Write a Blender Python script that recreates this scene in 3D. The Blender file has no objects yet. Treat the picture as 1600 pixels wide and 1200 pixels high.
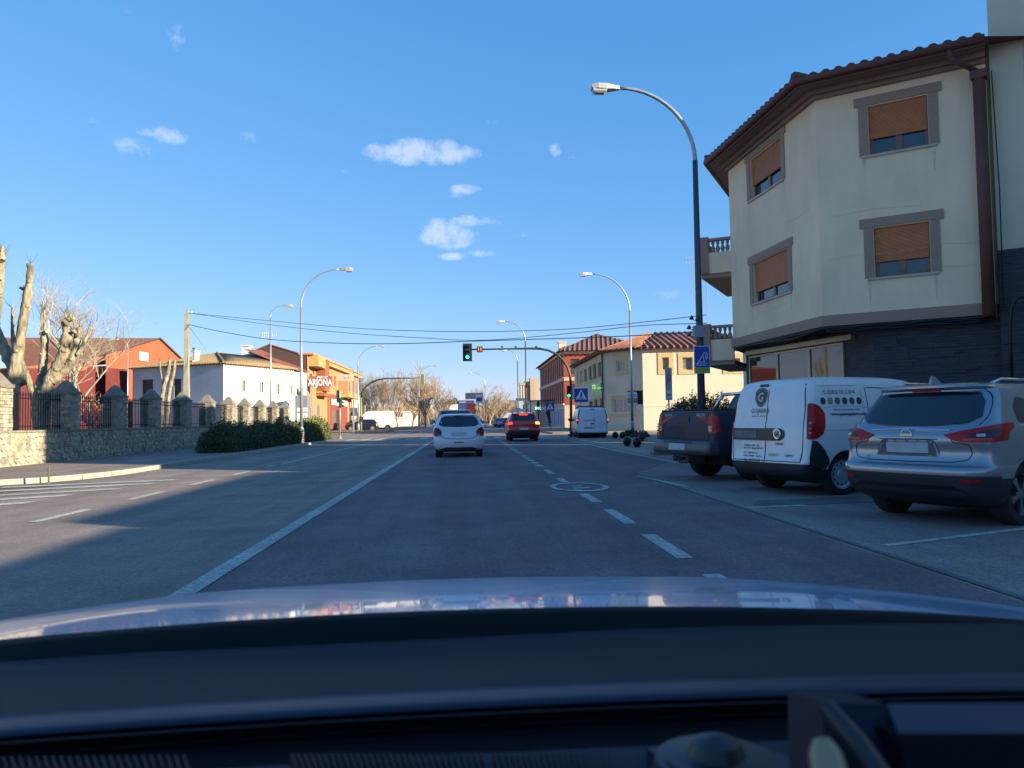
import bpy, bmesh, math, random
from math import pi, sin, cos, tan, atan, atan2, radians, sqrt, hypot
from mathutils import Vector, Matrix, noise
from mathutils.bvhtree import BVHTree
from mathutils.geometry import delaunay_2d_cdt
random.seed(11)
scn = bpy.context.scene
COL = scn.collection
# ------------------------------------------------------------------ camera
FPX, CAMZ, ROLL = 1200.0, 1.25, 0.0157
_a = -70*cos(ROLL)-56*sin(ROLL); _b = -56*cos(ROLL)+70*sin(ROLL)
TH = atan(-_a/FPX); PH = atan(-_b/FPX*cos(TH))
CF = Vector((sin(TH)*cos(PH), cos(TH)*cos(PH), sin(PH)))
_R0 = Vector((cos(TH), -sin(TH), 0)); _U0 = _R0.cross(CF)
CU = cos(ROLL)*_U0 + sin(ROLL)*_R0; CR = cos(ROLL)*_R0 - sin(ROLL)*_U0
CAM = Vector((0, 0, CAMZ))
cd = bpy.data.cameras.new('camera'); co = bpy.data.objects.new('camera', cd); COL.objects.link(co)
co.matrix_world = Matrix(((CR.x, CU.x, -CF.x, 0), (CR.y, CU.y, -CF.y, 0), (CR.z, CU.z, -CF.z, CAMZ), (0, 0, 0, 1)))
cd.sensor_width = 36; cd.lens = 27; cd.clip_start = 0.02; cd.clip_end = 6000
cd.dof.use_dof = True; cd.dof.focus_distance = 25; cd.dof.aperture_fstop = 7.5
scn.camera = co
# ------------------------------------------------------------------ light
SUN_EL, SUN_AZ = radians(15), atan2(0.878, -0.479)     # azimuth of the sun, from +Y towards +X
w = bpy.data.worlds.new('World'); scn.world = w; w.use_nodes = True
nt = w.node_tree; N = nt.nodes; L = nt.links
bg = N['Background']; SKY_STRENGTH = 0.094
sky = N.new('ShaderNodeTexSky'); sky.sky_type = 'NISHITA'; sky.sun_disc = False
sky.sun_elevation = SUN_EL; sky.sun_rotation = SUN_AZ; sky.altitude = 900; sky.air_density = 1.0; sky.dust_density = 0.25; sky.ozone_density = 2.2
hs = N.new('ShaderNodeHueSaturation'); hs.inputs['Saturation'].default_value = 1.0; 
# white balance and tone response of the camera applied to the whole sky
sep = N.new('ShaderNodeSeparateColor'); cmb = N.new('ShaderNodeCombineColor'); L.new(sky.outputs[0], sep.inputs[0])
for i, (k_, g_) in enumerate(((.54, .98), (1.16, .58), (2.22, .40))):
    p_ = N.new('ShaderNodeMath'); p_.operation = 'POWER'; L.new(sep.outputs[i], p_.inputs[0]); p_.inputs[1].default_value = g_
    q_ = N.new('ShaderNodeMath'); q_.operation = 'MULTIPLY'; L.new(p_.outputs[0], q_.inputs[0]); q_.inputs[1].default_value = k_; L.new(q_.outputs[0], cmb.inputs[i])
L.new(cmb.outputs[0], hs.inputs['Color'])
tc = N.new('ShaderNodeTexCoord')
def ray(px, py): return (CF + CR*((px-800)/FPX) - CU*((py-600)/FPX))
# small fair weather clouds: soft ellipses in the sky broken up by noise
clouds = [(606,238,40,13,.9),(590,234,20,7,.6),(655,236,44,20,1),(690,240,40,20,1),(640,250,40,10,.7),(725,232,30,6,.5),(722,238,34,10,.75),(640,226,40,10,.5),(724,296,26,8,.8),(716,303,22,7,.35),(700,366,44,21,1),(732,346,34,9,.95),(690,352,34,12,.5),
          (708,401,24,6,.8),(757,396,24,6,.65),(775,347,20,5,.35),(868,234,13,10,.75),(892,246,20,4,.4),(542,268,9,6,.4),(817,368,16,4,.4),(265,211,24,11,.8),(228,206,14,6,.6),
          (140,187,12,6,.5),(278,55,14,20,.5),(390,216,14,10,.35),(205,232,34,14,.35),(235,20,30,10,.3),(1040,460,30,8,.22),(760,190,16,4,.25)]
nz = N.new('ShaderNodeTexNoise'); nz.inputs['Scale'].default_value = 34; nz.inputs['Detail'].default_value = 8; nz.inputs['Roughness'].default_value = .7
L.new(tc.outputs['Generated'], nz.inputs['Vector'])
acc = None
def mth(op, a, b=None, c=None):
    m = N.new('ShaderNodeMath'); m.operation = op
    for i, v in enumerate((a, b, c)):
        if v is None: continue
        if isinstance(v, (int, float)): m.inputs[i].default_value = v
        else: L.new(v, m.inputs[i])
    return m.outputs[0]
for (px, py, sx, sy, st) in clouds:
    d = ray(px, py).normalized(); rr = CR.normalized(); uu = rr.cross(d).normalized()*-1
    rr = d.cross(Vector((0,0,1))).normalized(); uu = rr.cross(d).normalized()
    def dot(v):
        n_ = N.new('ShaderNodeVectorMath'); n_.operation = 'DOT_PRODUCT'; L.new(tc.outputs['Generated'], n_.inputs[0]); n_.inputs[1].default_value = v; return n_.outputs['Value']
    k = FPX*1.02
    ex = mth('MULTIPLY', dot(rr), k/sx/1.25); ey = mth('MULTIPLY', dot(uu), k/sy/1.25)
    r2 = mth('ADD', mth('MULTIPLY', ex, ex), mth('MULTIPLY', ey, ey))
    front = mth('GREATER_THAN', dot(d), 0.2)
    v = mth('MULTIPLY', mth('MULTIPLY', mth('MAXIMUM', mth('SUBTRACT', 1.0, r2), 0.0), front), st)
    acc = v if acc is None else mth('MAXIMUM', acc, v)
nzc = mth('MULTIPLY', mth('SUBTRACT', nz.outputs['Fac'], .5), 4.2)
am = mth('MULTIPLY', mth('SUBTRACT', mth('ADD', mth('MULTIPLY', acc, 1.25), nzc), .22), mth('MINIMUM', mth('MULTIPLY', acc, 2.5), 1.0))
am = mth('MINIMUM', mth('MAXIMUM', mth('MULTIPLY', am, .42), 0.0), .46)
mix = N.new('ShaderNodeMixRGB'); L.new(am, mix.inputs['Fac']); L.new(hs.outputs[0], mix.inputs['Color1']); mix.inputs['Color2'].default_value = (4.1, 4.3, 4.8, 1)
L.new(mix.outputs[0], bg.inputs['Color']); bg.inputs['Strength'].default_value = SKY_STRENGTH
sd = bpy.data.lights.new('sun', 'SUN'); so = bpy.data.objects.new('sun', sd); COL.objects.link(so)
sd.energy = 5.0; sd.angle = radians(.55); sd.color = (1.0, .85, .61)
sv = Vector((sin(SUN_AZ)*cos(SUN_EL), cos(SUN_AZ)*cos(SUN_EL), sin(SUN_EL)))
so.rotation_euler = sv.to_track_quat('Z', 'Y').to_euler(); so.location = (40, -20, 40)
scn.view_settings.view_transform = 'Standard'; scn.view_settings.look = 'None'
scn.view_settings.exposure = 1.38; scn.view_settings.gamma = 1.0; scn.view_settings.use_curve_mapping = False
# ------------------------------------------------------------------ helpers
def G(px, py, z=0.0):
    d = ray(px, py); return CAM + d*((z-CAMZ)/d.z)
def P(px, py, Y):
    d = ray(px, py); return CAM + d*(Y/d.y)
_mats = {}
def M(name, col, rough=.7, metal=0.0, var=.12, scale=4.0, bump=0.0, bscale=60.0, coat=0.0, spec=.5, col2=None, emit=None, estr=1.0, detail=5, dirt=0.0, stretch=None, bdist=.02):
    if name in _mats: return _mats[name]
    m = bpy.data.materials.new(name); m.use_nodes = True; t = m.node_tree; n = t.nodes; l = t.links; b = n['Principled BSDF']
    b.inputs['Roughness'].default_value = rough; b.inputs['Metallic'].default_value = metal; b.inputs['Specular IOR Level'].default_value = spec
    if coat: b.inputs['Coat Weight'].default_value = coat; b.inputs['Coat Roughness'].default_value = .04
    c = n.new('ShaderNodeTexCoord'); src = c.outputs['Object']
    if stretch:
        mp = n.new('ShaderNodeMapping'); mp.inputs['Scale'].default_value = stretch; l.new(src, mp.inputs['Vector']); src = mp.outputs[0]
    a = n.new('ShaderNodeTexNoise'); a.inputs['Scale'].default_value = scale; a.inputs['Detail'].default_value = detail; l.new(src, a.inputs['Vector'])
    r = n.new('ShaderNodeValToRGB'); r.color_ramp.elements[0].position = .3; r.color_ramp.elements[1].position = .7
    c2 = col2 or tuple(min(1, x*(1+var)) for x in col[:3]); c1 = tuple(x*(1-var) for x in col[:3]) if not col2 else col
    r.color_ramp.elements[0].color = (*c1[:3], 1); r.color_ramp.elements[1].color = (*c2[:3], 1); l.new(a.outputs['Fac'], r.inputs['Fac'])
    out = r.outputs[0]
    if dirt:
        a2 = n.new('ShaderNodeTexNoise'); a2.inputs['Scale'].default_value = scale*.23; a2.inputs['Detail'].default_value = 8; a2.inputs['Roughness'].default_value = .65; l.new(src, a2.inputs['Vector'])
        r2 = n.new('ShaderNodeValToRGB'); r2.color_ramp.elements[0].position = .42; r2.color_ramp.elements[1].position = .66
        r2.color_ramp.elements[0].color = (1, 1, 1, 1); r2.color_ramp.elements[1].color = (1-dirt, 1-dirt, 1-dirt*.95, 1); l.new(a2.outputs['Fac'], r2.inputs['Fac'])
        mx = n.new('ShaderNodeMixRGB'); mx.blend_type = 'MULTIPLY'; mx.inputs['Fac'].default_value = 1; l.new(out, mx.inputs['Color1']); l.new(r2.outputs[0], mx.inputs['Color2']); out = mx.outputs[0]
    l.new(out, b.inputs['Base Color'])
    if bump:
        k = n.new('ShaderNodeTexNoise'); k.inputs['Scale'].default_value = bscale; k.inputs['Detail'].default_value = 4; l.new(src, k.inputs['Vector'])
        bp = n.new('ShaderNodeBump'); bp.inputs['Strength'].default_value = bump; bp.inputs['Distance'].default_value = bdist; l.new(k.outputs['Fac'], bp.inputs['Height']); l.new(bp.outputs[0], b.inputs['Normal'])
    if emit:
        b.inputs['Emission Color'].default_value = (*emit, 1); b.inputs['Emission Strength'].default_value = estr
    _mats[name] = m; return m
def mesh_obj(name, verts, faces, mat, parent=None, smooth=False, mats=None, fm=None, sharp=None):
    me = bpy.data.meshes.new(name); me.from_pydata([tuple(v) for v in verts], [], faces)
    for mm in (mats or [mat]): me.materials.append(mm)
    if fm: me.polygons.foreach_set('material_index', fm)
    if smooth: me.polygons.foreach_set('use_smooth', [True]*len(me.polygons))
    if sharp: me.set_sharp_from_angle(angle=radians(sharp))
    me.update()
    o = bpy.data.objects.new(name, me); COL.objects.link(o)
    if parent: o.parent = parent
    return o
class B:                                              # collects geometry for ONE mesh
    def __init__(s): s.v = []; s.f = []
    def box(s, x0, x1, y0, y1, z0, z1, mx=None):
        n = len(s.v); c = [Vector((x, y, z)) for z in (z0, z1) for y in (y0, y1) for x in (x0, x1)]
        if mx: c = [mx @ q for q in c]
        s.v += c; s.f += [(n, n+2, n+3, n+1), (n+4, n+5, n+7, n+6), (n, n+1, n+5, n+4), (n+2, n+6, n+7, n+3), (n, n+4, n+6, n+2), (n+1, n+3, n+7, n+5)]; return s
    def quad(s, a, b, c, d): n = len(s.v); s.v += [Vector(a), Vector(b), Vector(c), Vector(d)]; s.f.append((n, n+1, n+2, n+3)); return s
    def poly(s, pts): n = len(s.v); s.v += [Vector(p) for p in pts]; s.f.append(tuple(range(n, n+len(pts)))); return s
    def prism(s, pts, z0, z1):                         # footprint extruded upwards
        n = len(s.v); k = len(pts)
        ar = sum(pts[i][0]*pts[(i+1) % k][1]-pts[(i+1) % k][0]*pts[i][1] for i in range(k))
        if ar < 0: pts = pts[::-1]
        s.v += [Vector((p[0], p[1], z0)) for p in pts] + [Vector((p[0], p[1], z1)) for p in pts]
        s.f.append(tuple(range(n+k-1, n-1, -1))); s.f.append(tuple(range(n+k, n+2*k)))
        for i in range(k): j = (i+1) % k; s.f.append((n+i, n+j, n+k+j, n+k+i))
        return s
    def tube(s, pts, rad, seg=8, cap=True):
        pts = [Vector(p) for p in pts]
        if isinstance(rad, (int, float)): rad = [rad]*len(pts)
        n0 = len(s.v); t0 = (pts[1]-pts[0]).normalized(); ref = Vector((0, 0, 1)) if abs(t0.z) < .9 else Vector((1, 0, 0))
        a = t0.cross(ref).normalized()
        for i, p in enumerate(pts):
            t = (pts[min(i+1, len(pts)-1)]-pts[max(i-1, 0)]).normalized()
            a = (a - t*a.dot(t)).normalized(); b = t.cross(a)
            for k in range(seg): an = 2*pi*k/seg; s.v.append(p + a*(cos(an)*rad[i]) + b*(sin(an)*rad[i]))
        for i in range(len(pts)-1):
            for k in range(seg):
                q = n0+i*seg; k2 = (k+1) % seg; s.f.append((q+k, q+k2, q+seg+k2, q+seg+k))
        if cap: s.f.append(tuple(n0+k for k in range(seg))[::-1]); q = n0+(len(pts)-1)*seg; s.f.append(tuple(q+k for k in range(seg)))
        return s
    def lathe(s, prof, seg=24, mx=None, closed=False, cap=True):  # prof (r, h) round the z axis
        n0 = len(s.v)
        for (r, h) in prof:
            for k in range(seg):
                an = 2*pi*k/seg; q = Vector((r*cos(an), r*sin(an), h)); s.v.append(mx @ q if mx else q)
        m = len(prof)
        for i in range(m if closed else m-1):
            for k in range(seg):
                q = n0+i*seg; q2 = n0+((i+1) % m)*seg; k2 = (k+1) % seg; s.f.append((q+k, q+k2, q2+k2, q2+k))
        if cap and not closed: s.f.append(tuple(n0+k for k in range(seg))[::-1]); q = n0+(m-1)*seg; s.f.append(tuple(q+k for k in range(seg)))
        return s
    def add(s, o): n = len(s.v); s.v += o.v; s.f += [tuple(i+n for i in f) for f in o.f]; return s
    def move(s, d): s.v = [v+Vector(d) for v in s.v]; return s
    def ob(s, name, mat, parent=None, smooth=False, sharp=None): return mesh_obj(name, s.v, s.f, mat, parent, smooth, sharp=sharp)
def tag(o, label, cat, group=None):
    o['label'] = label; o['category'] = cat
    if group: o['group'] = group
    return o
def stuff(o): o['kind'] = 'stuff'; return o
def struct(o): o['kind'] = 'structure'; return o
def thing(name, label, cat, loc=(0, 0, 0), rz=0.0, group=None):
    o = bpy.data.objects.new(name, None); COL.objects.link(o); o.empty_display_size = .2
    o.location = loc; o.rotation_euler = (0, 0, rz); return tag(o, label, cat, group)
def kids(o): return [c for c in COL.objects if c.parent == o]
def share(name, me, parent, mx):                       # another object on the same mesh
    o = bpy.data.objects.new(name, me); COL.objects.link(o); o.parent = parent; o.matrix_basis = mx; return o
def dup(root, loc, rz, label, group=None, ks=None):
    r = root.copy(); COL.objects.link(r); r.location = loc; r.rotation_euler = (0, 0, rz); r['label'] = label
    if group: r['group'] = group
    for ch in (ks or kids(root)):
        c = ch.copy(); COL.objects.link(c); c.parent = r
        for g in kids(ch): d = g.copy(); COL.objects.link(d); d.parent = c
    return r
def text(s, size, mat, parent, mx, name='lettering', ext=.004, align='CENTER', bold=0.0, sx=1.0):
    c = bpy.data.curves.new('txt', 'FONT'); c.body = s; c.size = size; c.extrude = ext; c.align_x = align; c.align_y = 'CENTER'; c.offset = bold; c.resolution_u = 2
    t = bpy.data.objects.new('txt', c); COL.objects.link(t); bpy.context.view_layer.update()
    me = bpy.data.meshes.new_from_object(t.evaluated_get(bpy.context.evaluated_depsgraph_get())); bpy.data.objects.remove(t)
    me.materials.clear(); me.materials.append(mat)
    if sx != 1: me.transform(Matrix.Diagonal((sx, 1, 1, 1)))
    me.transform(mx); o = bpy.data.objects.new(name, me); COL.objects.link(o)
    if parent: o.parent = parent
    return o
FACE = Matrix.Rotation(pi/2, 4, 'X')                    # flat text stood up to face -Y
def frame(p, q):                                       # local frame of a wall: x runs p->q, y into the wall, z up
    p = Vector((p[0], p[1], 0)); q = Vector((q[0], q[1], 0)); d = (q-p).normalized(); n = Vector((-d.y, d.x, 0))
    return Matrix(((d.x, n.x, 0, p.x), (d.y, n.y, 0, p.y), (0, 0, 1, 0), (0, 0, 0, 1))), (q-p).length
def wall(name, mat, parent, p, q, z0, z1, holes=(), depth=.25, topf=None):
    mx, Ln = frame(p, q); us = sorted({0, Ln, *[h[0] for h in holes], *[h[1] for h in holes]}); zs = sorted({z0, z1, *[h[2] for h in holes], *[h[3] for h in holes]})
    b = B()
    for i in range(len(us)-1):
        for j in range(len(zs)-1):
            u, z = (us[i]+us[i+1])/2, (zs[j]+zs[j+1])/2
            if any(h[0] < u < h[1] and h[2] < z < h[3] for h in holes): continue
            b.quad((us[i], 0, zs[j]), (us[i+1], 0, zs[j]), (us[i+1], 0, zs[j+1]), (us[i], 0, zs[j+1]))
    for (a, c, e, f) in holes:
        b.quad((a, 0, e), (a, depth, e), (a, depth, f), (a, 0, f)); b.quad((c, depth, e), (c, 0, e), (c, 0, f), (c, depth, f))
        b.quad((a, 0, f), (a, depth, f), (c, depth, f), (c, 0, f)); b.quad((a, depth, e), (a, 0, e), (c, 0, e), (c, depth, e))
    b.v = [mx @ v for v in b.v]; return b.ob(name, mat, parent), mx
def merge_bm(o, d=.0005):
    bm = bmesh.new(); bm.from_mesh(o.data); bmesh.ops.remove_doubles(bm, verts=bm.verts, dist=d); bm.to_mesh(o.data); bm.free()
GLASS = M('window_glass', (.03, .04, .05), .06, 0, .3, 2, spec=.9)
GLASSCURT = M('curtained_glass', (.16, .17, .17), .08, 0, .35, 5, spec=.9)
BLACKP = M('black_plastic', (.012, .012, .014), .45, 0, .2, 20)
GALV = M('galvanised_steel', (.36, .38, .39), .42, .55, .12, 9)
GALVD = M('dark_painted_steel', (.075, .085, .10), .45, .2, .15, 9)
# ================================================================== ground and roads
def asphalt(name, base, warm=(1, 1, 1), fine=1.0, chips=None):
    m = bpy.data.materials.new(name); m.use_nodes = True; t = m.node_tree; n = t.nodes; l = t.links; b = n['Principled BSDF']
    c = n.new('ShaderNodeTexCoord')
    def nz_(s, d=4, ro=.55, mp=None):
        a = n.new('ShaderNodeTexNoise'); a.inputs['Scale'].default_value = s; a.inputs['Detail'].default_value = d; a.inputs['Roughness'].default_value = ro
        if mp:
            q = n.new('ShaderNodeMapping'); q.inputs['Scale'].default_value = mp; l.new(c.outputs['Object'], q.inputs[0]); l.new(q.outputs[0], a.inputs['Vector'])
        else: l.new(c.outputs['Object'], a.inputs['Vector'])
        return a.outputs['Fac']
    def rmp(v, p0, c0, p1, c1):
        r = n.new('ShaderNodeValToRGB'); r.color_ramp.elements[0].position = p0; r.color_ramp.elements[1].position = p1
        r.color_ramp.elements[0].color = (c0, c0, c0, 1); r.color_ramp.elements[1].color = (c1, c1, c1, 1); l.new(v, r.inputs['Fac']); return r.outputs[0]
    def mul(a, b_):
        x = n.new('ShaderNodeMixRGB'); x.blend_type = 'MULTIPLY'; x.inputs['Fac'].default_value = 1; l.new(a, x.inputs['Color1'])
        if isinstance(b_, tuple): x.inputs['Color2'].default_value = (*b_, 1)
        else: l.new(b_, x.inputs['Color2'])
        return x.outputs[0]
    o = rmp(nz_(85, 6, .8), .36, .40, .64, 1.5)                       # aggregate
    o = mul(o, rmp(nz_(22, 4, .7), .36, .80, .62, 1.18))
    o = mul(o, rmp(nz_(.9, 9, .62), .35, .82, .68, 1.16))              # blotches
    o = mul(o, rmp(nz_(1, 5, .6, (1.4, .06, 1)), .38, .84, .62, 1.1))  # wear bands along the lane
    o = mul(o, rmp(nz_(4, 8, .7), .33, .86, .45, 1.0))
    o = mul(o, tuple(base*x for x in warm))
    if chips:
        cx = n.new('ShaderNodeMixRGB'); l.new(rmp(nz_(19, 8, .75), .53, 0, .60, .85), cx.inputs['Fac']); l.new(o, cx.inputs['Color1']); cx.inputs['Color2'].default_value = (*chips, 1); o = cx.outputs[0]
    l.new(o, b.inputs['Base Color']); b.inputs['Roughness'].default_value = .86; b.inputs['Specular IOR Level'].default_value = .3
    bp = n.new('ShaderNodeBump'); bp.inputs['Strength'].default_value = .6*fine; bp.inputs['Distance'].default_value = .008; l.new(nz_(110, 3), bp.inputs['Height']); l.new(bp.outputs[0], b.inputs['Normal'])
    return m
ASPH = asphalt('asphalt', .225, (1.15, .93, .78)); ASPH2 = asphalt('patched_asphalt', .145, (1.25, .95, .97))
CONC = asphalt('parking_concrete', .22, (1.15, .93, .86), .5); PAVE = asphalt('pavement_concrete', .26, (1, .80, .66), .6)
EARTH = asphalt('earth', .16, (1, .88, .62)); PAINT = asphalt('road_paint', .50, (1, .98, .90), .5, (.14, .13, .12))
KERBM = M('kerb_stone', (.34, .32, .27), .85, 0, .15, 5, .5, 40, dirt=.3)
def sheet(name, pts, z, mat, parent=None): return B().poly([(p[0], p[1], z) for p in pts]).ob(name, mat, parent)
gr = struct(sheet('ground', [(-900, -60), (900, -60), (900, 1800), (-900, 1800)], -.006, EARTH))
road = struct(sheet('road', [(-8.6, -12), (5.9, -12), (5.9, 48), (40, 48), (40, 62), (6.8, 62), (6.8, 320), (-8.6, 320), (-8.6, 78), (-20, 110), (-60, 118), (-60, 96), (-13, 82), (-13, 57), (-8.6, 50)], 0, ASPH))
lane = sheet('lane_surface', [(-2.0, -12), (3.6, -12), (3.6, 16.8), (5.5, 20.8), (5.5, 47), (-2.0, 47)], .004, ASPH2, road)
def stripe(x0, x1, y0, y1, z=.009, sk=0.0, nm='lane_marking', mat=PAINT):
    return sheet(nm, [(x0, y0), (x1, y0), (x1+sk, y1), (x0+sk, y1)], z, mat, road)
stripe(-2.18, -2.01, 2, 49)                                              # solid centre line
y = 2.2
for (a, b_) in [(2.2, 3.3), (4.6, 6.0), (6.7, 8.1), (8.95, 10.4), (11.3, 12.6), (13.0, 13.35), (14.9, 16.0), (17.2, 18.6)]: stripe(1.82, 1.97, a, b_)
y = 20.0
while y < 47: stripe(1.80, 2.0, y, y+.75); y += 1.35                       # short dashes before the junction
y = 10.4
while y < 23: stripe(-5.72, -5.58, y, y+1.45); y += 2.85                    # left lane dashes
stripe(-5.64, -5.50, 23.5, 48)
stripe(5.54, 5.68, 20.5, 43)
# painted speed limit roundel with worn digits
rb = B(); K = 40
for k in range(K):
    a0, a1 = 2*pi*k/K, 2*pi*(k+1)/K
    rb.quad((2+.52*cos(a0), 13.85+.93*sin(a0), .013), (2+.52*cos(a1), 13.85+.93*sin(a1), .013), (2+.42*cos(a1), 13.85+.72*sin(a1), .013), (2+.42*cos(a0), 13.85+.72*sin(a0), .013))
rb.v = rb.v; ro_ = rb.ob('speed_roundel', PAINT, road)
for f in ro_.data.polygons: f.flip() if f.normal.z < 0 else None
stripe(1.86, 2.16, 13.5, 13.68, .013, nm='roundel_digit'); stripe(1.9, 2.1, 13.95, 14.1, .013, nm='roundel_digit')
TAR = asphalt('tar_seam', .07)
def tarline(pts, wd=.035, z=.0075):
    b = B(); P2 = []
    for i in range(len(pts)-1):
        p, q = Vector(pts[i]), Vector(pts[i+1]); n = max(2, int((q-p).length/.35)); P2 += [p.lerp(q, k/n)+Vector((random.uniform(-.035, .035), random.uniform(-.035, .035))) for k in range(n)]
    for i in range(len(P2)-1):
        d = (P2[i+1]-P2[i]).normalized(); nn = Vector((-d.y, d.x))*wd/2*random.uniform(.6, 1.3); b.quad((P2[i]-nn).to_3d()+Vector((0, 0, z)), (P2[i+1]-nn).to_3d()+Vector((0, 0, z)), (P2[i+1]+nn).to_3d()+Vector((0, 0, z)), (P2[i]+nn).to_3d()+Vector((0, 0, z)))
    return b.ob('tar_seam', TAR, road)
tarline([(-8.4, 15.8), (-5.2, 16.6), (-2.4, 16.1)], .02); tarline([(-2.0, 33.5), (1.5, 33.2), (5.4, 33.9)], .03)
# zebra crossing and stop line
x = -8.2
while x < 5.4: stripe(x, x+.5, 51.2, 55.2, .009, nm='zebra_stripe'); x += 1.0
stripe(-2.0, 5.3, 48.6, 49.1, .009, nm='stop_line')
x = -8.2
while x < 5.4: stripe(x, x+.5, 80, 84, .009, nm='zebra_stripe'); x += 1.0
for k in range(6):                                                        # hatched area by the left kerb
    yb = 10.2+k*1.22; sheet('hatch_marking', [(-9.6, yb-.0), (-7.15+(.12*k if k > 2 else 0), yb+1.5-.25*(k > 4)), (-7.15+(.12*k if k > 2 else 0), yb+1.9-.25*(k > 4)), (-9.6, yb+.42)], .009, PAINT, road)
# parking apron on the right
park = struct(sheet('parking_surface', [(3.72, -6), (22, -6), (22, 10), (12, 15), (8.6, 17.9), (8.2, 24.5), (5.75, 24.5), (5.75, 21), (3.72, 17)], .008, CONC))
GUT = asphalt('gutter_asphalt', .13)
sheet('drain_channel', [(3.65, -6), (3.72, -6), (3.72, 17), (3.65, 17)], .0085, GUT, park)
def bay(p, q, wd=.1, z=.013):
    p, q = Vector(p), Vector(q); d = (q-p).normalized(); n = Vector((-d.y, d.x))*wd/2; return sheet('bay_line', [p-n, q-n, q+n, p+n][::1], z, PAINT, park)
bay((3.75, 16.15), (8.2, 16.0)); bay((3.55, 16.15), (3.86, 13.4)); bay((3.9, 7.05), (8.5, 8.9)); bay((3.75, 10.2), (4.6, 10.32), .14)
sheet('worn_patch', [(3.85, 10.3), (7.5, 10.6), (10, 12.0), (10, 12.6), (6.5, 11.4), (4.2, 11.0)], .0125, GUT, park)
# pavements
def slab(name, pts, mat, z=.13): return struct(B().prism(pts, -.02, z).ob(name, mat))
lp = slab('pavement_left', [(-8.85, 20.0), (-9.3, 18.6), (-9.8, 17.6), (-11, 17), (-40, 14), (-40, 22), (-13.35, 24), (-13.1, 57.5), (-9.5, 50), (-8.85, 48)], PAVE, .11)
rp = slab('pavement_right', [(6.05, 24.7), (8.3, 24.7), (11.3, 29.4), (40, 32), (40, 47.6), (7.4, 47.6), (6.05, 45.5)], PAVE, .11)
slab('pavement_right_far', [(6.95, 62.4), (40, 62.4), (40, 64), (12, 67.6), (12, 200), (6.95, 200)], PAVE, .11)
slab('pavement_left_far', [(-9.0, 84), (-17.5, 90), (-17.5, 122), (-9, 96)], PAVE, .11)
def kerb(path, parent, ln=1.0, z=.12):
    b = B().box(-.5, .5, -.07, .07, -.02, z); b.v = [Vector((v.x*.985, v.y*(.82 if v.z > 0 else 1), v.z)) for v in b.v]
    me = None; c = 0
    for i in range(len(path)-1):
        p, q = Vector(path[i]), Vector(path[i+1]); n = max(1, round((q-p).length/ln)); d = (q-p)/n; an = atan2(d.y, d.x)
        for k in range(n):
            m = p+d*(k+.5); mx = Matrix.Translation((m.x, m.y, random.uniform(-.004, .004))) @ Matrix.Rotation(an, 4, 'Z') @ Matrix.Diagonal((d.length/1.0, 1, 1, 1)); c += 1
            if me is None: o = mesh_obj('kerb_stone', b.v, b.f, KERBM, parent); o.matrix_basis = mx; me = o.data
            else: share('kerb_stone', me, parent, mx)
kerb([(-24, 15.5), (-11.2, 16.9), (-10.2, 17.25), (-9.55, 17.8), (-9.1, 18.7), (-8.85, 19.6), (-8.77, 20.6), (-8.77, 48), (-9.4, 50)], lp, z=.115)
kerb([(5.97, 24.7), (5.97, 45.5), (7.3, 47.7), (14, 47.7)], rp)
tag(B().lathe([(.02, 0), (.02, .36), (.01, .38)], 10).move((G(76, 757).x, G(76, 757).y, 0)).ob('marker_post', M('rusty_metal', (.09, .07, .06), .7)), 'thin short metal stake standing in the left kerb', 'post')
# ================================================================== distant land
HILL = M('far_hill', (.06, .075, .035), .95, 0, .5, .05, detail=8)
hb = B(); n = 90; pr = []
for i in range(n+1):
    a = radians(-52+104*i/n); pr.append((900*sin(a), 900*cos(a), 16+14*noise.noise(Vector((i*.13, 0, 2)))+6*noise.noise(Vector((i*.6, 3, 2)))))
for i in range(n): hb.quad((pr[i][0]*.8, pr[i][1]*.8, 0), (pr[i+1][0]*.8, pr[i+1][1]*.8, 0), pr[i+1], pr[i])
struct(hb.ob('hills', HILL, None, True))
# ================================================================== cream corner house on the right
RENDER = M('cream_render', (.94, .70, .45), .9, 0, .07, 1.4, .3, 90, dirt=.16, stretch=(1, 1, .45)); TRIM = M('grey_stone_trim', (.36, .24, .17), .85, 0, .2, 60, .2, 90)
SHUT = M('orange_brown_shutter', (.62, .21, .075), .5, 0, .08, 6); WOOD = M('varnished_frame', (.20, .115, .06), .45, 0, .2, 12); TILE = M('dark_red_tile', (.15, .05, .038), .75, 0, .25, 3)
EAVE = M('brown_eave', (.13, .048, .036), .7, 0, .15, 3); SOFF = M('eave_soffit', (.27, .17, .125), .7, 0, .1, 4); SLATE = M('dark_slate', (.045, .047, .058), .7, 0, .35, 3, .4, 50, stretch=(1, 1, 6))
SILL = M('pale_sill', (.45, .42, .37), .7)
A_, B_, C_, D_ = Vector((8.28, 23.32)), Vector((8.60, 17.98)), Vector((11.5, 15.94)), Vector((11.3, 28.6))
Z0, Z1 = 3.62, 8.98
house = thing('corner_house', 'cream rendered corner house with brown roller shutters and dark slate ground floor', 'house', (B_.x, B_.y, 0))
HM = Matrix.Translation((-B_.x, -B_.y, 0))
def hfix(o): o.matrix_parent_inverse = HM; return o
def uof(px, py, p, q):                                  # wall coordinate of a picture column
    mx, ln = frame(p, q); d = ray(px, py); n = mx.to_3x3() @ Vector((0, 1, 0)); t = (Vector((p[0], p[1], 0))-CAM).dot(n)/d.dot(n); return (mx.inverted() @ (CAM+d*t))
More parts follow.
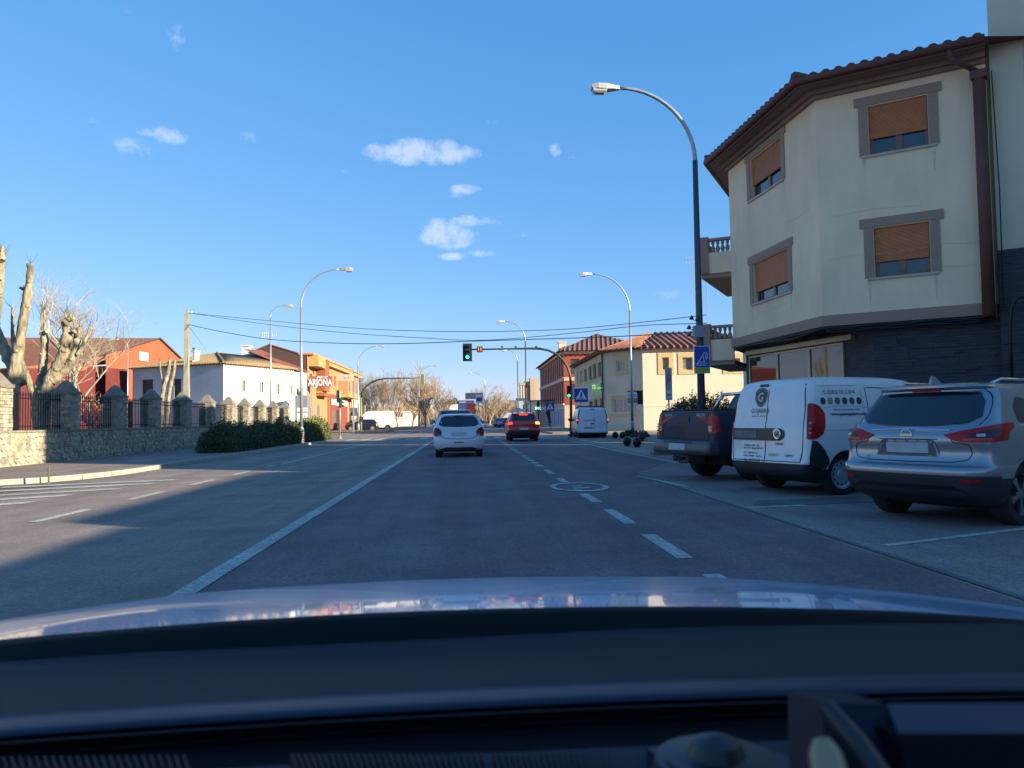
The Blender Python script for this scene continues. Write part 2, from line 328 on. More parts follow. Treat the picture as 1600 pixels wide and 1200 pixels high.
def win_trim(mx, u0, u1, z0, z1, shut, parent):
    w = B()
    def o_(b, nm, mt): b.v = [mx @ v for v in b.v]; return hfix(b.ob(nm, mt, parent))
    f = o_(B().box(u0, u0+.07, .12, .19, z0, z1).box(u1-.07, u1, .12, .19, z0, z1).box(u0+.07, u1-.07, .12, .19, z0, z0+.08).box(u0+.07, u1-.07, .12, .19, z1-.06, z1).box((u0+u1)/2-.07, (u0+u1)/2+.07, .115, .185, z0+.08, z1-.06), 'window', WOOD)
    def sub(b, nm, mt): b.v = [mx @ v for v in b.v]; o = b.ob(nm, mt, f); o.matrix_parent_inverse = Matrix.Identity(4); o.parent = f; return o
    sub(B().box(u0+.07, (u0+u1)/2-.07, .15, .16, z0+.08, z1-.06), 'pane', GLASS); sub(B().box((u0+u1)/2+.07, u1-.07, .15, .16, z0+.08, z1-.06), 'pane', GLASS)
    sb = B(); nsl = 26; zt = z1; zb = shut
    for k in range(nsl):
        a, c = zb+(zt-zb)*k/nsl, zb+(zt-zb)*(k+1)/nsl; sb.box(u0+.015, u1-.015, .062, .095, a+.012, c-.001); sb.box(u0+.015, u1-.015, .085, .094, a, a+.012)
    sub(sb, 'roller_shutter', SHUT)
    sub(B().box(u0-.16, u1+.16, -.05, .1, z0-.05, z0), 'sill', SILL)
    sub(B().box(u0-.215, u0-.012, -.025, .004, z0+.002, z1+.02), 'jamb', TRIM); sub(B().box(u1+.012, u1+.215, -.025, .004, z0+.002, z1+.02), 'jamb', TRIM)
    sub(B().box(u0-.3, u1+.3, -.032, .004, z1+.022, z1+.235), 'lintel', TRIM)
# window rectangles measured on each face
wr, wl = [], []
for (x0, y0, x1, y1, ys) in [(1357, 155, 1450, 235, 0), (1366, 345, 1453, 430, 0)]:
    a = uof(x0, (y0+y1)/2, B_, C_).x; c = uof(x1, (y0+y1)/2, B_, C_).x; zt = uof((x0+x1)/2, y0, B_, C_).z; zb = uof((x0+x1)/2, y1, B_, C_).z; wr.append([a, c, zb, zt])
for (x0, y0, x1, y1, ys) in [(1172, 235, 1221, 300, 0), (1177, 393, 1232, 467, 0)]:
    a = uof(x0, (y0+y1)/2, A_, B_).x; c = uof(x1, (y0+y1)/2, A_, B_).x; zt = uof((x0+x1)/2, (224 if y0 < 300 else 387), A_, B_).z; zb = uof((x0+x1)/2, (298 if y0 < 300 else 466), A_, B_).z; wl.append([a, c, zb, zt])
for W in (wr, wl):
    for q in W: q[3] = q[2]+1.17
wr = [tuple(q) for q in wr]; wl = [tuple(q) for q in wl]
print('WINDOWS', wr, wl)
o, mR = wall('wall', RENDER, house, B_, C_, Z0, Z1, wr, .2); hfix(o)
o, mL = wall('wall', RENDER, house, A_, B_, Z0, Z1, wl, .2); hfix(o)
o, mD = wall('wall', RENDER, house, D_, A_, Z0, Z1); hfix(o)
hfix(B().prism([(13.5, 27), D_, (A_.x+.3, A_.y+.1), (B_.x+.3, B_.y+.25), (C_.x+.15, C_.y+.3), (14.6, 15.5)], Z0, Z1-.02).ob('rear_block', RENDER, house))
for i, q in enumerate(wr): win_trim(mR, *q, q[2]+(.40 if i == 0 else .37), house)
for i, q in enumerate(wl): win_trim(mL, *q, q[2]+(.42 if i == 0 else .33), house)
CRK = M('plaster_crack', (.55, .45, .33), .9)
for (fr_, pts_) in ((mR, [(.2, 4.95), (.9, 5.0), (1.6, 4.93), (2.6, 5.02), (3.3, 4.97)]), (mR, [(2.5, 4.52), (2.9, 4.5), (3.35, 4.47)]), (mL, [(3.6, 6.35), (4.3, 6.3), (4.9, 6.38)]), (mL, [(1.7, 4.2), (2.6, 4.16), (3.5, 4.22)]), (mR, [(.3, 6.0), (1.2, 6.06), (2.2, 5.98)])):
    b = B(); pp_ = [fr_ @ Vector((a_, -.001, z_+random.uniform(-.02, .02))) for a_, z_ in pts_]; b.tube(pp_, .0035, 4); hfix(b.ob('plaster_crack', CRK, house))
STN_ = M('drip_stain', (.74, .57, .38), .9, 0, .2, 6)
for (fr_, W_) in ((mR, wr), (mL, wl)):
    for q in W_:
        for uu in (q[0]-.12, q[1]+.10):
            b = B(); n_s = 6
            for k in range(n_s): a_ = .05*(1-k/n_s); b.quad(fr_ @ Vector((uu-a_, -.0015, q[2]-.06-.09*k)), fr_ @ Vector((uu-a_*.85, -.0015, q[2]-.06-.09*(k+1))), fr_ @ Vector((uu+a_*.85, -.0015, q[2]-.06-.09*(k+1))), fr_ @ Vector((uu+a_, -.0015, q[2]-.06-.09*k)))
            hfix(b.ob('drip_stain', STN_, house))
# stone band at the first floor
def offs(poly, d):                                     # open polyline pushed outwards (to the left of travel is inside)
    out = []
    for i, p in enumerate(poly):
        ns = []
        for a, b in ((i-1, i), (i, i+1)):
            if a < 0 or b >= len(poly): continue
            e = (poly[b]-poly[a]).normalized(); ns.append(Vector((e.y, -e.x)))
        n = sum(ns, Vector((0, 0))).normalized(); k = d/max(.3, n.dot(ns[0])); out.append(p+n*k)
    return out
path = [D_, A_, B_, C_]
def ribbon(o0, o1, z0, z1):
    a, c = offs(path, o0), offs(path, o1); b = B()
    for i in range(3):
        p = [a[i], a[i+1], c[i+1], c[i]]; b.prism([tuple(v) for v in p], z0, z1)
    return b
hfix(ribbon(.0, .05, 3.36, 3.62).ob('stone_band', TRIM, house))
hfix(ribbon(-.35, .0, 3.3, 3.36).ob('overhang_soffit', SLATE, house))
hfix(ribbon(.0, .22, 9.0, 9.12).ob('cornice', SOFF, house)); hfix(ribbon(.0, .10, 8.91, 9.0).ob('cornice', SOFF, house))
hfix(ribbon(-.1, .55, 9.12, 9.16).ob('soffit', SOFF, house)); hfix(ribbon(.55, .60, 9.08, 9.22).ob('fascia', EAVE, house))
gt = B(); ep = [Vector((p.x, p.y, 9.22)) for p in offs(path, .65)]
gt.tube(ep, .085, 10); hfix(gt.ob('gutter', EAVE, house, True))
# hipped roof with barrel tiles
ap = Vector((13.0, 21.5, 10.35)); ev = [Vector((p.x, p.y, 9.24)) for p in offs(path, .68)]
rb = B()
for i in range(3): rb.poly([ev[i], ev[i+1], ap])
rb.poly([ev[3], Vector((15, 15.2, 9.24)), ap]); rb.poly([ev[0], ap, Vector((15, 27.5, 9.24))]); hfix(rb.ob('roof', TILE, house))
tb = B(); seg = 6
for k in range(seg):
    a0, a1 = pi*k/seg, pi*(k+1)/seg
    for (s0, s1) in ((1.0, .86),):
        tb.quad((cos(a0)*.105, 0, sin(a0)*.095), (cos(a0)*.085, .5, sin(a0)*.08+.03), (cos(a1)*.085, .5, sin(a1)*.08+.03), (cos(a1)*.105, 0, sin(a1)*.095))
tb.poly([(cos(pi*k/seg)*.105, 0, sin(pi*k/seg)*.095) for k in range(seg, -1, -1)])
tme = None; cnt = 0
for i in range(3):
    p, q = ev[i], ev[i+1]; d = (q-p); ln = d.length; d.normalize(); nrm = (q-p).cross(ap-p).normalized(); nrm = nrm if nrm.z > 0 else -nrm; up = nrm.cross(d).normalized(); up = up if up.z > 0 else -up
    nn = int(ln/.265)
    for k in range(nn):
        for c in range(5):
            base = p+d*((k+.5)*ln/nn)+up*(c*.42-.03)+nrm*.01
            f_ = (base-p).dot(up)/((ap-p).dot(up)); lo = (ap-p).dot(d)*f_; hi = ln-(ln-(ap-p).dot(d))*f_; s_ = (base-p).dot(d)
            if s_ < lo-.05 or s_ > hi+.05: continue
            if cnt > 295: continue
            xax = d; yax = up; mx = Matrix(((xax.x, yax.x, nrm.x, base.x), (xax.y, yax.y, nrm.y, base.y), (xax.z, yax.z, nrm.z, base.z), (0, 0, 0, 1)))
            if tme is None: o = tb.ob('roof_tile', TILE, house, True); o.matrix_basis = HM @ mx; tme = o.data
            else: share('roof_tile', tme, house, HM @ mx)
            cnt += 1
hfix(B().tube([ev[2]+Vector((0, 0, .1)), ap+Vector((0, 0, .08))], .12, 8).ob('ridge_tile', TILE, house, True)); hfix(B().tube([ev[1]+Vector((0, 0, .1)), ap+Vector((0, 0, .08))], .12, 8).ob('ridge_tile', TILE, house, True))
# downpipe
pc = Vector((C_.x-.18, C_.y-.02)); n_ = Vector((-.576, -.817)); q = pc+n_*.13
dp = B().tube([(q.x, q.y, 3.3), (q.x, q.y, 8.55)], .125, 12); hfix(dp.ob('downpipe', EAVE, house, True))
hfix(B().prism([tuple(q+Vector((-.21, .0))), tuple(q+Vector((.05, -.2))), tuple(q+Vector((.21, .02))), tuple(q+Vector((0, .2)))], 8.5, 8.68).ob('rainwater_head', EAVE, house))
e2 = offs([B_, C_], .62)[1]+Vector((-.55, .38)); hfix(B().tube([(e2.x, e2.y, 9.2), (e2.x+.02, e2.y, 8.95), (q.x, q.y, 8.66)], .06, 8).ob('gutter_outlet', EAVE, house, True))
# recessed ground floor: shop window and stacked slate
gA, gB, gC = Vector((8.75, 23.1)), Vector((9.05, 18.25)), Vector((11.62, 16.35))
u0 = uof(1178, 560, gA, gB).x; u1 = uof(1316, 560, gB, gC)
hfix(B().prism([(9.6, 22.9), (10.6, 19.2), (11.9, 17.2), (14.5, 16), (13.4, 26.5), (11.5, 28.2)], 0, 3.3).ob('ground_floor', SLATE, house))
brass = M('brass_frame', (.42, .35, .2), .4, .3, .1, 8)
def mirror_glass():
    m = M('shop_glass', (.02, .022, .022), .02, 0, .1, 1, spec=1.0); m.node_tree.nodes['Principled BSDF'].inputs['IOR'].default_value = 1.45; return m
SHOP = mirror_glass()
# facing of the shop window sits between the two picture columns
mW, lW = frame((8.95, 21.6), (9.72, 17.55)); 
def inw(b, nm, mt, par): b.v = [mW @ v for v in b.v]; return hfix(b.ob(nm, mt, par))
pz = [uof(x_, 560, (8.95, 21.6), (9.72, 17.55)).x for x_ in (1172, 1216, 1266, 1320)]; zt_ = uof(1245, 546, (8.95, 21.6), (9.72, 17.55)).z
print('SHOP', pz, zt_)
hfix(B().prism([(8.64, 23.25), (9.72, 17.55), (11, 18), (10, 23)], 0, 3.3).ob('shop_front', SLATE, house))
for i in range(3):
    a, c = pz[i], pz[i+1]; fr = inw(B().box(a, a+.05, -.05, .0, .6, zt_).box(c-.05, c, -.05, .0, .6, zt_).box(a+.05, c-.05, -.05, 0, zt_-.06, zt_).box(a+.05, c-.05, -.05, 0, .6, .66), 'window', brass, house)
    gb = B().box(a+.05, c-.05, -.02, -.01, .66, zt_-.06)
    if i == 1: fr2 = B().box(a+.05, c-.05, -.045, -.03, 2.0, 2.05)
    gb.v = [mW @ v for v in gb.v]; g_ = gb.ob('pane', SHOP, fr)
inw(B().box(pz[0]-.1, pz[3]+.4, -.12, .0, zt_+.03, zt_+.16), 'window_head', brass, house)
# slate strips
sp, lnS = frame((9.66, 17.62), (11.72, 16.1)); sb = B(); z = .3
while z < 3.28:
    h = random.uniform(.05, .09); u = -.0
    while u < lnS: l_ = random.uniform(.25, .6); sb.box(u, min(lnS, u+l_-.004), -.03-random.random()*.035, .02, z, z+h-.004, sp); u += l_
    z += h
hfix(stuff(sb.ob('slate_cladding', SLATE, house)))
hfix(B().prism([(9.66, 17.62), (11.72, 16.1), (12, 17), (10, 18.6)], 0, 3.3).ob('slate_backing', SLATE, house))
# cables clipped under the band
for dz in (0, .05, .09):
    pts = []
    for p, q2 in ((B_, C_),):
        for k in range(14): f = k/13; v = p.lerp(q2, f*.96+.02)+n_*.07; pts.append((v.x, v.y, 3.33-dz-.03*abs(sin(f*9+dz*40))))
    hfix(B().tube(pts, .016, 6).ob('facade_cable', BLACKP, house, True))
v = B_.lerp(C_, 0); hfix(B().tube([(B_.x-.06, B_.y-.05, 3.3), (B_.x-.2, B_.y+1.2, 3.2), (A_.x-.08, A_.y-.3, 3.34)], .014, 6).ob('facade_cable', BLACKP, house, True))
# balconies round the corner
bn = Vector((-(A_.y-D_.y)*-1, 0)); dAD = (D_-A_).normalized(); nAD = Vector((-dAD.y, dAD.x)); nAD = nAD if nAD.x < 0 else -nAD
for zb in (5.62, 2.85-.0):
    zt = zb+1.25; p0 = A_+dAD*.15; p1 = p0+dAD*4.2; q0 = p0+nAD*.95; q1 = p1+nAD*.95
    bt = thing('x', '', 'x') if False else None
    bo = hfix(B().prism([p0, q0, q1, p1], zb, zb+.14).ob('balcony', TRIM, house))
    def sb_(b, nm, mt=RENDER): o = b.ob(nm, mt, bo); return o
    def strip(p, q, w, z0, z1):
        e = (q-p).normalized(); n = Vector((-e.y, e.x))*w/2; return B().prism([p-n, q-n, q+n, p+n], z0, z1)
    sb_(strip(p0+nAD*.0, q0, .12, zb+.14, zb+.8), 'parapet'); sb_(strip(q0, q1, .12, zb+.14, zb+.8), 'parapet')
    sb_(strip(p0, q0, .17, zt-.08, zt), 'balcony_rail', TRIM); sb_(strip(q0, q1, .17, zt-.08, zt), 'balcony_rail', TRIM)
    sb_(strip(q0-nAD*.12-dAD*.12, q0-nAD*.12+dAD*.12, .24, zb+.14, zt+.05), 'corner_post', TRIM)
    prof = [(.03, 0), (.055, .04), (.075, .12), (.045, .2), (.03, .23), (.045, .27), (.06, .33), (.035, .37)]
    for k in range(5): p = p0+nAD*(.12+.15*k); sb_(B().lathe(prof, 10).move((p.x, p.y, zb+.8)), 'baluster', TRIM)
    for k in range(22): p = q0+dAD*(.2+.18*k); sb_(B().lathe(prof, 8).move((p.x, p.y, zb+.8)), 'baluster', TRIM)
# ================================================================== tall neighbour and the houses out of frame
WHITER = M('white_render', (.66, .60, .45), .9, 0, .06, .8, .2, 60, dirt=.1)
nb = thing('neighbour_house', 'tall pale rendered house with dark slate base at the right edge behind the corner house', 'house', (12.5, 14, 0))
def nfix(o, t=nb): o.matrix_parent_inverse = Matrix.Translation(-t.location); return o
fp = [(11.62, 15.98), (12.1, 15.6), (12.35, 10.9), (26, 10.9), (26, 24), (17.5, 22.3)]
nfix(B().prism(fp, 4.75, 11.2).ob('wall', WHITER, nb)); fs = [(11.56, 15.92), (12.0, 15.55), (12.25, 10.8), (26, 10.8), (26, 24.1), (17.5, 22.4)]
nfix(B().prism(fs, 0, 4.75).ob('slate_base', SLATE, nb)); nfix(B().prism([(11.55, 16.1), (12.0, 15.4), (12.2, 10.7), (26.2, 10.7), (26.2, 24.2), (17.3, 22.6)], 11.2, 11.35).ob('roof', TILE, nb))
mN, lN = frame((11.56, 15.92), (12.0, 15.55)); sb = B(); z = .3
while z < 4.7:
    h = random.uniform(.05, .09); sb.box(.02, lN, -.05-random.random()*.02, .02, z, z+h-.004, mN); z += h
nfix(stuff(sb.ob('slate_cladding', SLATE, nb)))
nfix(B().tube([P(1568, 480, 15.7), P(1562, 300, 15.75), P(1549, 110, 15.8)], .012, 5).ob('facade_cable', BLACKP, nb)); nfix(B().tube([P(1582, 606, 15.3), P(1578, 520, 15.3), P(1580, 480, 15.3), P(1590, 465, 15.2), P(1615, 462, 15.1)], .03, 6).ob('facade_cable', BLACKP, nb, True))
lw = thing('low_house', 'long low rendered house beyond the right edge of the picture', 'house', (16, 4, 0))
nfix(B().prism([(11.5, 1.2), (20, 1.2), (20, 10.8), (11.5, 10.8)], 0, 5.0).ob('wall', WHITER, lw), lw)
nfix(B().prism([(11.4, 1.3), (20, 1.3), (20, 10.8), (11.4, 10.8)], 5.0, 5.1).ob('roof', TILE, lw), lw)
lw2 = thing('low_house', 'lower flat roofed house at the right behind the camera', 'house', (16, -10, 0))
nfix(B().prism([(11.5, -30), (20, -30), (20, 1.1), (11.5, 1.1)], 0, 4.72).ob('wall', WHITER, lw2), lw2); nfix(B().prism([(11.4, -30), (20, -30), (20, 1.1), (11.4, 1.1)], 4.72, 4.8).ob('roof', TILE, lw2), lw2)
hh = thing('side_street_house', 'pale house in the side street hidden behind the corner house', 'house', (18, 36, 0))
nfix(B().prism([(15.2, 30.5), (28, 30.5), (28, 32.5), (15.6, 32.5)], 0, 9.2).ob('wall', WHITER, hh), hh); nfix(B().prism([(15.1, 30.4), (28.1, 30.4), (28.1, 32.6), (15.5, 32.6)], 9.2, 9.4).ob('roof', TILE, hh), hh)
hh = thing('side_street_garage', 'lower flat roofed building in the side street hidden behind the corner house', 'building', (18, 40, 0))
nfix(B().prism([(16.6, 32.8), (28, 32.8), (28, 46), (16.9, 46)], 0, 6.6).ob('wall', WHITER, hh), hh); nfix(B().prism([(16.5, 32.8), (28.1, 32.8), (28.1, 46.1), (16.8, 46.1)], 6.6, 6.8).ob('roof', TILE, hh), hh)
class Th:                                             # a thing whose parts are written in world coordinates
    def __init__(s, name, label, cat, loc, group=None): s.o = thing(name, label, cat, loc, 0, group); s.m = Matrix.Translation((-loc[0], -loc[1], -loc[2]))
    def add(s, b, nm, mat, sub=None, smooth=False, sharp=None):
        o = b.ob(nm, mat, sub or s.o, smooth, sharp)
        if not sub: o.matrix_basis = s.m
        return o
    def text(s, body, size, mat, mx, sub=None, nm='lettering', **k):
        o = text(body, size, mat, sub or s.o, mx, nm, **k)
        if not sub: o.matrix_basis = s.m
        return o
    def wall(s, mat, p, q, z0, z1, holes=(), depth=.2, nm='wall'):
        o, mx = wall(nm, mat, s.o, p, q, z0, z1, holes, depth); o.matrix_basis = s.m; return o, mx
def fwin(T, mx, a, c, e, f, frm, glass=GLASS, surround=None, sw=.2, mull=1, dep=.14, shutter=None, sill=True):
    b = B(); t = .06
    b.box(a, a+t, dep-.04, dep+.03, e, f).box(c-t, c, dep-.04, dep+.03, e, f).box(a+t, c-t, dep-.04, dep+.03, e, e+t).box(a+t, c-t, dep-.04, dep+.03, f-t, f)
    for k in range(1, mull+1): u = a+(c-a)*k/(mull+1); b.box(u-.025, u+.025, dep-.038, dep+.028, e+t, f-t)
    b.v = [mx @ v for v in b.v]; w_ = T.add(b, 'window', frm)
    g = B().box(a+t, c-t, dep, dep+.01, e+t, f-t); g.v = [mx @ v for v in g.v]; T.add(g, 'pane', glass, w_)
    if shutter:
        g = B().box(a+t, c-t, dep-.07, dep-.03, e+(f-e)*(1-shutter[1]), f); g.v = [mx @ v for v in g.v]; T.add(g, 'roller_shutter', shutter[0], w_)
    if surround:
        g = B().box(a-sw, a-.004, -.05, .004, e-sw, f+sw).box(c+.004, c+sw, -.05, .004, e-sw, f+sw).box(a-.004, c+.004, -.05, .004, f+.004, f+sw).box(a-.004, c+.004, -.05, .004, e-sw, e-.004)
        g.v = [mx @ v for v in g.v]; T.add(g, 'surround', surround, w_)
    return w_
def hip_roof(T, corners, apex, mat, z, ribs=None, rstep=.45, rr=.09, nm='roof', over=.0):
    """corners: eave polygon (ccw from above), apex: list giving the ridge point for every eave edge start"""
    b = B(); rb = B(); n = len(corners)
    for i in range(n):
        p, q = Vector((*corners[i], z)), Vector((*corners[(i+1) % n], z)); a, c = Vector(apex[i]), Vector(apex[(i+1) % n])
        if (a-c).length < .01: b.poly([p, q, a])
        else: b.poly([p, q, c, a])
        if ribs:
            d = (q-p); ln = d.length; d.normalize(); m = int(ln/rstep); nr = d.cross(a-p).normalized(); nr = nr if nr.z > 0 else -nr; up = nr.cross(d); up = up if up.z > 0 else -up
            H = (a-p).dot(up); la = (a-p).dot(d); lc = (c-p).dot(d)
            for k in range(m+1):
                s_ = ln*k/m; L_ = H
                if s_ < la: L_ = H*s_/la
                if s_ > lc: L_ = min(L_, H*(ln-s_)/(ln-lc) if ln-lc > .01 else H)
                if L_ < .15: continue
                s0 = p+d*s_-up*.08; rb.tube([s0+nr*.02, p+d*s_+up*L_+nr*.02], rr, 6)
    r = T.add(b, nm, mat)
    if ribs: o = T.add(rb, 'roof_tiles', ribs, None, True); stuff(o)
    return r
def scrib(T, mx, x0, x1, y, z, h, mat, sub=None, seed=1):      # small print too far away to read: short strokes
    r = random.Random(seed+x0); b = B(); x = x0
    while x < x1-h*.3:
        w_ = min(h*r.uniform(.35, .6), x1-x)
        if r.random() < .85: b.box(x, x+w_*.3, y-.004, y, z, z+h); b.box(x+w_*.3, x+w_, y-.004, y, z+h*r.choice((0, .4, .8)), z+h*r.choice((.55, 1)))
        x += w_+h*.15
    b.v = [mx @ v for v in b.v]; return stuff(T.add(b, 'small_print', mat, sub))
# ================================================================== left: warehouse, white house, bar, far block
ORANGE = M('orange_render', (.34, .09, .04), .9, 0, .06, .6, .2, 30, dirt=.08); SHADEM = M('shade_maroon_render', (.11, .018, .018), .9, 0, .15, 1.5)
OLDT = M('old_clay_tile', (.17, .11, .055), .85, 0, .35, 6, .4, 30, col2=(.33, .24, .13)); REDT = M('red_clay_tile', (.22, .075, .045), .8, 0, .25, 4)
WHITE = M('white_paint', (.62, .61, .58), .85, 0, .05, .7, .15, 40, dirt=.08); WHITEF = M('white_frame', (.72, .72, .70), .5, 0, .05, 5); DARKM = M('dark_metal_door', (.03, .03, .035), .6)
t = Th('warehouse', 'orange rendered warehouse with a shallow gable roof and small white grid window', 'warehouse', (-50, 100, 0))
g0, g1 = P(165, 600, 98), P(280, 600, 118); q0 = (g0.x, g0.y); q1 = (g1.x, g1.y)
ze = P(280, 560, 118).z; z0_ = P(165, 553, 98).z
_, mx = t.wall(ORANGE, q0, q1, 0, z0_-.02, [], .2); mxx, ln = frame(q0, q1); zp = P(248, 530, 112).z; up_ = 0
uo = uof(248, 540, q0, q1).x
gb = B().poly([mxx @ Vector(v) for v in ((0, 0, z0_-.02), (ln, 0, z0_-.02), (ln, 0, ze), (uo, 0, zp), (0, 0, z0_+.02))]); t.add(gb, 'gable', ORANGE)
bk = Vector((-20, 8, 0)); pk = mxx @ Vector((uo, -.2, zp+.1)); pe = mxx @ Vector((ln+.3, -.2, ze)); ps = mxx @ Vector((0, 0, 0)); far = P(20, 590, 96)
t.add(B().poly([pk, pe, pe+Vector((-22, 14, 0)), pk+Vector((-22, 14, 0))]).poly([mxx @ Vector((0, -.05, z0_-.1)), pk, pk+Vector((-26, 6, 1.0)), (far.x, far.y, z0_-2.2)]), 'roof', M('orange_roof', (.26, .10, .045), .85, 0, .2, 1))
t.add(B().tube([mxx @ Vector((0, -.2, z0_+.1)), pk, pe], .13, 6), 'verge', M('dark_verge', (.08, .05, .045), .8))
a = uof(217, 560, q0, q1); c = uof(230, 560, q0, q1); e = uof(223, 563, q0, q1).z; f = uof(223, 551, q0, q1).z
wb = B().box(a.x, c.x, -.06, -.02, e, f); wb.v = [mxx @ v for v in wb.v]; w_ = t.add(wb, 'window', M('pale_glass', (.55, .62, .62), .3))
wb = B()
for k in range(4): u = a.x+(c.x-a.x)*k/3; wb.box(u-.05, u+.05, -.12, -.06, e, f)
for k in range(4): u = e+(f-e)*k/3; wb.box(a.x, c.x, -.12, -.06, u-.05, u+.05)
wb.v = [mxx @ v for v in wb.v]; t.add(wb, 'window_bars', WHITEF, w_)
t.add(B().prism([P(-60, 600, 101).xy, P(166, 600, 98.5).xy, P(166, 600, 104).xy, P(-60, 600, 107).xy], 0, P(100, 574, 100).z), 'side_wing', ORANGE)
# lower wing before it; its dark maroon colour carries the cast shade
t = Th('shade_maroon_shed', 'low rendered shed, its maroon darkened as shade, with an orange tiled roof behind the bare trees', 'building', (-34, 78, 0))
m0, m1 = P(30, 640, 74), P(199, 640, 84); zt = P(150, 582, 82).z
_, mx = t.wall(SHADEM, (m0.x, m0.y), (m1.x, m1.y), 0, zt, [], .2)
t.add(B().prism([(m0.x, m0.y+.01), (m1.x, m1.y+.01), (m1.x-6, m1.y+8), (m0.x-5, m0.y+8)], 0, zt-.02), 'body', SHADEM)
pz0, pz1 = P(30, 575, 80), P(164, 553, 96); t.add(B().poly([(m0.x-.3, m0.y-.4, zt-.1), (m1.x-4.6, m1.y-.9, zt-.1), P(164, 556, 92), P(20, 582, 84)]), 'roof', M('orange_roof', (0, 0, 0)))
t.add(B().prism([P(165, 600, 80).xy, P(199, 600, 83).xy, P(199, 600, 86).xy, P(165, 600, 84).xy], zt-3, zt+.35), 'parapet', SHADEM)
# white house -------------------------------------------------------
t = Th('white_house', 'two storey white house with old clay tile roof and four small upper windows', 'house', (-25, 80, 0))
ang = radians(24.0); dR = Vector((sin(ang), cos(ang))); dL = Vector((-cos(ang+.06), sin(ang+.06)))
c0 = P(349, 640, 76).xy; zE = 7.05; Lr = uof(459.8, 600, c0, c0+dR*20).x; Ll = 12.4
eR = c0+dR*Lr; eL = c0+dL*Ll
ws = []
for (x0, x1, y0, y1) in [(376.5, 385, 593, 612), (405.5, 413.5, 596, 614), (431, 438.5, 599, 616), (452.5, 459, 601, 617)]:
    a, c = uof(x0, 600, c0, eR).x, uof(x1, 600, c0, eR).x; xm = (x0+x1)/2; ws.append((a, c, uof(xm, y1, c0, eR).z, uof(xm, y0, c0, eR).z))
_, mx = t.wall(WHITE, c0, eR, 0, zE, ws, .25)
for q in ws: fwin(t, mx, *q, WHITEF, M('dim_glass', (.07, .075, .08), .15), WHITE, .12, 1, shutter=None)
wl_ = [(uof(222, 620, eL, c0).x, uof(239, 620, eL, c0).x, 1.0, uof(230, 593, eL, c0).z), (uof(272, 620, eL, c0).x, uof(283, 620, eL, c0).x, 1.0, uof(278, 592, eL, c0).z)]
SHADEW = M('shade_grey_white', (.50, .52, .55), .85, 0, .1, .5, dirt=.25)  # white wall greyed and cooled, its shade put into the colour
_, mx = t.wall(SHADEW, eL, c0, 0, zE, wl_, .3)
for q in wl_: fwin(t, mx, *q, DARKM, DARKM, None, 0, 0)
fr = c0+dR*Lr+dL*Ll
t.add(B().prism([eL+dR*.35+(c0-eL)*.03, c0+dR*.4+dL*.4, eR+dL*.4-dR*.1, fr], 0, zE-.1), 'body', SHADEW)
ov = .45; cc = [c0-dR*ov-dL*ov, eR-dL*ov, fr+dL*ov, eL-dR*ov+dL*ov]; zr = P(322, 547, 80).z
a1 = c0+dL*6+dR*5.5; a2 = eR+dL*6.2-dR*.2
hip_roof(t, [tuple(v) for v in cc], [(a1.x, a1.y, zr), (a2.x, a2.y, zr-.2), (a2.x, a2.y, zr-.2), (a1.x, a1.y, zr)], OLDT, zE+.05, OLDT, .36, .10)
t.add(B().tube([Vector((*cc[0], zE+.15)), Vector((a1.x, a1.y, zr+.05)), Vector((a2.x, a2.y, zr-.12))], .14, 6), 'ridge', OLDT)
def chim(T, px, py0, py1, Y, wd=.6, mat=WHITE):
    p0, p1 = P(px, py1, Y), P(px, py0, Y); b = B().box(p0.x-wd/2, p0.x+wd/2, Y-wd/2, Y+wd/2, p0.z-.6, p1.z); o = T.add(b, 'chimney', mat)
    T.add(B().box(p0.x-wd*.65, p0.x+wd*.65, Y-wd*.65, Y+wd*.65, p1.z, p1.z+.15), 'chimney_cap', mat, o); return o
chim(t, 306, 550, 562, 79, .5); T2 = t; t.add(B().tube([P(302.5, 563, 78.5), P(302.5, 544, 78.5)], .08, 6).tube([P(300.5, 544.5, 78.5), P(304.5, 544.5, 78.5)], .08, 6), 'flue', GALVD)
# annex with the newer red roof
t = Th('white_annex', 'narrow white annex with fresh red tile roof joined to the white house', 'house', (-20, 90, 0))
eR2 = c0+dR*(Lr+.05); e2 = c0+dR*uof(479.8, 640, c0, c0+dR*20).x; za = 6.95
ws = [(uof(463, 600, eR2, e2).x, uof(467, 600, eR2, e2).x, 4.3, 5.6), (uof(472.5, 600, eR2, e2).x, uof(475.5, 600, eR2, e2).x, 3.8, 5.6)]
_, mx = t.wall(WHITE, eR2, e2, 0, za, ws, .2)
for q in ws: fwin(t, mx, *q, WHITEF, GLASSCURT, None, 0, 0)
t.add(B().prism([eR2+dL*.3, e2+dL*.3, e2+dL*8, eR2+dL*8], 0, za-.1), 'body', WHITE)
r0 = eR2-dL*.4-dR*3.4; r1 = e2-dL*.4
zr2 = P(385, 552, 90).z
t.add(B().poly([Vector((*(eR2-dL*.4), za)), Vector((*r1, za)), Vector((*(r1+dL*7), zr2+.5)), Vector((*(eR2-dR*.4+dL*7), zr2+.4))]), 'roof', REDT)
chim(t, 396, 552, 560, 90, .7); chim(t, 385, 542, 556, 92, .9, SHADEW)
